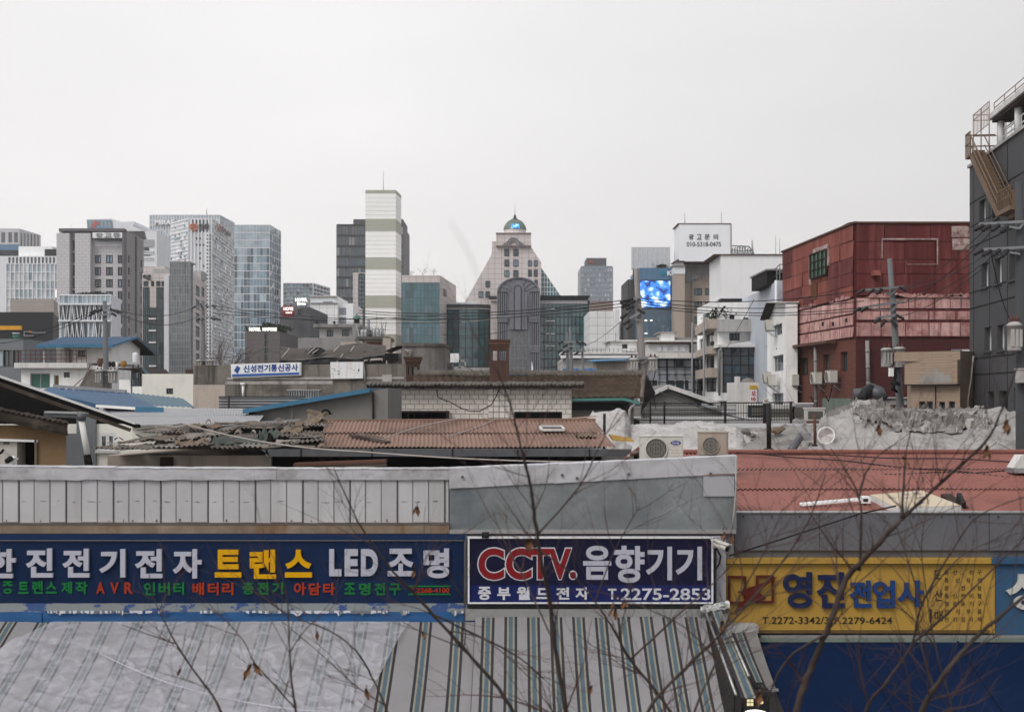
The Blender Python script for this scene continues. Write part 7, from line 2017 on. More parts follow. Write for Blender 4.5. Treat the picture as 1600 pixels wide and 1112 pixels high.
flat_sheet('loose_sheet','brown ridge sheet at the upper left of the broken roof','board',ry(322,672),.6,.2,.1,'sack_tan',.08,10,up=.08)
flat_sheet('loose_sheet','rag heap at the right end of the brown roof','rag',ry(914,684),.34,.4,.1,'sack_tan',.16,12,up=.06)
t = thing('roof_rubble','litter of broken sheet pieces and planks over the broken grey roof','rubble',ry(350,688))
rr = random.Random(77)
mb = MB()
for k in range(95):
 py = rr.uniform(662,706); lo_ = 150 + (706 - py) * 2.6
 px = rr.uniform(lo_,512) if rr.random() < .7 else rr.uniform(430,515)
 c_ = ry(px,py) + Vector((0,0,rr.uniform(.03,.09))); a_ = rr.uniform(-.6,.6) if rr.random() < .6 else rr.uniform(0,3.1); s_ = rr.uniform(.05,.19); cu_ = rr.uniform(.0,.06); m_ = rr.choice(['asb_grey','asb_grey','asb_pale','asb_pale','wood_grey','sack_tan'])
 if rr.random() < .3:
  d_ = Vector((math.cos(a_),math.sin(a_) * .7,math.sin(a_) * .13)); mb.bar(c_ - d_ * s_ * 1.4,c_ + d_ * s_ * 1.4,rr.uniform(.025,.06),.02,m_)
 else:
  w2_ = rr.uniform(.3,.9); tl_ = rr.uniform(-.25,.35)
  mb.grid(lambda u,v: c_ + Vector(((u - .5) * s_ * math.cos(a_) - (v - .5) * s_ * w2_ * math.sin(a_),(u - .5) * s_ * math.sin(a_) + (v - .5) * s_ * w2_ * math.cos(a_),cu_ * math.sin(u * 3.1) + tl_ * (v - .5) * s_ + .17 * ((u - .5) * s_ * math.sin(a_) + (v - .5) * s_ * w2_ * math.cos(a_)) + .02 * noise.noise(Vector((u * 4,v * 4,k))))),6,4,m_)
mb.build('litter',t,kind='stuff')
mb = MB(); q = ry(605,690); mb.bar(ry(549,684) + Vector((0,0,.05)),ry(607,695) + Vector((0,0,.05)),.11,.04,'wood_dark'); mb.bar(ry(560,684) + Vector((0,0,.09)),ry(600,692) + Vector((0,0,.09)),.05,.03,'wood_grey'); mb.solo('plank','dark plank lying aslant on the brown roof','plank')
mb = MB(); mb.bar(ry(481,645) + Vector((0,0,.05)),ry(508,652) + Vector((0,0,.05)),.05,.06,'sack_tan'); mb.bar(ry(484,651) + Vector((0,0,.02)),ry(520,650) + Vector((0,0,.06)),.05,.05,'wood_grey'); mb.solo('plank','short light timber pieces crossed on the ridge of the roof','timber')
mb = MB(); c_ = ry(509,651); mb.tube([c_ + Vector((.09 * math.cos(k * .55),0,.05 + .09 * math.sin(k * .55))) for k in range(8)],.02,'tar_black',6); mb.solo('hose_coil','black hose coil on the ridge where grey roof meets brown','hose')
t = thing('old_window_frame','old white window frame lying on the right part of the brown roof','window frame',ry(862,676))
mb = MB(); c_ = ry(862,676) + Vector((0,0,.09))
ux,uy = Vector((.42,.05,.0)),Vector((-.05,.30,.055))
for s_ in (-1,1): mb.bar(c_ + ux * s_ * .5 - uy * .5,c_ + ux * s_ * .5 + uy * .5,.04,.04,'white_old'); mb.bar(c_ + uy * s_ * .5 - ux * .5,c_ + uy * s_ * .5 + ux * .5,.05,.05,'white_old')
mb.bar(c_ - ux * .5,c_ + ux * .5,.04,.04,'iron_brown'); mb.build('frame',t)
mb = MB(); mb.quad(c_ - ux * .48 - uy * .48 - Vector((0,0,.015)),c_ + ux * .48 - uy * .48 - Vector((0,0,.015)),c_ + ux * .48 - Vector((0,0,.015)),c_ - ux * .48 - Vector((0,0,.015)),'cream_band'); mb.build('panel',t)
for (a_,b_,s_,lb) in ((P(285,661,23.5),P(560,705,21),.1,'pale cable sagging over the broken grey roof towards the parapet'),(P(560,705,21),P(985,722,20),.05,'pale cable running on to the air conditioner below the dark gutter'),(ry(598,693) + Vector((0,0,.08)),ry(715,659) + Vector((0,0,.05)),-.05,'pale wire lying up the brown roof, first from the seam'),(ry(700,687) + Vector((0,0,.07)),ry(774,659) + Vector((0,0,.05)),.03,'pale wire lying up the brown roof, second from the seam')):
 mb = MB(); mb.tube(sag(a_,b_,s_),.013,'wire_pale',5); mb.solo('cable',lb,'cable')
# --- red corrugated roof house on the right
t = thing('red_roof_house','shop house under a wide red corrugated roof at the right','house',(X(1400,21),22,0))
mb = MB()
corr(mb,P(1146,803,18.35),P(1900,803,18.35),Vector((X(1900,18.35),25,Z(707,25))),Vector((X(1146,18.35),25,Z(707,25))),.0765,.0135,3,'red_sheet',seg=6,step=.016,jit=.008,cols=7,mats=['red_sheet','red_sheet2','red_sheet']); mb.build('roof',t)
mb = MB(); xa,xb,zz = X(1146,18.35),X(1900,18.35),Z(707,25); mb.bar((xa - .3,25.02,zz + .03),(xb,25.02,zz + .03),.45,.05,'red_sheet2'); mb.quad((xa,25.2,zz),(xb,25.2,zz),(xb,30,zz - .6),(xa,30,zz - .6),'red_sheet'); mb.build('ridge',t)
mb = MB(); mb.box(xa + .05,18.6,0,xb,29.5,5.2,'stucco_grey'); mb.build('wall',t)
for a_,b_,s_,lb in (((1150,712),(1600,726),.05,'upper black cable lying across the red roof'),((1180,713),(1600,752),.06,'lower black cable slanting across the red roof'),((1380,746),(1640,740),.04,'short black cable at the right end of the red roof')):
 mb = MB(); q = lambda p: P(p[0],p[1],18.4 + (803 - p[1]) / 96 * 6.3) + Vector((0,0,.06)); pts = [q((a_[0] + (b_[0] - a_[0]) * k / 16,a_[1] + (b_[1] - a_[1]) * k / 16 + 1.2 * math.sin(k * .9))) for k in range(17)]; mb.tube(pts,.012,'wire_black',5); mb.solo('cable',lb,'cable')
mat('board_cream',(.60,.50,.36),.8,.1,2,dirt=.4,dcol=(.42,.38,.36),dscale=2)
t = thing('sign_box','old cream sign box lying face up on the red roof','sign box',P(1430,795,19.3))
q0 = [P(1360,775,19.35),P(1440,768,19.77),P(1502,792,18.45),P(1402,796,18.25)]
mb = MB(); mb.prism([p + Vector((0,0,.02)) for p in q0],(0,0,-.10),'white_old'); mb.poly([p + Vector((0,0,.024)) for p in q0],'board_cream'); mb.build('box',t)
mb = MB(); rr = random.Random(9)
for k in range(9):
 u_,v_ = rr.uniform(.1,.8),rr.uniform(.15,.8); p_ = q0[0].lerp(q0[1],u_).lerp(q0[3].lerp(q0[2],u_),v_) + Vector((0,0,.027)); mb.bar(p_,p_ + (q0[1] - q0[0]) * rr.uniform(.06,.16),.05,.003,'sign_band' if k % 3 == 0 else 'wire_pale')
mb.build('faded_print',t)
mb = MB(); mb.bar(P(1478,776,19.4),P(1505,798,18.7),.16,.1,'iron_brown'); mb.bar(P(1497,782,19),P(1505,797,18.7),.06,.26,'iron_black'); mb.build('frame_end',t)
t = thing('roof_grate','white slotted tray lying along the lower edge of the red roof','tray',P(1300,790,19))
mb = MB(); a_,b_ = P(1253,794,18.75),P(1345,786,19.0)
for o_ in (0,.11): mb.bar(a_ + Vector((0,o_,.05 + o_ * .1)),b_ + Vector((0,o_,.05 + o_ * .1)),.02,.03,'white_paint')
for k in range(15): p_ = a_.lerp(b_,k / 14); mb.bar(p_ + Vector((0,0,.05)),p_ + Vector((0,.11,.06)),.02,.03,'white_paint')
mb.build('slats',t)
mb = MB(); mb.box(b_.x,b_.y - .02,b_.z,b_.x + .14,b_.y + .14,b_.z + .1,'white_paint'); mb.box(b_.x + .03,b_.y - .03,b_.z + .03,b_.x + .1,b_.y - .021,b_.z + .07,'black'); mb.build('end_box',t)
mb = MB(); c_ = P(1596,720,22); mb.prism([c_ + Vector(v) for v in ((-.14,0,-.12),(.25,0,-.13),(.25,0,.1),(0,0,.1))],(0,.3,0),'white_old'); mb.box(c_.x - .16,21.9,c_.z - .2,c_.x + .25,22.3,c_.z - .125,'zinc'); mb.solo('vent_cap','white sloped vent cap at the right edge of the red roof','vent')
mb = MB();
for k in range(3): mb.tube([P(1557,690,26.5),P(1540 + k * 22,703 + (k == 1) * 2,26.2)],.022,'wire_pale',5)
mb.solo('tripod','pale crossed poles at the foot of the tarp heap','pole')
# --- two outdoor units behind the metal parapet
ac_unit('newer white air conditioner with a blue oval emblem behind the metal parapet',P(1033,722,21.3) ,0,.70,.27,.45,'ac_white','air conditioners behind the metal parapet',logo=True,bracket=False,fanx=.36,rr=.40)
ac_unit('older yellowed air conditioner turned slightly away behind the metal parapet',P(1114,717,21.8),-.22,.50,.27,.47,'ac_old','air conditioners behind the metal parapet',bracket=False,fanx=.45,rr=.30)
# ================================================================== street front
mat('panel_white',(.54,.53,.545),.55,.08,.8,streak=.55,scol=(.33,.31,.30),sscale=2.5,dirt=.25,dcol=(.36,.34,.33),dscale=1.5)
mat('panel_white2',(.50,.49,.505),.55,.08,.8,streak=.55,scol=(.32,.30,.29),sscale=2.5,dirt=.25,dcol=(.34,.32,.31),dscale=1.5)
mat('seam_dark',(.14,.135,.135),.8,.2,3)
mat('flashing',(.50,.495,.51),.42,.12,1.0,dirt=.8,dcol=(.25,.235,.235),dscale=1.3,bump=.5,bscale=2.5)
mat('galvanised',(.27,.29,.295),.5,.38,.9,metal=.3,dirt=.9,dcol=(.12,.145,.16),dscale=.8,fine=.1)
mat('galv_patch',(.44,.43,.45),.5,.06,1)
mat('rust_ledge',(.27,.205,.145),.8,.25,2.5,streak=.9,scol=(.16,.075,.03),sscale=2.2,dirt=.4,dcol=(.42,.37,.31))
mat('fascia_grey',(.165,.165,.18),.5,.07,.7,dirt=.15,dcol=(.19,.19,.2),fine=.08)
mat('fascia_dark',(.15,.15,.155),.7,.1,1)  # slightly darker grey for the soffit band and the sign's end
mat('sign_navy',(.008,.026,.082),.6,.15,.6,ior=1.2,streak=.2,scol=(.02,.035,.08),dirt=.2,dcol=(.016,.034,.085))
mat('sign_navy2',(.009,.034,.11),.55,.1,.6,ior=1.25)
mat('sign_indigo',(.009,.010,.042),.5,.08,.6,ior=1.25)
mat('sign_blue',(.012,.02,.125),.5,.06,.6,ior=1.25)
mat('ink_white',(.47,.47,.54),.4,.03,1,fine=0)
mat('ink_white2',(.60,.60,.64),.4,.03,1,fine=0)
mat('ink_yellow',(.72,.37,.0),.4,.03,1,fine=0)
mat('ink_green',(.012,.20,.05),.4,.05,1,fine=0)
mat('ink_red',(.42,.045,.015),.4,.05,1,fine=0)
mat('ink_crimson',(.26,.013,.018),.4,.05,1,fine=0)
mat('sign_yellow',(.50,.30,.055),.6,.06,.7,ior=1.3,streak=.25,scol=(.25,.15,.04),dirt=.25,dcol=(.34,.20,.04))
mat('ink_navy',(.012,.022,.08),.7,.05,1,fine=0)
mat('ink_blue',(.012,.06,.22),.5,.05,1,fine=0)
mat('ink_maroon',(.13,.016,.009),.5,.1,1,fine=0)
mat('ink_black',(.03,.025,.02),.6,fine=0)
mat('sign_sky',(.045,.12,.225),.6,.06,.7)
mat('ink_cream',(.58,.56,.52),.5,fine=0)
mat('alu',(.42,.42,.41),.4,.08,1,metal=.5,dirt=.3,dcol=(.25,.25,.25))
mat('strip_blue',(.018,.10,.27),.45,.12,1)
# flaking silver tape over blue paint
m = mat('flaked_tape',(.21,.23,.235),.5,.1,1)
def flake(m,thr,tear):
 nt = m.node_tree; N,L = nt.nodes.new,nt.links.new
 b = nt.nodes["Principled BSDF"]
 src = b.inputs["Base Color"].links[0].from_socket
 tc = N("ShaderNodeTexCoord"); mp = N("ShaderNodeMapping"); mp.inputs["Scale"].default_value = (1,1,2.2); L(tc.outputs["Object"],mp.inputs[0])
 nz = N("ShaderNodeTexNoise"); nz.inputs["Scale"].default_value = 2.1; nz.inputs["Detail"].default_value = 9; nz.inputs["Roughness"].default_value = .68; L(mp.outputs[0],nz.inputs["Vector"])
 r = N("ShaderNodeMapRange"); r.inputs[1].default_value = thr; r.inputs[2].default_value = thr + .012; L(nz.outputs[0],r.inputs[0])
 mx = N("ShaderNodeMix"); mx.data_type = 'RGBA'; L(r.outputs[0],mx.inputs[0]); L(src,mx.inputs[6]); mx.inputs[7].default_value = (*tear,1); L(mx.outputs[2],b.inputs["Base Color"])
flake(m,.54,(.03,.06,.16))
Y0 = 18.0
F = Fac((X(-420,Y0),Y0),(X(1960,Y0),Y0),0,8)
# --- the shop building behind the signs (left and middle)
t = thing('shop_building','low shop building with white ribbed parapet and galvanised sheet parapet','building',(X(400,Y0),Y0 + 1,0))
mb = MB(); mb.box(X(-420,Y0),Y0 + .02,0,X(703,Y0),Y0 + 4.4,Z(826,Y0) ,'stucco_grey'); mb.box(X(703.5,Y0),Y0 + .02,0,X(1147,Y0),Y0 + 4.4,Z(829,Y0),'stucco_grey'); mb.build('wall',t)
mb = MB(); rr = random.Random(2)
xs = [-412 + 24.6 * k for k in range(48)]
for k in range(47):
 a_,b_ = xs[k],min(xs[k + 1],702)
 if a_ >= 701: break
 o_ = rr.uniform(0,.008)
 u0_,u1_ = F.upx(a_) + (.012 if k % 3 == 0 else .002),F.upx(b_) - .001
 z0_,z1_ = Z(815.5 + rr.uniform(-.6,.6),Y0),Z(744,Y0)
 m_ = rr.choice(['panel_white','panel_white2'])
 F.box(mb,u0_,u1_,z0_,z1_,-.05,.03 + o_,m_)
 if k % 3 == 0: F.box(mb,u0_ - .018,u0_ - .006,z0_,z1_,-.05,.045,'seam_dark')
 F.box(mb,u1_ - .010,u1_ - .004,z0_ + .01,z1_,.031 + o_,.035 + o_,'seam_dark')
 for q in range(rr.choice((0,1,1,2))):
  ux_ = rr.uniform(u0_ + .01,u1_ - .1); zx_ = Z(783 + rr.uniform(-1.5,2),Y0); F.box(mb,ux_,ux_ + rr.uniform(.03,.08),zx_,zx_ + .005,.031 + o_,.034 + o_,'seam_dark')
 if rr.random() < .5: ux_ = rr.uniform(u0_ + .02,u1_ - .05); F.box(mb,ux_,ux_ + rr.uniform(.01,.03),z0_ + .01,z0_ + rr.uniform(.02,.05),.031 + o_,.034 + o_,'seam_dark')
F.box(mb,0,F.upx(702),Z(816,Y0),Z(744,Y0),-.08,-.055,'seam_dark')
mb.build('ribbed_parapet',t)
mb = MB()
joints = [-420,-260,-60,178,430,703]
for k in range(5):
 a_,b_ = joints[k],joints[k + 1] + (3 if k < 4 else 0)
 o_ = .07 + .008 * (k % 2)
 tl = [731,729.5,728.5,731.5,733][k] - 1; tr = [729.5,728,731,732.5,733][k] - 1
 def cf(u,v,a_=a_,b_=b_,o_=o_,tl=tl,tr=tr):
  px = a_ + (b_ - a_) * u
  top = tl + (tr - tl) * u
  w_ = .008 * fb(px * .05,v * 2,k)
  if v > .5: q = (v - .5) * 2; return F.pt(F.upx(px),Z(top,Y0) + w_ + .012 * math.sin(q * 3.1),o_ + .01 - .42 * q)
  q = v * 2
  return F.pt(F.upx(px),Z(749 + 1.2 * fb(px * .03,3,k) - (749 - top) * q,Y0),o_ + .008 * fb(px * .035,q * 1.5,6) + .004 * fb(px * .12,q * 3,2))
 mb.grid(lambda u,v: cf(u,v * .499),60,6,'flashing'); mb.grid(lambda u,v: cf(u,.501 + v * .499),60,4,'flashing')
mb.build('coping',t)
mb = MB(); F.box(mb,0,F.upx(702.5),Z(831.5,Y0),Z(816.5,Y0),-.05,.14,'rust_ledge'); F.box(mb,0,F.upx(702.5),Z(817.5,Y0),Z(815.8,Y0),.141,.15,'seam_dark'); mb.build('ledge',t)
mb = MB(); mb.poly([Vector((X(-420,Y0),Y0,Z(745,Y0))),Vector((X(1147,Y0),Y0,Z(760,Y0))),Vector((X(1147,Y0),Y0 + 4.5,5.62)),Vector((X(-420,Y0),Y0 + 4.5,5.62))],'roof_grey'); mb.build('roof',t)
# galvanised parapet
mb = MB()
top = lambda px: 760 - 20 * (px - 703) / 445
for (a_,b_,o_) in ((703,882,.085),(879,1149,.095)):
 mb.grid(lambda u,v: F.pt(F.upx(a_ + (b_ - a_) * u),Z(826 + (top(a_ + (b_ - a_) * u) - 826) * v,Y0),o_ + .010 * fb((a_ + (b_ - a_) * u) * .012,v * 1.3,2)),50,14,'galvanised')
mb.build('galvanised_parapet',t)
mb = MB()
for (a_,b_,t0,t1,b0,b1,o_) in ((702.5,867,731,724.5,762.5,753,.115),(865,1149.5,724.5,711.5,754,738,.125)):
 def cg(u,v):
  px = a_ + (b_ - a_) * u; tp,bo = t0 + (t1 - t0) * u,b0 + (b1 - b0) * u
  if v > .55: q = (v - .55) / .45; return F.pt(F.upx(px),Z(tp,Y0) + .01 * math.sin(q * 3.1) + .008 * fb(px * .04,q,3),o_ - .4 * q)
  q = v / .55; return F.pt(F.upx(px),Z(bo + (tp - bo) * q + .8 * fb(px * .03,1,2) * (1 - q),Y0),o_ + .009 * fb(px * .03,q * 2,4) + .004 * fb(px * .12,q * 3,2))
 mb.grid(lambda u,v: cg(u,v * .549),60,6,'flashing'); mb.grid(lambda u,v: cg(u,.551 + v * .449),60,4,'flashing')
for px,py in ((723,744),(878,741),(901,746),(981,739.5),(1108,739)): q = F.pt(F.upx(px),Z(py,Y0),.135); mb.box(q.x - .018,q.y - .012,q.z - .018,q.x + .018,q.y,q.z + .018,'seam_dark')
mb.build('coping',t,label='pale slanting coping over the galvanised sheet')
mb = MB(); a = F.rect((1097,1145,743,774)); F.box(mb,*a,.112,.12,'galv_patch'); mb.build('patch',t)
mb = MB(); F.box(mb,F.upx(703),F.upx(1147),Z(831.5,Y0),Z(825.5,Y0),-.02,.16,'alu'); F.box(mb,F.upx(703.5),F.upx(1147),Z(833.5,Y0),Z(831.7,Y0),-.02,.1,'seam_dark'); mb.build('ledge',t,label='thin aluminium ledge under the galvanised sheet')
# --- navy sign
t = thing('shop_sign','long navy shop sign with white and yellow letters over green and red words','sign',F.pt(F.upx(350),Z(943,Y0),.1))
fs = Fac((F.p0.x,Y0 - .16),(F.p1.x,Y0 - .16),0,8)
mb = MB(); F.box(mb,F.upx(-420),F.upx(727),Z(942,Y0),Z(832,Y0),.005,.155,'sign_navy'); fs.box(mb,fs.upx(-420),fs.upx(727),Z(840.5,Y0),Z(832.5,Y0),-.003,.035,'sign_navy2'); fs.box(mb,fs.upx(-420),fs.upx(724),Z(842.4,Y0),Z(841.2,Y0),-.003,.02,'alu'); F.box(mb,F.upx(725.8),F.upx(729),Z(942,Y0),Z(833,Y0),.01,.19,'fascia_dark'); mb.build('panel',t)
K = dict(off=.0,thick=.045)
mb = MB()
for ch,a_,b_,c_,d_ in (('한',-18,26,857,902),('진',42,84,856,901),('전',99,141,856.5,901),('기',156.5,197,857,901),('전',212,255,857,902),('자',271,316,857,902.5)): letter(mb,fs,ch,(a_,b_,c_,d_),'ink_white',bold=.036,**K)
for ch,a_,b_,c_,d_ in (('조',606,647,856.5,899),('명',662,702,856,902)): letter(mb,fs,ch,(a_,b_,c_,d_),'ink_white',bold=.036,**K)
for ch,a_,b_ in (('L',515,534),('E',539,560),('D',564.5,591)): letter(mb,fs,ch,(a_,b_,857,899),'ink_white',bold=.055,**K)
mb.build('lettering',t,label='large white raised letters')
mb = MB()
for ch,a_,b_,c_,d_ in (('트',336.5,378,858,901),('랜',391,432,858,903),('스',446,488,858,901)): letter(mb,fs,ch,(a_,b_,c_,d_),'ink_yellow',bold=.036,**K)
mb.build('lettering',t,label='large yellow raised letters')
mb = MB(); K2 = dict(off=0,thick=.012,bold=.030)
for ch,a_,b_,c_,d_ in (('각',-22,-2,907,927),('종',4,21,907,927),('트',29,45,908,927),('랜',51,67.5,907,927),('스',72,89,908,926.5),('제',96,113,908,927),('작',118,137,908,927.5),('인',225,243,909,929),('버',248,266,909,929),('터',271,288,909,928.5),('충',379,397,908.5,928),('전',402,420,909,928),('기',425,442.5,909,928),('조',538,555,910,928),('명',561,579,910,929),('전',585,602,910,929),('구',608,626,911,929)): letter(mb,fs,ch,(a_,b_,c_,d_),'ink_green',**K2)
for (c_,d_) in ((914.2,916.4),(926.6,928.8)): a = fs.rect((638,704,c_,d_)); fs.box(mb,*a,0,.012,'ink_green')
mb.build('lettering',t,label='small green words')
mb = MB()
for ch,a_,b_,c_,d_ in (('A',150.5,164,909,927),('V',172.5,186,909,927),('R',194.5,208,909,927),('배',301,319,909.5,929),('터',325,342,909.5,929),('리',347,365,909.5,929),('아',459.5,478.5,909,929),('담',482.5,501,910,929),('타',505,524,910,929)): letter(mb,fs,ch,(a_,b_,c_,d_),'ink_red',**K2)
letter(mb,fs,'T.2268-4100',(640.5,702.5,918,925.4),'ink_red',off=0,thick=.012,bold=.03)
mb.build('lettering',t,label='small red words and phone number')
# flaked strip under the sign
t = thing('flashing_strip','blue metal strip under the navy sign with flaking silver tape','flashing',F.pt(F.upx(350),Z(972,Y0),.2))
mb = MB()
def st(u,v):
 px = -420 + 1165 * u
 o_ = .165 + .12 * v
 q = P(px,942.0 + 14 * v + .5 * fb(px * .03,1,1),Y0 - o_)
 return q + Vector((0,-.006 * fb(px * .05,v,2),0))
mb.grid(st,200,4,'flaked_tape'); mb.build('taped_slope',t)
mb = MB()
for (a_,b_,o_,yb) in ((-420,65,.315,973.5),(58,330,.295,973),(320,744,.30,971.5)):
 mb.grid(lambda u,v: P(a_ + (b_ - a_) * u,955.5 + (yb - 955.5) * v + .8 * fb(u * 9,2,a_),Y0 - o_ - .03 * v - .010 * fb(u * 8,v * 2,4)),60,4,'strip_blue')
mb.build('blue_lip',t)
mb = MB(); rr = random.Random(14)
px = 70
while px < 735:
 w_ = rr.uniform(14,70)
 if rr.random() < .72:
  n_ = 14; lo = [rr.uniform(0,2.2) + (4 if rr.random() < .08 else 0) for _ in range(n_ + 1)]
  pts = [(px + w_ * k / n_,955.5 + lo[k] + 1) for k in range(n_ + 1)]
  for k in range(n_):
   q = [P(x_,y_,Y0 - .35) for x_,y_ in ((pts[k][0],953.5),(pts[k + 1][0],953.5),pts[k + 1],pts[k])]
   mb.poly(q,'ink_white2' if rr.random() < .35 else 'flaked_tape')
 px += w_
mb.build('peeling_film',t)
# --- CCTV sign
t = thing('shop_sign','dark blue framed sign with red outlined capitals and white lettering','sign',F.pt(F.upx(922),Z(942,Y0),.3))
fc_ = Fac((F.p0.x,Y0 - .36),(F.p1.x,Y0 - .36),0,8)
mb = MB(); F.box(mb,F.upx(731),F.upx(1113.5),Z(942.5,Y0),Z(838,Y0),.17,.345,'frame_dark')
for r in ((731,1114,838.3,840.6),(731,1114,940.2,942.3),(731,733.6,840.6,940.2),(1111.4,1114,840.6,940.2)): a = fc_.rect(r); fc_.box(mb,*a,-.02,.03,'frame_white')
mb.build('frame',t)
mb = MB(); a = fc_.rect((733.6,1111.4,840.6,913.5)); fc_.box(mb,*a,-.02,0,'sign_indigo'); a = fc_.rect((733.6,1111.4,913.5,940.2)); fc_.box(mb,*a,-.02,0,'sign_blue'); mb.build('panel',t)
mb = MB()
C4 = (('C',746.5,788.5,855,906),('C',789.5,831.5,855,906),('T',828,860,855.5,905),('V',856,893.5,855.5,905),('.',889.5,901,891.5,904.5))
for i,(ch,a_,b_,c_,d_) in enumerate(C4): letter(mb,fc_,ch,(a_ - .9,b_ + .9,c_ - .9,d_ + .9),'ink_white2',off=.001 + .0004 * i,thick=.003,bold=.062)
mb.build('letter_outline',t)
mb = MB()
for i,(ch,a_,b_,c_,d_) in enumerate(C4): letter(mb,fc_,ch,(a_ + .9,b_ - .9,c_ + .9,d_ - .9),'ink_crimson',off=.0065 + .0004 * i,thick=.003,bold=.036)
mb.build('lettering',t,label='red capitals')
mb = MB()
for ch,a_,b_,c_,d_ in (('음',911,955,852,905),('향',959,1007,852,910),('기',1009,1050,853.5,906),('기',1055.5,1097,853.5,906)): letter(mb,fc_,ch,(a_,b_,c_,d_),'ink_white',off=.001,thick=.003,bold=.03)
for ch,a_,b_,c_,d_ in (('중',747,767,916,936.5),('부',777,797.5,917,936.5),('월',807.5,828,916,936.5),('드',838,859.5,918,935),('전',869,889.5,917,936),('자',899,920,917,936)): letter(mb,fc_,ch,(a_,b_,c_,d_),'ink_white2',off=.001,thick=.003,bold=.035)
letter(mb,fc_,'T.',(950,967,919,936),'ink_white2',off=.001,thick=.003,bold=.02); letter(mb,fc_,'2275-2853',(970,1110,918.5,937),'ink_white2',off=.001,thick=.003,bold=.018)
mb.build('lettering',t,label='white lettering and phone number')
mb = MB(); F.box(mb,F.upx(728),F.upx(1131),Z(962,Y0),Z(944.5,Y0),.16,.36,'alu'); F.box(mb,F.upx(728),F.upx(1131),Z(944.3,Y0),Z(835,Y0),.005,.168,'galv_patch'); mb.solo('sign_ledge','dull metal ledge and backing of the dark blue framed sign','ledge')
mb = MB(); mb.box(X(753,17.7),17.6,Z(839,17.7),X(764,17.7),17.8,Z(832,17.7),'iron_black'); mb.box(X(756,17.7),17.55,Z(836,17.7),X(761,17.7),17.599,Z(833.5,17.7),'frame_dark'); mb.solo('clamp','small black clamp on top of the framed sign','clamp')
mb = MB(); c_ = F.pt(F.upx(1110),Z(948,Y0),.38)
mb.grid(lambda u,v: c_ + Vector((-.20 + .40 * u,-.05 * math.sin(v * math.pi) + .02 * fb(u * 7,v * 6,1),(v - .5) * .16 + .07 * u + .02 * fb(u * 8,v * 5,8))),24,12,'alu'); mb.solo('foil_wrap','crinkled silver foil wrapped round the lower right sign corner','foil')
# CCTV camera
t = thing('security_camera','white bullet security camera on a short arm beside the framed sign','camera',P(1122,852,17.5))
mb = MB(); a_,b_ = P(1116,848,17.45),P(1136,857,17.25); mb.tube([a_,b_],[.045,.045],'ac_white',12); mb.bar(a_ + Vector((-.02,0,.05)),b_ + Vector((.03,-.02,.05)),.1,.012,'ac_white'); mb.build('body',t)
mb = MB(); mb.tube([b_,b_ + (b_ - a_) * .04],.038,'black',12); mb.build('lens',t)
mb = MB(); mb.tube([P(1112,852,17.7),P(1117,854,17.5),P(1120,850,17.45)],.02,'ac_white',6); mb.build('arm',t)
mb = MB(); mb.tube([P(1118,853,17.5),P(1126,868,17.55),P(1124,880,17.6),P(1118,890,17.7),P(1116,930,17.75)],.012,'wire_black',5); mb.solo('cable','black cable curling down from the security camera','cable')
# --- right-hand shop
YR = 18.2
G = Fac((X(1100,YR),YR),(X(1960,YR),YR),0,8)
t = thing('shop_building','grey fascia shop front below the red roof at the right','building',(X(1400,YR),YR,0))
mb = MB(); mb.box(X(1148,YR),YR + .02,0,X(1960,YR),YR + .38,Z(803,YR),'stucco_grey'); mb.build('wall',t)
mb = MB(); x0_ = 1146
while x0_ < 1950:
 x1_ = x0_ + 132; q = G.rect((x0_ + .3,x1_ - .3,800,858)); G.box(mb,q[0],q[1],q[2],q[3],.01,.09 + .006 * (x0_ % 5),'fascia_grey')
 for k in range(3): c_ = G.pt(q[0] + (q[1] - q[0]) * (k + .3) / 3,q[3] - .05,.1); mb.box(c_.x - .008,c_.y - .015,c_.z - .008,c_.x + .008,c_.y,c_.z + .008,'black')
 x0_ = x1_
G.box(mb,G.upx(1146),G.len,Z(800,YR),Z(798.6,YR),-.1,.12,'alu'); mb.build('fascia',t)
mb = MB(); G.box(mb,G.upx(1138),G.len,Z(869.5,YR),Z(858.3,YR),.01,.05,'fascia_dark'); mb.build('soffit',t)
mb = MB(); mb.tube([P(1149.5,712,17.8),P(1150,760,17.75),P(1147,800,17.7),P(1143,826,17.7)],.012,'wire_pale',5); mb.solo('cable','pale cable hanging down the end of the galvanised parapet','cable')
mb = MB(); mb.tube([P(1140,868,17.9),P(1240,836,17.6),P(1345,802,17.6),P(1400,790,17.8)],.012,'wire_black',5); mb.solo('cable','thin black cable rising across the grey fascia','cable')
# yellow sign
t = thing('shop_sign','yellow shop sign with navy raised letters and a maroon arrow mark','sign',G.pt(G.upx(1340),Z(985,YR),.2))
gs = Fac((G.p0.x,YR - .2),(G.p1.x,YR - .2),0,8)
mb = MB(); G.box(mb,G.upx(1127),G.upx(1546.5),Z(985,YR),Z(869.5,YR),.055,.195,'sign_yellow'); gs.box(mb,gs.upx(1124),gs.upx(1546.5),Z(876.5,YR),Z(869.5,YR),-.003,.07,'sign_yellow'); gs.box(mb,gs.upx(1124),gs.upx(1546.5),Z(878.2,YR),Z(876.6,YR),-.003,.02,'ink_black')
for y_ in (980,983.3): gs.box(mb,gs.upx(1184),gs.upx(1546.5),Z(y_ + 1,YR),Z(y_,YR),-.003,.012,'wood_dark')
mb.build('panel',t)
mb = MB(); J = dict(off=0,thick=.05)
for ch,a_,b_,c_,d_ in (('영',1223,1268,893,949),('진',1276,1319,893,949)): letter(mb,gs,ch,(a_,b_,c_,d_),'ink_navy',bold=.03,**J)
mb.build('lettering',t,label='large navy raised letters')
mb = MB()
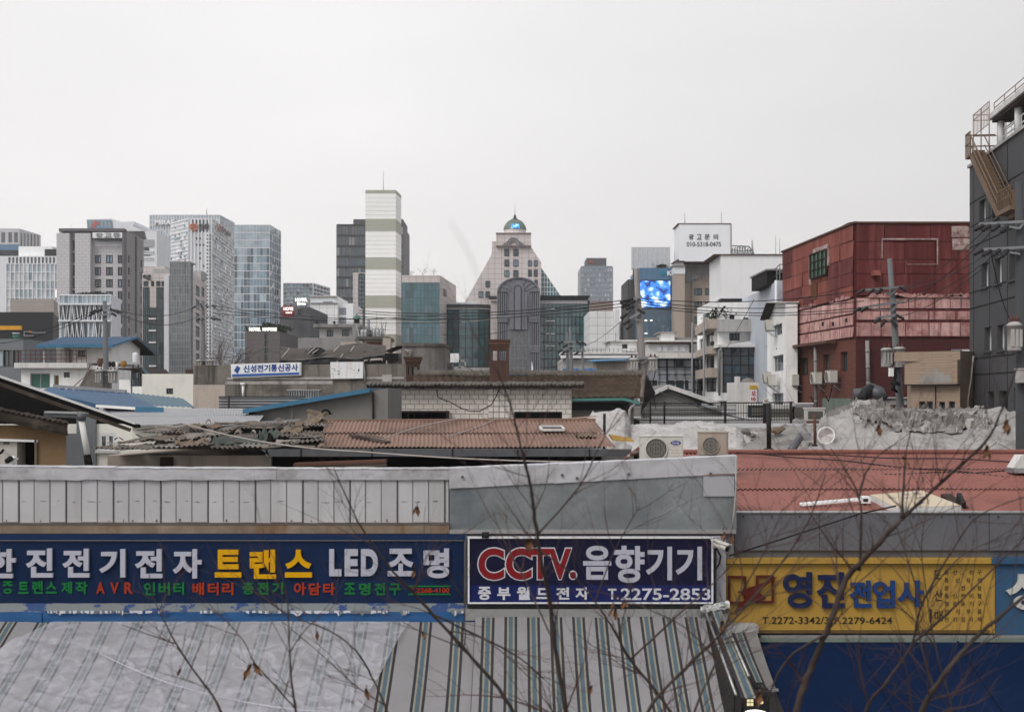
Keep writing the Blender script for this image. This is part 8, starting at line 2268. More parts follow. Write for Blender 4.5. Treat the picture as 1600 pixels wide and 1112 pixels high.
for ch,a_,b_,c_,d_ in (('전',1327,1360,906,948),('업',1363,1397,906,948.5),('사',1402,1442,906,947)): letter(mb,gs,ch,(a_,b_,c_,d_),'ink_blue',bold=.03,**J)
mb.build('lettering',t,label='smaller blue raised letters')
mb = MB()
for (a_,b_,c_,d_) in ((1137.5,1165,899,942),(1181,1208.5,898,941)):
 a = gs.rect((a_,b_,c_,d_)); w_ = .028
 gs.box(mb,a[0],a[1],a[3] - w_,a[3],0,.05,'ink_maroon'); gs.box(mb,a[0],a[1],a[2],a[2] + w_,0,.05,'ink_maroon'); gs.box(mb,a[0],a[0] + w_,a[2] + w_,a[3] - w_,0,.05,'ink_maroon'); gs.box(mb,a[1] - w_,a[1],a[2] + w_,a[3] - w_,0,.05,'ink_maroon')
zz_ = lambda l,o0,th: mb.prism([gs.pt(gs.upx(1080 + x_ * .325),Z(780 + y_ * .325,YR),o0) for x_,y_ in l],gs.n * th,'ink_maroon')
zz_([(412,357),(345,385),(290,405),(218,430),(262,455),(200,524),(290,480),(358,462),(318,428)],.052,.02)
mb.build('emblem',t)
mb = MB(); Q = dict(off=0,thick=.004)
letter(mb,gs,'T.2272-3342/3',(1190.5,1295,963,974),'ink_black',bold=.008,**Q); letter(mb,gs,'F.2279-6424',(1304,1394,963.5,974),'ink_black',bold=.008,**Q)
for ch,a_,b_,c_,d_ in (('도',1458.5,1470.5,890,904),('산',1459.5,1473,921,938),('매',1460,1472.5,953,970)): letter(mb,gs,ch,(a_,b_,c_,d_),'ink_black',bold=.012,**Q)
a = gs.rect((1452.3,1455.7,951,971)); gs.box(mb,*a,0,.006,'ink_black')
for i,row in enumerate((('동','선',',','전','구'),('통','신','자','재'),('분','전','함'),('통','신','케','이','블'),('형','광','등','기','구'),('전','기','부','품'),('전','기','잡','자','재'))):
 y_ = 889.8 + i * 12.25; n_ = len(row)
 for k,ch in enumerate(row):
  x_ = 1475.5 + (1527 - 1475.5) * k / (n_ - 1)
  if ch == ',': letter(mb,gs,ch,(x_ + 2,x_ + 4,y_ + 5.5,y_ + 8),'ink_black',**Q)
  else: letter(mb,gs,ch,(x_,x_ + 6.6,y_,y_ + 7.4),'ink_black',bold=.008,**Q)
mb.build('lettering',t,label='thin black phone numbers and small word list')
# sky blue sign
t = thing('shop_sign','sky blue shop sign with one big cream letter at the right edge','sign',G.pt(G.upx(1600),Z(985,YR),.2))
mb = MB(); G.box(mb,G.upx(1547.5),G.len,Z(987,YR),Z(868.5,YR),.055,.193,'sign_sky'); gs.box(mb,gs.upx(1547.5),gs.len,Z(877,YR),Z(869,YR),-.003,.06,'sign_sky'); gs.box(mb,gs.upx(1547.5),gs.len,Z(878.5,YR),Z(877.1,YR),-.003,.02,'ink_black'); mb.build('panel',t)
mb = MB(); letter(mb,gs,'성',(1571,1634,893,952),'ink_cream',bold=.02,**J); letter(mb,gs,'전기',(1660,1780,895,950),'ink_cream',bold=.02,**J); mb.build('lettering',t)
mb = MB(); G.box(mb,G.upx(1184),G.len,Z(997,YR),Z(987.5,YR),.06,.24,'alu'); G.box(mb,G.upx(1184),G.len,Z(992.3,YR),Z(991.3,YR),.241,.25,'seam_dark'); G.box(mb,G.upx(1184),G.len,Z(1001,YR),Z(997.3,YR),.02,.12,'black'); mb.build('ledge',bpy.data.objects[t.name],label='aluminium rails under the signs')
# --- awnings
mat('awn_white',(.285,.272,.278),.9,.07,1.2,ior=1.25,dirt=.3,dcol=(.24,.23,.225),dscale=1.2)
mat('awn_dark',(.045,.043,.05),.85,.12,2)
mat('awn_cream',(.29,.27,.215),.85,.1,2)
mat('awn_blue',(.10,.15,.18),.85,.1,2)
mat('awn_navy',(.012,.036,.118),.9,.15,.8,ior=1.2,dirt=.12,dcol=(.012,.03,.085))
mat('awn_old',(.22,.21,.20),.9,.1,2,dirt=.3)
STR = [(.0,.036,'awn_dark'),(.036,.060,'awn_cream'),(.060,.115,'awn_blue'),(.115,.139,'awn_cream'),(.139,.175,'awn_dark')]
def awning(mb,A,B,C,D,period,mats_white='awn_white',sagk=.05,start=0.0,ny=14):
 """A,B top edge; C,D bottom right/left; stripes run from top to bottom"""
 A,B,C,D = map(Vector,(A,B,C,D))
 n = (B - A).cross(D - A).normalized()
 if n.z < 0: n = -n
 L_ = (B - A).length
 e = [0.0]
 segs = []
 u = -start
 while u < L_:
  for a_,b_,m_ in STR + [(.175,period,mats_white)]:
   lo,hi = max(0,u + a_),min(L_,u + b_)
   if hi > lo: segs.append((lo,hi,m_))
  u += period
 def pos(s_,v):
  k = s_ / L_
  p = A.lerp(B,k).lerp(D.lerp(C,k),v)
  return p - n * (.045 * abs(math.sin(math.pi * s_ / 1.15)) * math.sin(min(v * 1.4,1) * math.pi / 2) + sagk * math.sin(v * math.pi) * (1 + .5 * fb(s_ * .6,v,5)) - .018 * fb(s_ * 1.5,v * 2.5,2)) + n * .02 * math.sin(s_ * 3.7) * v
 for lo,hi,m_ in segs:
  k_ = 4 if m_ == mats_white else 1
  mb.grid(lambda uu,v: pos(lo + (hi - lo) * uu,v),k_,ny,m_)
YA0,YA1 = 17.66,15.0
t = thing('striped_awning','long cream awning with dark and pale blue stripes, left under the plastic sheet','awning',(X(250,16),16,3))
mb = MB(); xa,xb = X(-420,YA0),X(742,YA0)
z_t,z_b = Z(971,YA0),2.84
awning(mb,(xa,YA0,z_t),(xb,YA0,z_t),(xb,YA1,z_b),(xa,YA1,z_b),.44,start=.18); mb.build('canopy',t)
mb = MB(); mb.grid(lambda u,v: Vector((xa + (xb - xa) * u,YA1 - .01 - .02 * math.sin(u * 160),z_b - .22 * v)),220,2,'awn_white'); mb.build('valance',t)
t = thing('striped_awning','cream awning with dark and pale blue stripes below the framed sign','awning',(X(930,16),16,3))
mb = MB(); xa2,xb2 = X(743,YA0),X(1101,YA0)
awning(mb,(xa2,YA0 - .02,z_t + .07),(xb2,YA0 - .02,z_t + .07),(xb2 - .05,YA1,z_b),(xa2 + .0,YA1,z_b),.31,start=.22,sagk=.04); mb.build('canopy',t)
mb = MB(); awning(mb,P(1103,952,17.5),P(1126,955,17.5),P(1184,1090,15.6),P(1150,1090,15.6),.31,start=-.05,sagk=.0); mb.build('side_flap',t)
mb = MB()
for (a_,b_) in (((1102,953,17.46),(1150,1085,15.55)),((1126,955,17.46),(1170,1056,16.0))): mb.tube([P(*a_),P(*b_)],.018,'alu',6)
mb.each('edge_rope',t)
t = thing('awning_scrap','narrow worn striped awning strip beside the blue awning','awning',(X(1185,17),17,3.6))
mb = MB(); awning(mb,P(1144,988,17.7),P(1182,985,17.7),P(1214,1078,16.5),P(1186,1082,16.5),.34,'awn_old',.02,start=.0); mb.build('canopy',t)
mb = MB(); mb.bar(P(1172,1083,16.5),P(1216,1077,16.5),.03,.03,'alu'); mb.box(X(1128,17.8),17.7,Z(986,17.8),X(1183,17.8),17.95,Z(975,17.8),'concrete_pale'); mb.each('bar',t)
t = thing('blue_awning','plain dark blue awning under the yellow and sky blue signs','awning',(X(1500,17),17,3))
mb = MB(); xa3,xb3 = X(1184,17.9),X(1960,17.9)
A_,B_,C_,D_ = Vector((xa3,17.9,Z(1001,17.9))),Vector((xb3,17.9,Z(1001,17.9))),Vector((xb3,15.2,2.75)),Vector((xa3 - .0,15.2,2.75))
mb.grid(lambda u,v: A_.lerp(B_,u).lerp(D_.lerp(C_,u),v) + Vector((0,0,-.05 * math.sin(v * math.pi) - .035 * abs(math.sin(math.pi * u * 5)) * min(1,v * 2) + .02 * fb(u * 14,v * 4,1))),140,20,'awn_navy')
for k in range(1,5):
 a_,b_ = A_.lerp(B_,k / 5),D_.lerp(C_,k / 5); mb.tube([a_.lerp(b_,q / 12) + Vector((0,0,.012 - .05 * math.sin(q / 12 * math.pi) + .02 * fb(k / 5 * 14,q / 12 * 4,1))) for q in range(13)],.012,'awn_navy',5); mb.build('canopy',t)
mb = MB(); mb.bar(A_ + Vector((0,-.03,.02)),B_ + Vector((0,-.03,.02)),.05,.05,'patina'); mb.build('roller',t)
# plastic sheet on the left awning
m = bpy.data.materials.new('clear_sheet'); m.use_nodes = True; MATS['clear_sheet'] = m
nt = m.node_tree; b_ = nt.nodes["Principled BSDF"]
b_.inputs["Base Color"].default_value = (.53,.53,.57,1); b_.inputs["Roughness"].default_value = .24
tc = nt.nodes.new("ShaderNodeTexCoord"); mp = nt.nodes.new("ShaderNodeMapping"); mp.inputs["Scale"].default_value = (1.3,1.3,1.3); nt.links.new(tc.outputs["Object"],mp.inputs[0])
nz1 = nt.nodes.new("ShaderNodeTexNoise"); nz1.inputs["Scale"].default_value = 3.5; nz1.inputs["Detail"].default_value = 8; nz1.inputs["Distortion"].default_value = 1.2; nt.links.new(mp.outputs[0],nz1.inputs["Vector"])
rg = nt.nodes.new("ShaderNodeMapRange"); rg.inputs[1].default_value = .3; rg.inputs[2].default_value = .75; rg.inputs[3].default_value = .2; rg.inputs[4].default_value = .56; nt.links.new(nz1.outputs[0],rg.inputs[0]); nt.links.new(rg.outputs[0],b_.inputs["Alpha"])
bp = nt.nodes.new("ShaderNodeBump"); bp.inputs["Strength"].default_value = .6; bp.inputs["Distance"].default_value = .03; nt.links.new(nz1.outputs[0],bp.inputs["Height"]); nt.links.new(bp.outputs[0],b_.inputs["Normal"])
t = thing('plastic_sheet','crumpled clear plastic sheet spread over the left striped awning','plastic sheet',(X(320,16),16,3.4))
mb = MB()
rc = random.Random(6)
pcre = []
for _ in range(46):
 a_ = rc.choice((rc.gauss(.2,.25),rc.gauss(-.95,.3),rc.gauss(1.1,.35)))
 pcre.append((rc.uniform(-7,-1),rc.uniform(.05,1),math.cos(a_),math.sin(a_),rc.uniform(.4,2.2),rc.uniform(.02,.06),rc.choice((1,1,-.7)) * rc.uniform(.015,.05)))
def ps(u,v):
 pxl = 82 - 190 * v ; pxr = 640 - 70 * v
 Yq = YA0 - .02 + (YA1 + .15 - YA0) * v
 x_ = X(pxl + (pxr - pxl) * u,YA0) + (X(-40,YA1) - X(-40,YA0)) * 0 * v
 zq = z_t + (z_b - z_t) * v
 f1 = abs(fb(x_ * .7 + v * 1.5,v * 1.2,3)); f2 = fb(x_ * 2.4 - v * 3,v * 4,6)
 ray = math.sin((x_ + 6.2) / (v + .25) * 2.6) * .014 * v
 for (cx_,cv_,dx_,dv_,ln_,wd_,am_) in pcre:
  ax_,av_ = x_ - cx_,(v - cv_) * 2.8
  s_ = ax_ * dx_ + av_ * dv_; d_ = ax_ * dv_ - av_ * dx_ + .06 * math.sin(s_ * 2)
  if abs(s_) < ln_ and abs(d_) < wd_ * 5: ray += am_ * math.exp(-abs(d_) / wd_) * (1 - (s_ / ln_) ** 2) * min(1,v * 5)
 return Vector((x_,Yq - .01,zq + (.035 + .06 * (1 - f1) * (.4 + .6 * v) + .018 * f2) * min(1,v * 5) + .012 + ray - .05 * math.sin(v * math.pi)))
mb.grid(ps,300,110,'clear_sheet'); mb.build('film',t)
mb = MB()
for a_,b_,s_ in (((150,1020),(330,1078),.06),((330,1078),(540,1100),.05)):
 q = lambda p: Vector((X(p[0],17.6 + (YA1 - YA0) * (p[1] - 966) / 170),17.6 + (YA1 - YA0) * (p[1] - 966) / 170,z_t + (z_b - z_t) * (p[1] - 966) / 170 + .11))
 mb.tube(sag(q(a_),q(b_),s_,12),[.003 + .009 * math.sin(k / 12 * math.pi) for k in range(13)],'clear_sheet',6)
mb.each('fold',t)
# --- meter box and lamp at the awning corner
t = thing('junction_box','black electrical box with four small lit windows at the awning corner','electrical box',P(1175,1108,16))
mb = MB(); mb.box(X(1160,16),15.9,Z(1116,16),X(1200,16),16.1,Z(1080,16),'iron_black'); mb.box(X(1158,16),15.86,Z(1082,16),X(1202,16),16.1,Z(1077,16),'frame_dark'); mb.build('case',t)
mat('led_pale',(.6,.55,.3),emit=.5,ecol=(1,.9,.5),fine=0)
mb = MB()
for (x_,y_) in ((1167,1091.5),(1172.4,1091.5),(1167,1097.2),(1172.4,1097.2)): mb.box(X(x_,15.9),15.885,Z(y_ + 4.3,15.9),X(x_ + 4.3,15.9),15.899,Z(y_,15.9),'led_pale')
mb.each('indicator',t)
mb = MB(); mb.tube([P(1190,1096.5,15.9),P(1190,1096.5,15.88)],.022,'led_pale',12); mb.build('dial',t)
t = thing('shop_lamp','lit white rounded lamp just under the black electrical box','lamp',P(1180,1120,15.7))
mb = MB(); mb.lathe(P(1181,1128,15.7),[(.16,0),(.16,.08),(.13,.125),(.06,.145),(0,.147)],'lamp_lit',20); mb.build('shade',t)
mb = MB(); mb.lathe(P(1181,1131,15.7),[(.165,0),(.165,.03),(.1,.0)],'iron_black',20); mb.build('base',t)
mb = MB()
for k in range(4): mb.tube([P(1144 + k * 3,1050 + k * 2,16.4),P(1160 + k * 4,1058 + 3 * k,16.2),P(1176 + k * 5,1070 - k,16.1),P(1190 + 3 * k,1078,16.0)],.014,'wire_black',5)
mb.solo('cable_bundle','black cable bundle above the black electrical box','cable')
# ================================================================== utility poles
mat('pole_grey',(.19,.195,.205),.9,.08,1,streak=.3)
mat('pole_dark',(.085,.09,.097),.9,.12,1,streak=.3)
mat('pole_rust',(.29,.275,.265),.9,.15,1,streak=.6,scol=(.12,.07,.05))
mat('transformer',(.44,.43,.41),.6,.08,2,streak=.35,scol=(.25,.2,.17))
mat('insulator',(.04,.038,.04),.5)
mat('bushing',(.13,.05,.035),.4)
def pole(label,foot,top,Y,r,arms,ins,tr,m='pole_grey',boxes=()):
 """foot/top pixel points; arms: (x0,y0,x1,y1); ins: pixel points of insulators; tr: transformers (x0,x1,y0,y1)"""
 k = (top[0] - foot[0]) / (foot[1] - top[1])
 yg = HY + CZ * FP / Y
 base = P(foot[0] - k * (yg - foot[1]),yg,Y)
 t_ = thing('utility_pole',label,'utility pole',base)
 mb = MB(); tp = P(*top,Y); mb.tube([base,base.lerp(tp,.5),tp],[r * 1.25,r * 1.08,r * .62],m,12); mb.build('shaft',t_)
 at = lambda y: foot[0] + k * (foot[1] - y)
 for (x0,y0,x1,y1) in arms:
  mb = MB(); mb.bar(P(x0,y0,Y - r - .05),P(x1,y1,Y - r - .05),.09 if Y > 40 else .055,.09 if Y > 40 else .055,'steel_grey'); xm = at((y0 + y1) / 2)
  for xe,ye in ((x0,y0),(x1,y1)):
   if abs(xe - xm) > 12: mb.bar(P(xm,(y0 + y1) / 2 + 9,Y - r - .03),P(xm + (xe - xm) * .6,ye + .8,Y - r - .04),.04,.04,'steel_grey')
  mb.build('crossarm',t_)
 isc = .6 if Y < 40 else .85
 for (x_,y_,sx) in ins:
  mb = MB(); c_ = P(x_,y_,Y - r - .08); d_ = Vector((sx,-.15,-.35)).normalized()
  mb.tube([c_ + d_ * .07 * isc * q for q in range(7)],[isc * q for q in (.05,.09,.05,.09,.05,.09,.03)],'insulator',8); mb.build('insulator',t_)
 for (x0,x1,y0,y1) in tr:
  c_ = P((x0 + x1) / 2,y1,Y - .25); rr_ = (x1 - x0) / 2 / FP * Y; h_ = (y1 - y0) / FP * Y
  mb = MB(); mb.lathe(c_,[(0,0),(rr_ * .92,0),(rr_ * .95,.03),(rr_ * .95,h_ - .05),(rr_ * 1.02,h_ - .05),(rr_ * 1.02,h_),(rr_ * .6,h_ + .05),(0,h_ + .06)],'transformer',18)
  for q in (-.55,0,.55): mb.box(c_.x + rr_ * q - .03,c_.y - rr_ * 1.0,c_.z + h_ * .15,c_.x + rr_ * q + .03,c_.y - rr_ * .6,c_.z + h_ * .8,'transformer')
  mb.bar(c_ + Vector((0,rr_ * .8,h_ * .7)),P(at((y0 + y1) / 2),(y0 * .7 + y1 * .3),Y),.12,.08,'steel_grey'); mb.bar(c_ + Vector((0,rr_ * .8,h_ * .2)),P(at((y0 + y1) / 2),(y1 * .8 + y0 * .2),Y),.12,.08,'steel_grey')
  tb = mb.build('transformer',t_)
  mb = MB()
  for q in (-.4,.4): mb.lathe(c_ + Vector((rr_ * q,0,h_ + .02)),[(.035,0),(.05,.03),(.035,.06),(.05,.09),(.03,.12),(.012,.18)],'bushing',8)
  mb.build('bushing',tb)
 for (x0,x1,y0,y1) in boxes:
  mb = MB(); mb.box(X(x0,Y),Y - r - .35,Z(y1,Y),X(x1,Y),Y - r - .02,Z(y0,Y),'transformer'); mb.box(X(x0,Y) - .02,Y - r - .37,Z(y0,Y),X(x1,Y) + .02,Y - r,Z(y0,Y) + .03,'transformer'); mb.build('switch_box',t_)
 return t_
pole('grey utility pole with two transformers before the white house with the blue roof',(166,600),(163.5,470),69,.17,[(146,486,184,484),(152,492,180,490.5),(150,578,184,578)],[(150,484,-.6),(155,484,-.6),(160,482,-.5),(172,482,.6),(178,484,.6),(183,485,.6),(148,489,-.7),(174,489,.6)],[(148.5,162,579,598),(169,184,579,598)])
pole('grey utility pole with curled black insulators before the pink stone building',(317.5,585),(317,472),95,.19,[(304,479.5,332,478),(305,496,331,495),(304,563,334,563)],[(306,478,-.5),(313,474,.2),(322,476,.2),(331,477,.6),(313,498,-.9),(330,497,.8),(335,497,.9),(339,498,.9)],[(305,318,563,575),(321,334,563,574)])
pole('leaning rust streaked utility pole with pale transformers beside the blue building',(1008,640),(994,420),52,.17,[(978,470,1003,463),(984,497,1004,486),(982,560,1028,558)],[(981,468,-.9),(985,472,-.9),(989,466,-.9),(993,470,-.8),(983,476,-.9),(990,478,-.8),(980,490,-.5),(984,500,-.5),(988,506,-.4),(996,483,.6)],[(982.5,998,561,580),(1012,1028,560,580)],'pole_rust')
pole('taller of the twin bare concrete poles behind the tiled roof ridge',(893,582),(891,511),74,.13,[(878,534,910,534),(880,541,906,541)],[(880,533,-.6),(887,538,-.6),(900,533,.6),(908,534,.6)],[])
pole('shorter of the twin bare concrete poles behind the tiled roof ridge',(887.5,582),(885.8,520),75,.11,[(877,545,897,545)],[(879,546,-.6),(884,549,-.5)],[])
pole('slim metal pole standing right of the twin concrete poles',(911,585),(909.5,541),73,.1,[(904,548,915,548)],[(905,549,-.5)],[])
pole('grey utility pole with three crossarms and tan transformers before the red building',(1407,640),(1390,404),50,.15,[(1347,453.5,1411,448),(1340,482,1411,470),(1368,497,1403,492)],[(1351,452,-.6),(1366,452,-.5),(1378,451,-.4),(1405,448,.5),(1345,481,-.7),(1356,480,-.6),(1376,497,-.5),(1384,500,-.3),(1392,500,.3),(1400,492,.6)],[(1376.5,1394.5,545.5,573),(1396.5,1414.5,544,574)])
pole('thick grey utility pole at the right edge before the dark grey building',(1598,700),(1592,285),27,.13,[(1530,350,1605,346),(1534,390,1605,386)],[(1537,352,-.7),(1548,352,-.6),(1562,351,-.5),(1575,352,-.4),(1536,390,-.7),(1549,391,-.6),(1563,390,-.5),(1576,390,-.4)],[(1574,1596,507,548)],'pole_dark',boxes=((1582,1606,578,598),))
mb = MB(); mb.tube([P(1398,575,49.6),P(1399,590,49.5),P(1396,602,49.4),P(1401,612,49.5),P(1394,608,49.3),P(1400,596,49.4),P(1406,600,49.4),P(1392,598,49.5)],.07,'wire_black',6); mb.solo('cable_bundle','tangle of black cable below the tan transformers','cable')
mb = MB(); mb.box(X(1387,49.6),49.3,Z(588,49.6),X(1393,49.6),49.5,Z(575,49.6),'cream_band'); mb.box(X(1386.6,49.6),49.29,Z(575,49.6),X(1393.4,49.6),49.51,Z(573.8,49.6),'transformer'); mb.solo('meter_box','small cream box hanging under the tan transformers','box')
# ================================================================== wires
WG = 'overhead wires between the utility poles'
def wire(label,a,b,s,r=.016,m='wire_black',group=None):
 mb = MB(); mb.tube(sag(P(*a),P(*b),s,18),r,m,4,cap=False); mb.solo('overhead_wire',label,'wire',group)
G1 = 'wires running left from the rust streaked pole past the domed building'
for k,(y0,y1) in enumerate(((468,487),(473,491),(478,496))):
 wire('black wire running left from the rust streaked pole past the domed building',(983,y0,52),(560,y1 - 2,75),.35,.02,group=G1)
G2 = 'wires running from the rust streaked pole to the pole at the red building'
for k,(y0,y1) in enumerate(((466,452),(474,480),(478,484),(470,470))):
 wire('black wire running from the rust streaked pole to the pole at the red building',(1002,y0,52),(1350 if k else 1352,y1,50),.30,.018,group=G2)
G3 = 'wires crossing in front of the white striped tower'
for k,(y0,y1) in enumerate(((478,497),(483,503),(490,489))):
 wire('black wire crossing in front of the cream striped tower',(333,y0 - 1,95),(720,y1,80),.45,.022,group=G3)
wire('long black wire from the left frame edge to the pole before the white house',(-20,524,69),(150,484,69),.4,.02)
wire('second black wire from the left frame edge to the pole before the white house',(-20,538,69),(150,488,69),.35,.02)
wire('black wire from the white house pole to the curled insulator pole',(182,484,69),(306,479,95),.5,.022)
wire('lower black wire from the white house pole to the curled insulator pole',(182,489,69),(306,496,95),.6,.02)
wire('black drop wire from the curled insulator pole to the dark hotel',(318,560,95),(415,545,120),.2,.025)
wire('black wire from the dark hotel front to the concrete wall',(415,545,120),(480,548,61),.2,.02)
G4 = 'wires fanning from the red building pole to the thick pole'
for k,(y0,y1) in enumerate(((449,353),(449,391),(474,354),(474,392),(494,391))):
 wire('black wire fanning up from the pole at the red building to the thick right pole',(1408 - 3 * k % 5,y0,50),(1545 + 6 * k,y1,27),.25,.012,group=G4)
wire('black wire looping down the dark grey building to the tan transformer',(1548,393,27),(1590,510,27),.35,.012)
wire('black wire from tan transformer sagging across the dark building foot',(1590,545,27),(1500,592,40),-.3,.012)
wire('diagonal black wire from the twin poles across the tiled roof ridge',(909,542,73),(1000,470,52),.3,.015)
wire('black wire dropping from the leaning pole to the gabled house roof',(1010,585,52),(1025,640,52),-.25,.02)
wire('thick cable looping between the leaning pole transformers and house wall',(1027,562,52),(1006,620,52),.5,.02)
wire('long black cable slanting from the gabled house over the wire fence',(1030,612,55),(1165,655,44),.1,.02)
wire('slanting black wire across the balcony building from hoarding to terrace',(1178,468,80),(1126,560,80),.05,.02)
wire('thin wire from the twin poles down to the tiled ridge',(890,548,74),(860,572,60),.3,.014)
wire('thin wire at roof height along the domed building front',(690,523,90),(800,515,90),.2,.018)
wire('pale thin wire across the teal glass building front',(628,501,110),(800,494,100),.3,.018,'wire_pale')
# small antennas and clutter on the middle roofs
def aerial(label,px,y0,y1,Y,arms=3):
 mb = MB(); mb.tube([P(px,y0,Y),P(px,y1,Y)],.02,'steel_grey',4)
 for k in range(arms): yy = y1 + (y0 - y1) * (.08 + .12 * k); mb.bar(P(px - 4 + k,yy,Y),P(px + 4 - k,yy,Y),.02,.02,'steel_grey')
 mb.solo('aerial',label,'antenna')
aerial('comb shaped aerial on the granite tower roof',111.5,361,350,302,2)
aerial('small aerial between the white tiled block and the leaning pole',962,535,520,114)
aerial('small aerial on the flat roof in front of the blue building base',1036,522,508,117)
t = thing('sign_board_back','blank white board on a steel frame left of the tall brick chimney','board',P(710,572,62))
mb = MB(); mb.box(X(703.5,62),62,Z(566,62),X(717,62),62.1,Z(552,62),'white_paint'); mb.build('panel',t)
mb = MB()
for a_,b_ in (((700,566),(728,563)),((705,575),(727,573)),((718,585),(718,556)),((727,585),(727,561)),((705,580),(705,566))): mb.bar(P(*a_,62.15),P(*b_,62.15),.09,.09,'concrete_pale')
mb.build('frame',t)
b = Bld('low_block','low pale roof block under the blank white board',[(698,63),(765,63)],574,'concrete_pale',depth=3).done()
t = thing('blue_canopy','small blue canopy roof at the foot of the grey arched portal','canopy',P(811,582,130))
mb = MB(); pts = [P(795 + 30 * k / 10,583 - 4 * math.sin(k / 10 * math.pi),130) for k in range(11)]; mb.prism(pts + [P(825,586,130),P(795,586,130)],(0,4,0),'tarp_blue'); mb.build('roof',t)
mb = MB()
for px in (797,823): mb.tube([(X(px,130),130.3,0),(X(px,130),130.3,Z(585,130))],.08,'steel_grey',6)
mb.each('post',t)
mb = MB(); mb.prism([P(830,582,128),P(834,582,128),P(831,563,128)],(0,.5,0),'white_paint'); mb.solo('flag_cone','narrow white spike beside the small blue canopy','spike')
# ================================================================== bare trees close to the viewer
mat('bark',(.075,.055,.047),.85,.25,14,dirt=.3,dcol=(.12,.095,.085),dscale=9)
mat('twig',(.105,.062,.054),.85,.2,10)
mat('dead_leaf',(.25,.125,.065),.8,.3,20,dirt=.3,dcol=(.12,.06,.035),dscale=12)
def smooth(pts,n=5):
 out_ = []
 for i in range(len(pts) - 1):
  p0,p1,p2,p3 = pts[max(i - 1,0)],pts[i],pts[i + 1],pts[min(i + 2,len(pts) - 1)]
  for k in range(n):
   t_ = k / n
   out_.append(.5 * ((2 * p1) + (p2 - p0) * t_ + (2 * p0 - 5 * p1 + 4 * p2 - p3) * t_ ** 2 + (3 * p1 - p0 - 3 * p2 + p3) * t_ ** 3))
 out_.append(pts[-1])
 return out_
def twig(mb,p,d,l,r,k,rg):
 n_ = 6; pts = [p.copy()]; q = p.copy(); dd = d.copy()
 for i in range(n_):
  dd = (dd + Vector((rg.gauss(0,.10),rg.gauss(0,.10),rg.gauss(.03,.08)))).normalized()
  q = q + dd * l / n_; pts.append(q.copy())
 mb.tube(pts,[r * (1 - .75 * i / n_) for i in range(n_ + 1)],'twig',5 if r > .003 else 4,cap=False)
 if k > 0:
  for _ in range(rg.choice((2,3,3,4)) if k > 1 else rg.choice((1,1,2))):
   i = rg.randint(1,n_ - 1)
   ax = Vector((rg.gauss(0,1),rg.gauss(0,.5),rg.gauss(0,1))).normalized()
   nd = (dd + ax * rg.uniform(.45,.8) + Vector((0,0,.12))).normalized()
   twig(mb,pts[i],nd,l * rg.uniform(.4,.7),r * .62 * (1 - .5 * i / n_),k - 1,rg)
def leaf(t_,px,py,Y,s,rg):
 s = s * 1.25
 mb = MB()
 for _ in range(rg.choice((1,2,2))):
  a_ = rg.uniform(-.9,.9); cs = rg.uniform(.5,1)
  c_ = P(px,py,Y) + Vector((rg.gauss(0,.006),rg.gauss(0,.006),0))
  def lf(u,v):
   w_ = math.sin(math.pi * v) ** .8 * .26 * s * (1 + .3 * math.sin(v * 14))
   x_ = (u - .5) * 2 * w_ * .7; z_ = -v * s
   yb = .35 * s * cs * math.cos((u - .5) * 3.2) + .12 * s * math.sin(v * 6)
   return c_ + Vector((x_ * math.cos(a_) - z_ * math.sin(a_) * .6,yb + x_ * math.sin(a_),z_ * math.cos(a_)))
  mb.grid(lf,6,8,'dead_leaf')
 mb.tube([P(px,py,Y) + Vector((0,0,.025)),P(px,py,Y)],.0022,'twig',4)
 mb.build('dead_leaf',t_)
def sapling(label,branches,seed,leaves=(),dens=1.0,tl=.55):
 rg = random.Random(seed)
 main = branches[0][0]
 p0 = P(*main[0])
 t_ = thing('bare_tree',label,'tree',(p0.x,p0.y,0),'bare saplings in front of the shops')
 tr,cr = MB(),MB()
 for bi,(pts,r0,r1) in enumerate(branches):
  w_ = [P(*q) for q in pts]
  if bi == 0: w_ = [Vector((w_[0].x + (w_[0].x - w_[1].x) * 1.2,w_[0].y,0)),Vector((w_[0].x + (w_[0].x - w_[1].x) * .5,w_[0].y,w_[0].z * .6))] + w_
  s_ = smooth(w_,6)
  n_ = len(s_)
  st_ = 12 if bi == 0 else 0
  rs = [r0 * 1.5 if i < st_ * .5 else (r0 * 1.25 if i < st_ else r0 + (r1 - r0) * (i - st_) / max(1,n_ - st_ - 1)) for i in range(n_)]
  s_ = [q + Vector((rg.gauss(0,.15),0,rg.gauss(0,.15))) * rs[i] for i,q in enumerate(s_)]
  rs = [.86 * q * (1 + .12 * rg.gauss(0,1)) for q in rs]
  tr.tube(s_,rs,'bark',8)
  if r1 < .0015: continue
  Lb = sum((s_[i + 1] - s_[i]).length for i in range(st_,n_ - 1))
  for _ in range(int(Lb * 10 * dens)):
   i = rg.randint(st_ + 1,n_ - 2)
   d_ = (s_[i + 1] - s_[i]).normalized()
   sd_ = Vector((rg.choice((-1,1)),rg.gauss(0,.4),rg.gauss(0,.5))).normalized()
   nd = (d_ + sd_ * rg.uniform(.5,.95)).normalized()
   twig(cr,s_[i],nd,tl * rg.uniform(.4,1.15),max(.0022,rs[i] * .34),2,rg)
 tr.build('trunk',t_); cr.build('crown',t_)
 for lx,ly,lY,ls in leaves: leaf(t_,lx,ly,lY,ls,rg)
 return t_
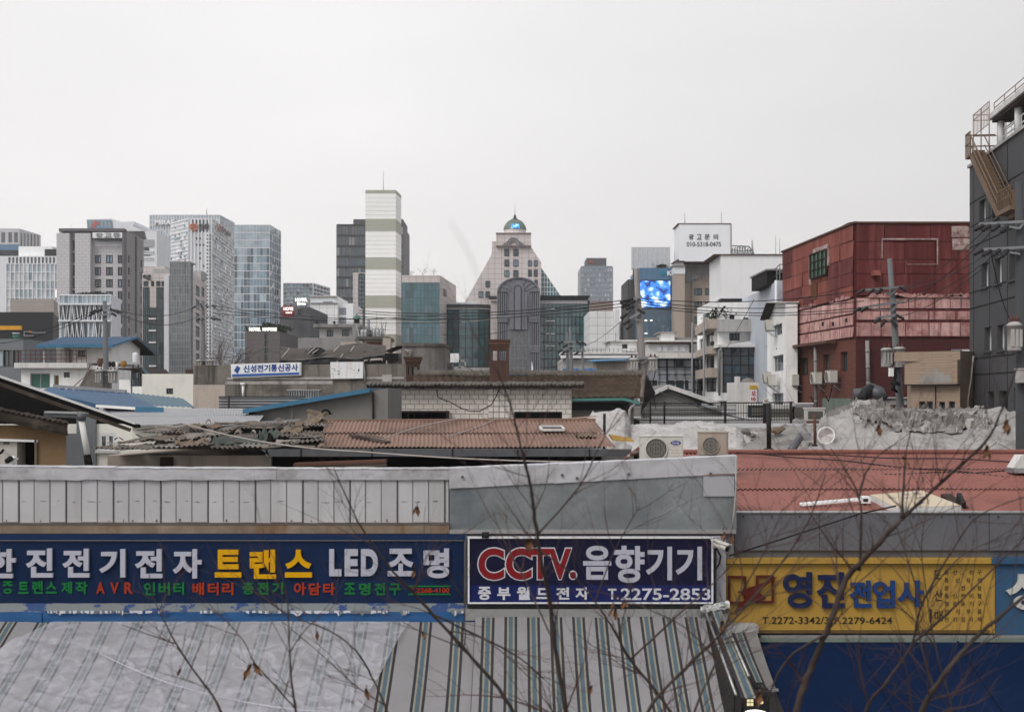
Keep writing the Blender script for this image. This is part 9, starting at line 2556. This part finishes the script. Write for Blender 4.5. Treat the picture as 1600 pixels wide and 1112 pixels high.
sapling('bare sapling rising straight through the middle of the framed sign',[
 ([(900,1230,6.8),(884,1112,6.7),(868,1010,6.6),(857,930,6.5),(846,880,6.4),(835,800,6.3),(826,745,6.2),(812,690,6.1),(797,630,6.0),(776,575,5.9)],.018,.0035),([(797,630,6.0),(775,520,3.6),(748,436,1.9),(726,384,1.75),(703,346,1.7)],.0008,.0004),
 ([(868,1010,6.6),(820,905,6.7),(790,850,6.8),(770,800,6.9)],.006,.002),([(840,835,6.35),(905,760,6.4),(935,700,6.4),(968,640,6.4)],.006,.002)],3,[(828,840,6.2,.055),(962,940,6.5,.04)],.8,.5)
sapling('bare sapling with one long limb crossing the right end of the navy sign',[
 ([(830,1230,7.6),(798,1105,7.5),(735,1025,7.4),(676,959,7.3),(636,915,7.2),(602,878,7.1),(560,815,7.0),(521,730,6.8)],.016,.003),
 ([(700,985,7.35),(760,1000,7.2),(830,1060,7.0)],.005,.003),([(650,930,7.2),(660,880,7.2),(700,830,7.2)],.005,.002),([(676,959,7.3),(800,1020,7.6),(850,1060,7.7)],.008,.004)],5,[(652,790,7.1,.05),(648,888,7.0,.05),(658,985,7.0,.05)],.8)
sapling('bare sapling with thick limbs leaning right across the yellow sign',[
 ([(1215,1230,7.0),(1243,1112,6.9),(1268,1040,6.9),(1296,975,6.8),(1322,905,6.8),(1352,872,6.7),(1395,825,6.6),(1420,800,6.6),(1480,745,6.4),(1540,690,6.2),(1565,640,6.1),(1590,570,6.0)],.024,.004),
 ([(1343,890,6.75),(1346,820,6.7),(1342,777,6.7),(1322,735,6.7),(1298,700,6.7)],.010,.0025),([(1342,780,6.7),(1352,740,6.7),(1372,712,6.7),(1395,695,6.7)],.007,.002),
 ([(1410,808,6.6),(1412,760,6.6),(1416,705,6.6),(1430,650,6.6)],.010,.002),([(1290,990,6.8),(1230,1030,6.9),(1195,1100,7.0)],.008,.006)],8,[(1413,712,6.5,.06),(1376,662,6.6,.05),(1540,695,6.3,.06),(1572,655,6.1,.06)],.75)
sapling('bare sapling forking low in front of the dark blue awning',[
 ([(1330,1230,7.4),(1352,1112,7.3),(1385,1065,7.2),(1425,1005,7.2),(1440,945,7.1),(1485,865,7.0),(1530,805,6.9),(1620,770,6.8)],.013,.003),
 ([(1425,1005,7.2),(1478,960,7.1),(1540,900,7.0),(1620,820,6.9)],.010,.004),([(1440,945,7.1),(1420,880,7.1),(1400,820,7.1)],.006,.002)],12,[],.7)
sapling('bare sapling leaning right at the far right before the blue awning',[
 ([(1415,1230,6.6),(1440,1112,6.5),(1475,1055,6.4),(1515,1005,6.4),(1565,960,6.3),(1640,900,6.2)],.018,.008),
 ([(1460,1080,6.5),(1440,1010,6.5),(1425,930,6.5),(1390,880,6.5)],.007,.002)],15,[],.6)
sapling('bare sapling with limbs crossing below the framed sign',[
 ([(1090,1230,8.0),(1047,1112,7.9),(985,1030,7.9),(960,985,7.8),(930,940,7.8),(880,885,7.7),(800,835,7.6)],.014,.003),
 ([(985,1030,7.9),(1060,960,7.9),(1145,880,7.9),(1170,830,7.9)],.008,.002),([(930,940,7.8),(960,860,7.8),(1000,790,7.8)],.006,.002)],18,[(922,1070,7.8,.05),(960,950,7.8,.06),(975,938,7.7,.05)],1.0)
sapling('bare sapling with fine limbs between framed sign and yellow sign',[
 ([(985,1230,7.2),(1012,1112,7.1),(1070,1045,7.1),(1130,985,7.0),(1205,900,7.0),(1260,820,7.0),(1290,740,6.9)],.013,.003),
 ([(1070,1045,7.1),(1110,1010,7.1),(1165,1000,7.0)],.006,.003),([(1150,960,7.0),(1160,900,7.0),(1150,850,7.0)],.005,.002)],22,[(1128,968,7.0,.07),(1190,1078,7.0,.08),(1130,830,7.2,.05),(1142,833,7.1,.05)],1.0)
sapling('bare sapling with twin limbs before the plastic sheet at left',[
 ([(365,1230,7.4),(345,1112,7.3),(305,1050,7.3),(275,1005,7.2),(252,960,7.2),(237,925,7.2),(232,880,7.1)],.009,.002),
 ([(275,1005,7.2),(230,990,7.2),(190,975,7.2)],.004,.002)],25,[(281,1045,7.3,.035)],.6,.4)
sapling('bare sapling with a big curled brown leaf before the plastic sheet',[
 ([(475,1230,7.0),(462,1112,6.9),(455,1060,6.9),(452,1000,6.9),(448,930,6.8),(430,860,6.8)],.010,.002),
 ([(460,1105,6.9),(425,1065,6.9),(398,1035,6.8),(380,1000,6.8),(345,960,6.8)],.006,.002),([(452,1020,6.9),(480,980,6.9),(530,940,6.9)],.004,.002)],28,[(396,1036,6.8,.085)],.7,.5)
sapling('bare sapling arching left below the white capitals of the navy sign',[
 ([(640,1230,7.4),(605,1112,7.3),(580,1055,7.3),(555,1015,7.2),(515,985,7.2),(450,960,7.2),(400,925,7.1)],.009,.002),
 ([(600,1100,7.3),(555,1070,7.3),(500,1020,7.3),(440,970,7.2)],.005,.002)],31,[(573,1075,7.2,.06),(494,985,7.2,.045)],.7,.45)
sapling('thin bare sapling rising before the yellow sign word list',[
 ([(1500,1230,7.8),(1488,1112,7.7),(1462,1010,7.7),(1448,930,7.7),(1440,850,7.6),(1452,780,7.6)],.008,.002),
 ([(1462,1010,7.7),(1420,960,7.7),(1375,940,7.7),(1330,930,7.7)],.005,.002),([(1448,930,7.7),(1500,870,7.7),(1560,840,7.7)],.005,.002)],41,[],1.2,.6)
sapling('thin bare sapling crossing the foil wrapped sign corner',[
 ([(1060,1230,6.4),(1085,1112,6.3),(1120,1030,6.3),(1140,960,6.3),(1190,870,6.2),(1225,790,6.2)],.008,.002),
 ([(1120,1030,6.3),(1070,980,6.3),(1010,950,6.3),(960,930,6.3)],.005,.002),([(1140,960,6.3),(1200,930,6.3),(1270,920,6.3)],.005,.002)],44,[],1.1,.55)
bare_shrub('distant brownish bare tree before the white panel tower base',(X(350,110),110,6.0),6.5,8,group=None)
bare_shrub('smaller distant bare tree by the brown grey hotel',(X(398,112),112,6.0),5.0,6,group=None)
# ================================================================== winter haze
m = bpy.data.materials.new('haze_air'); m.use_nodes = True
nt = m.node_tree
nt.nodes.clear()
o_ = nt.nodes.new("ShaderNodeOutputMaterial")
pv = nt.nodes.new("ShaderNodeVolumePrincipled")
pv.inputs["Color"].default_value = (.96,.96,.97,1)
pv.inputs["Density"].default_value = .00025
pv.inputs["Anisotropy"].default_value = .2
nt.links.new(pv.outputs[0],o_.inputs["Volume"])
MATS['haze_air'] = m
mb = MB(); mb.box(-900,-40,-1,900,1150,175,'haze_air')
mb.solo('haze',kind='stuff')
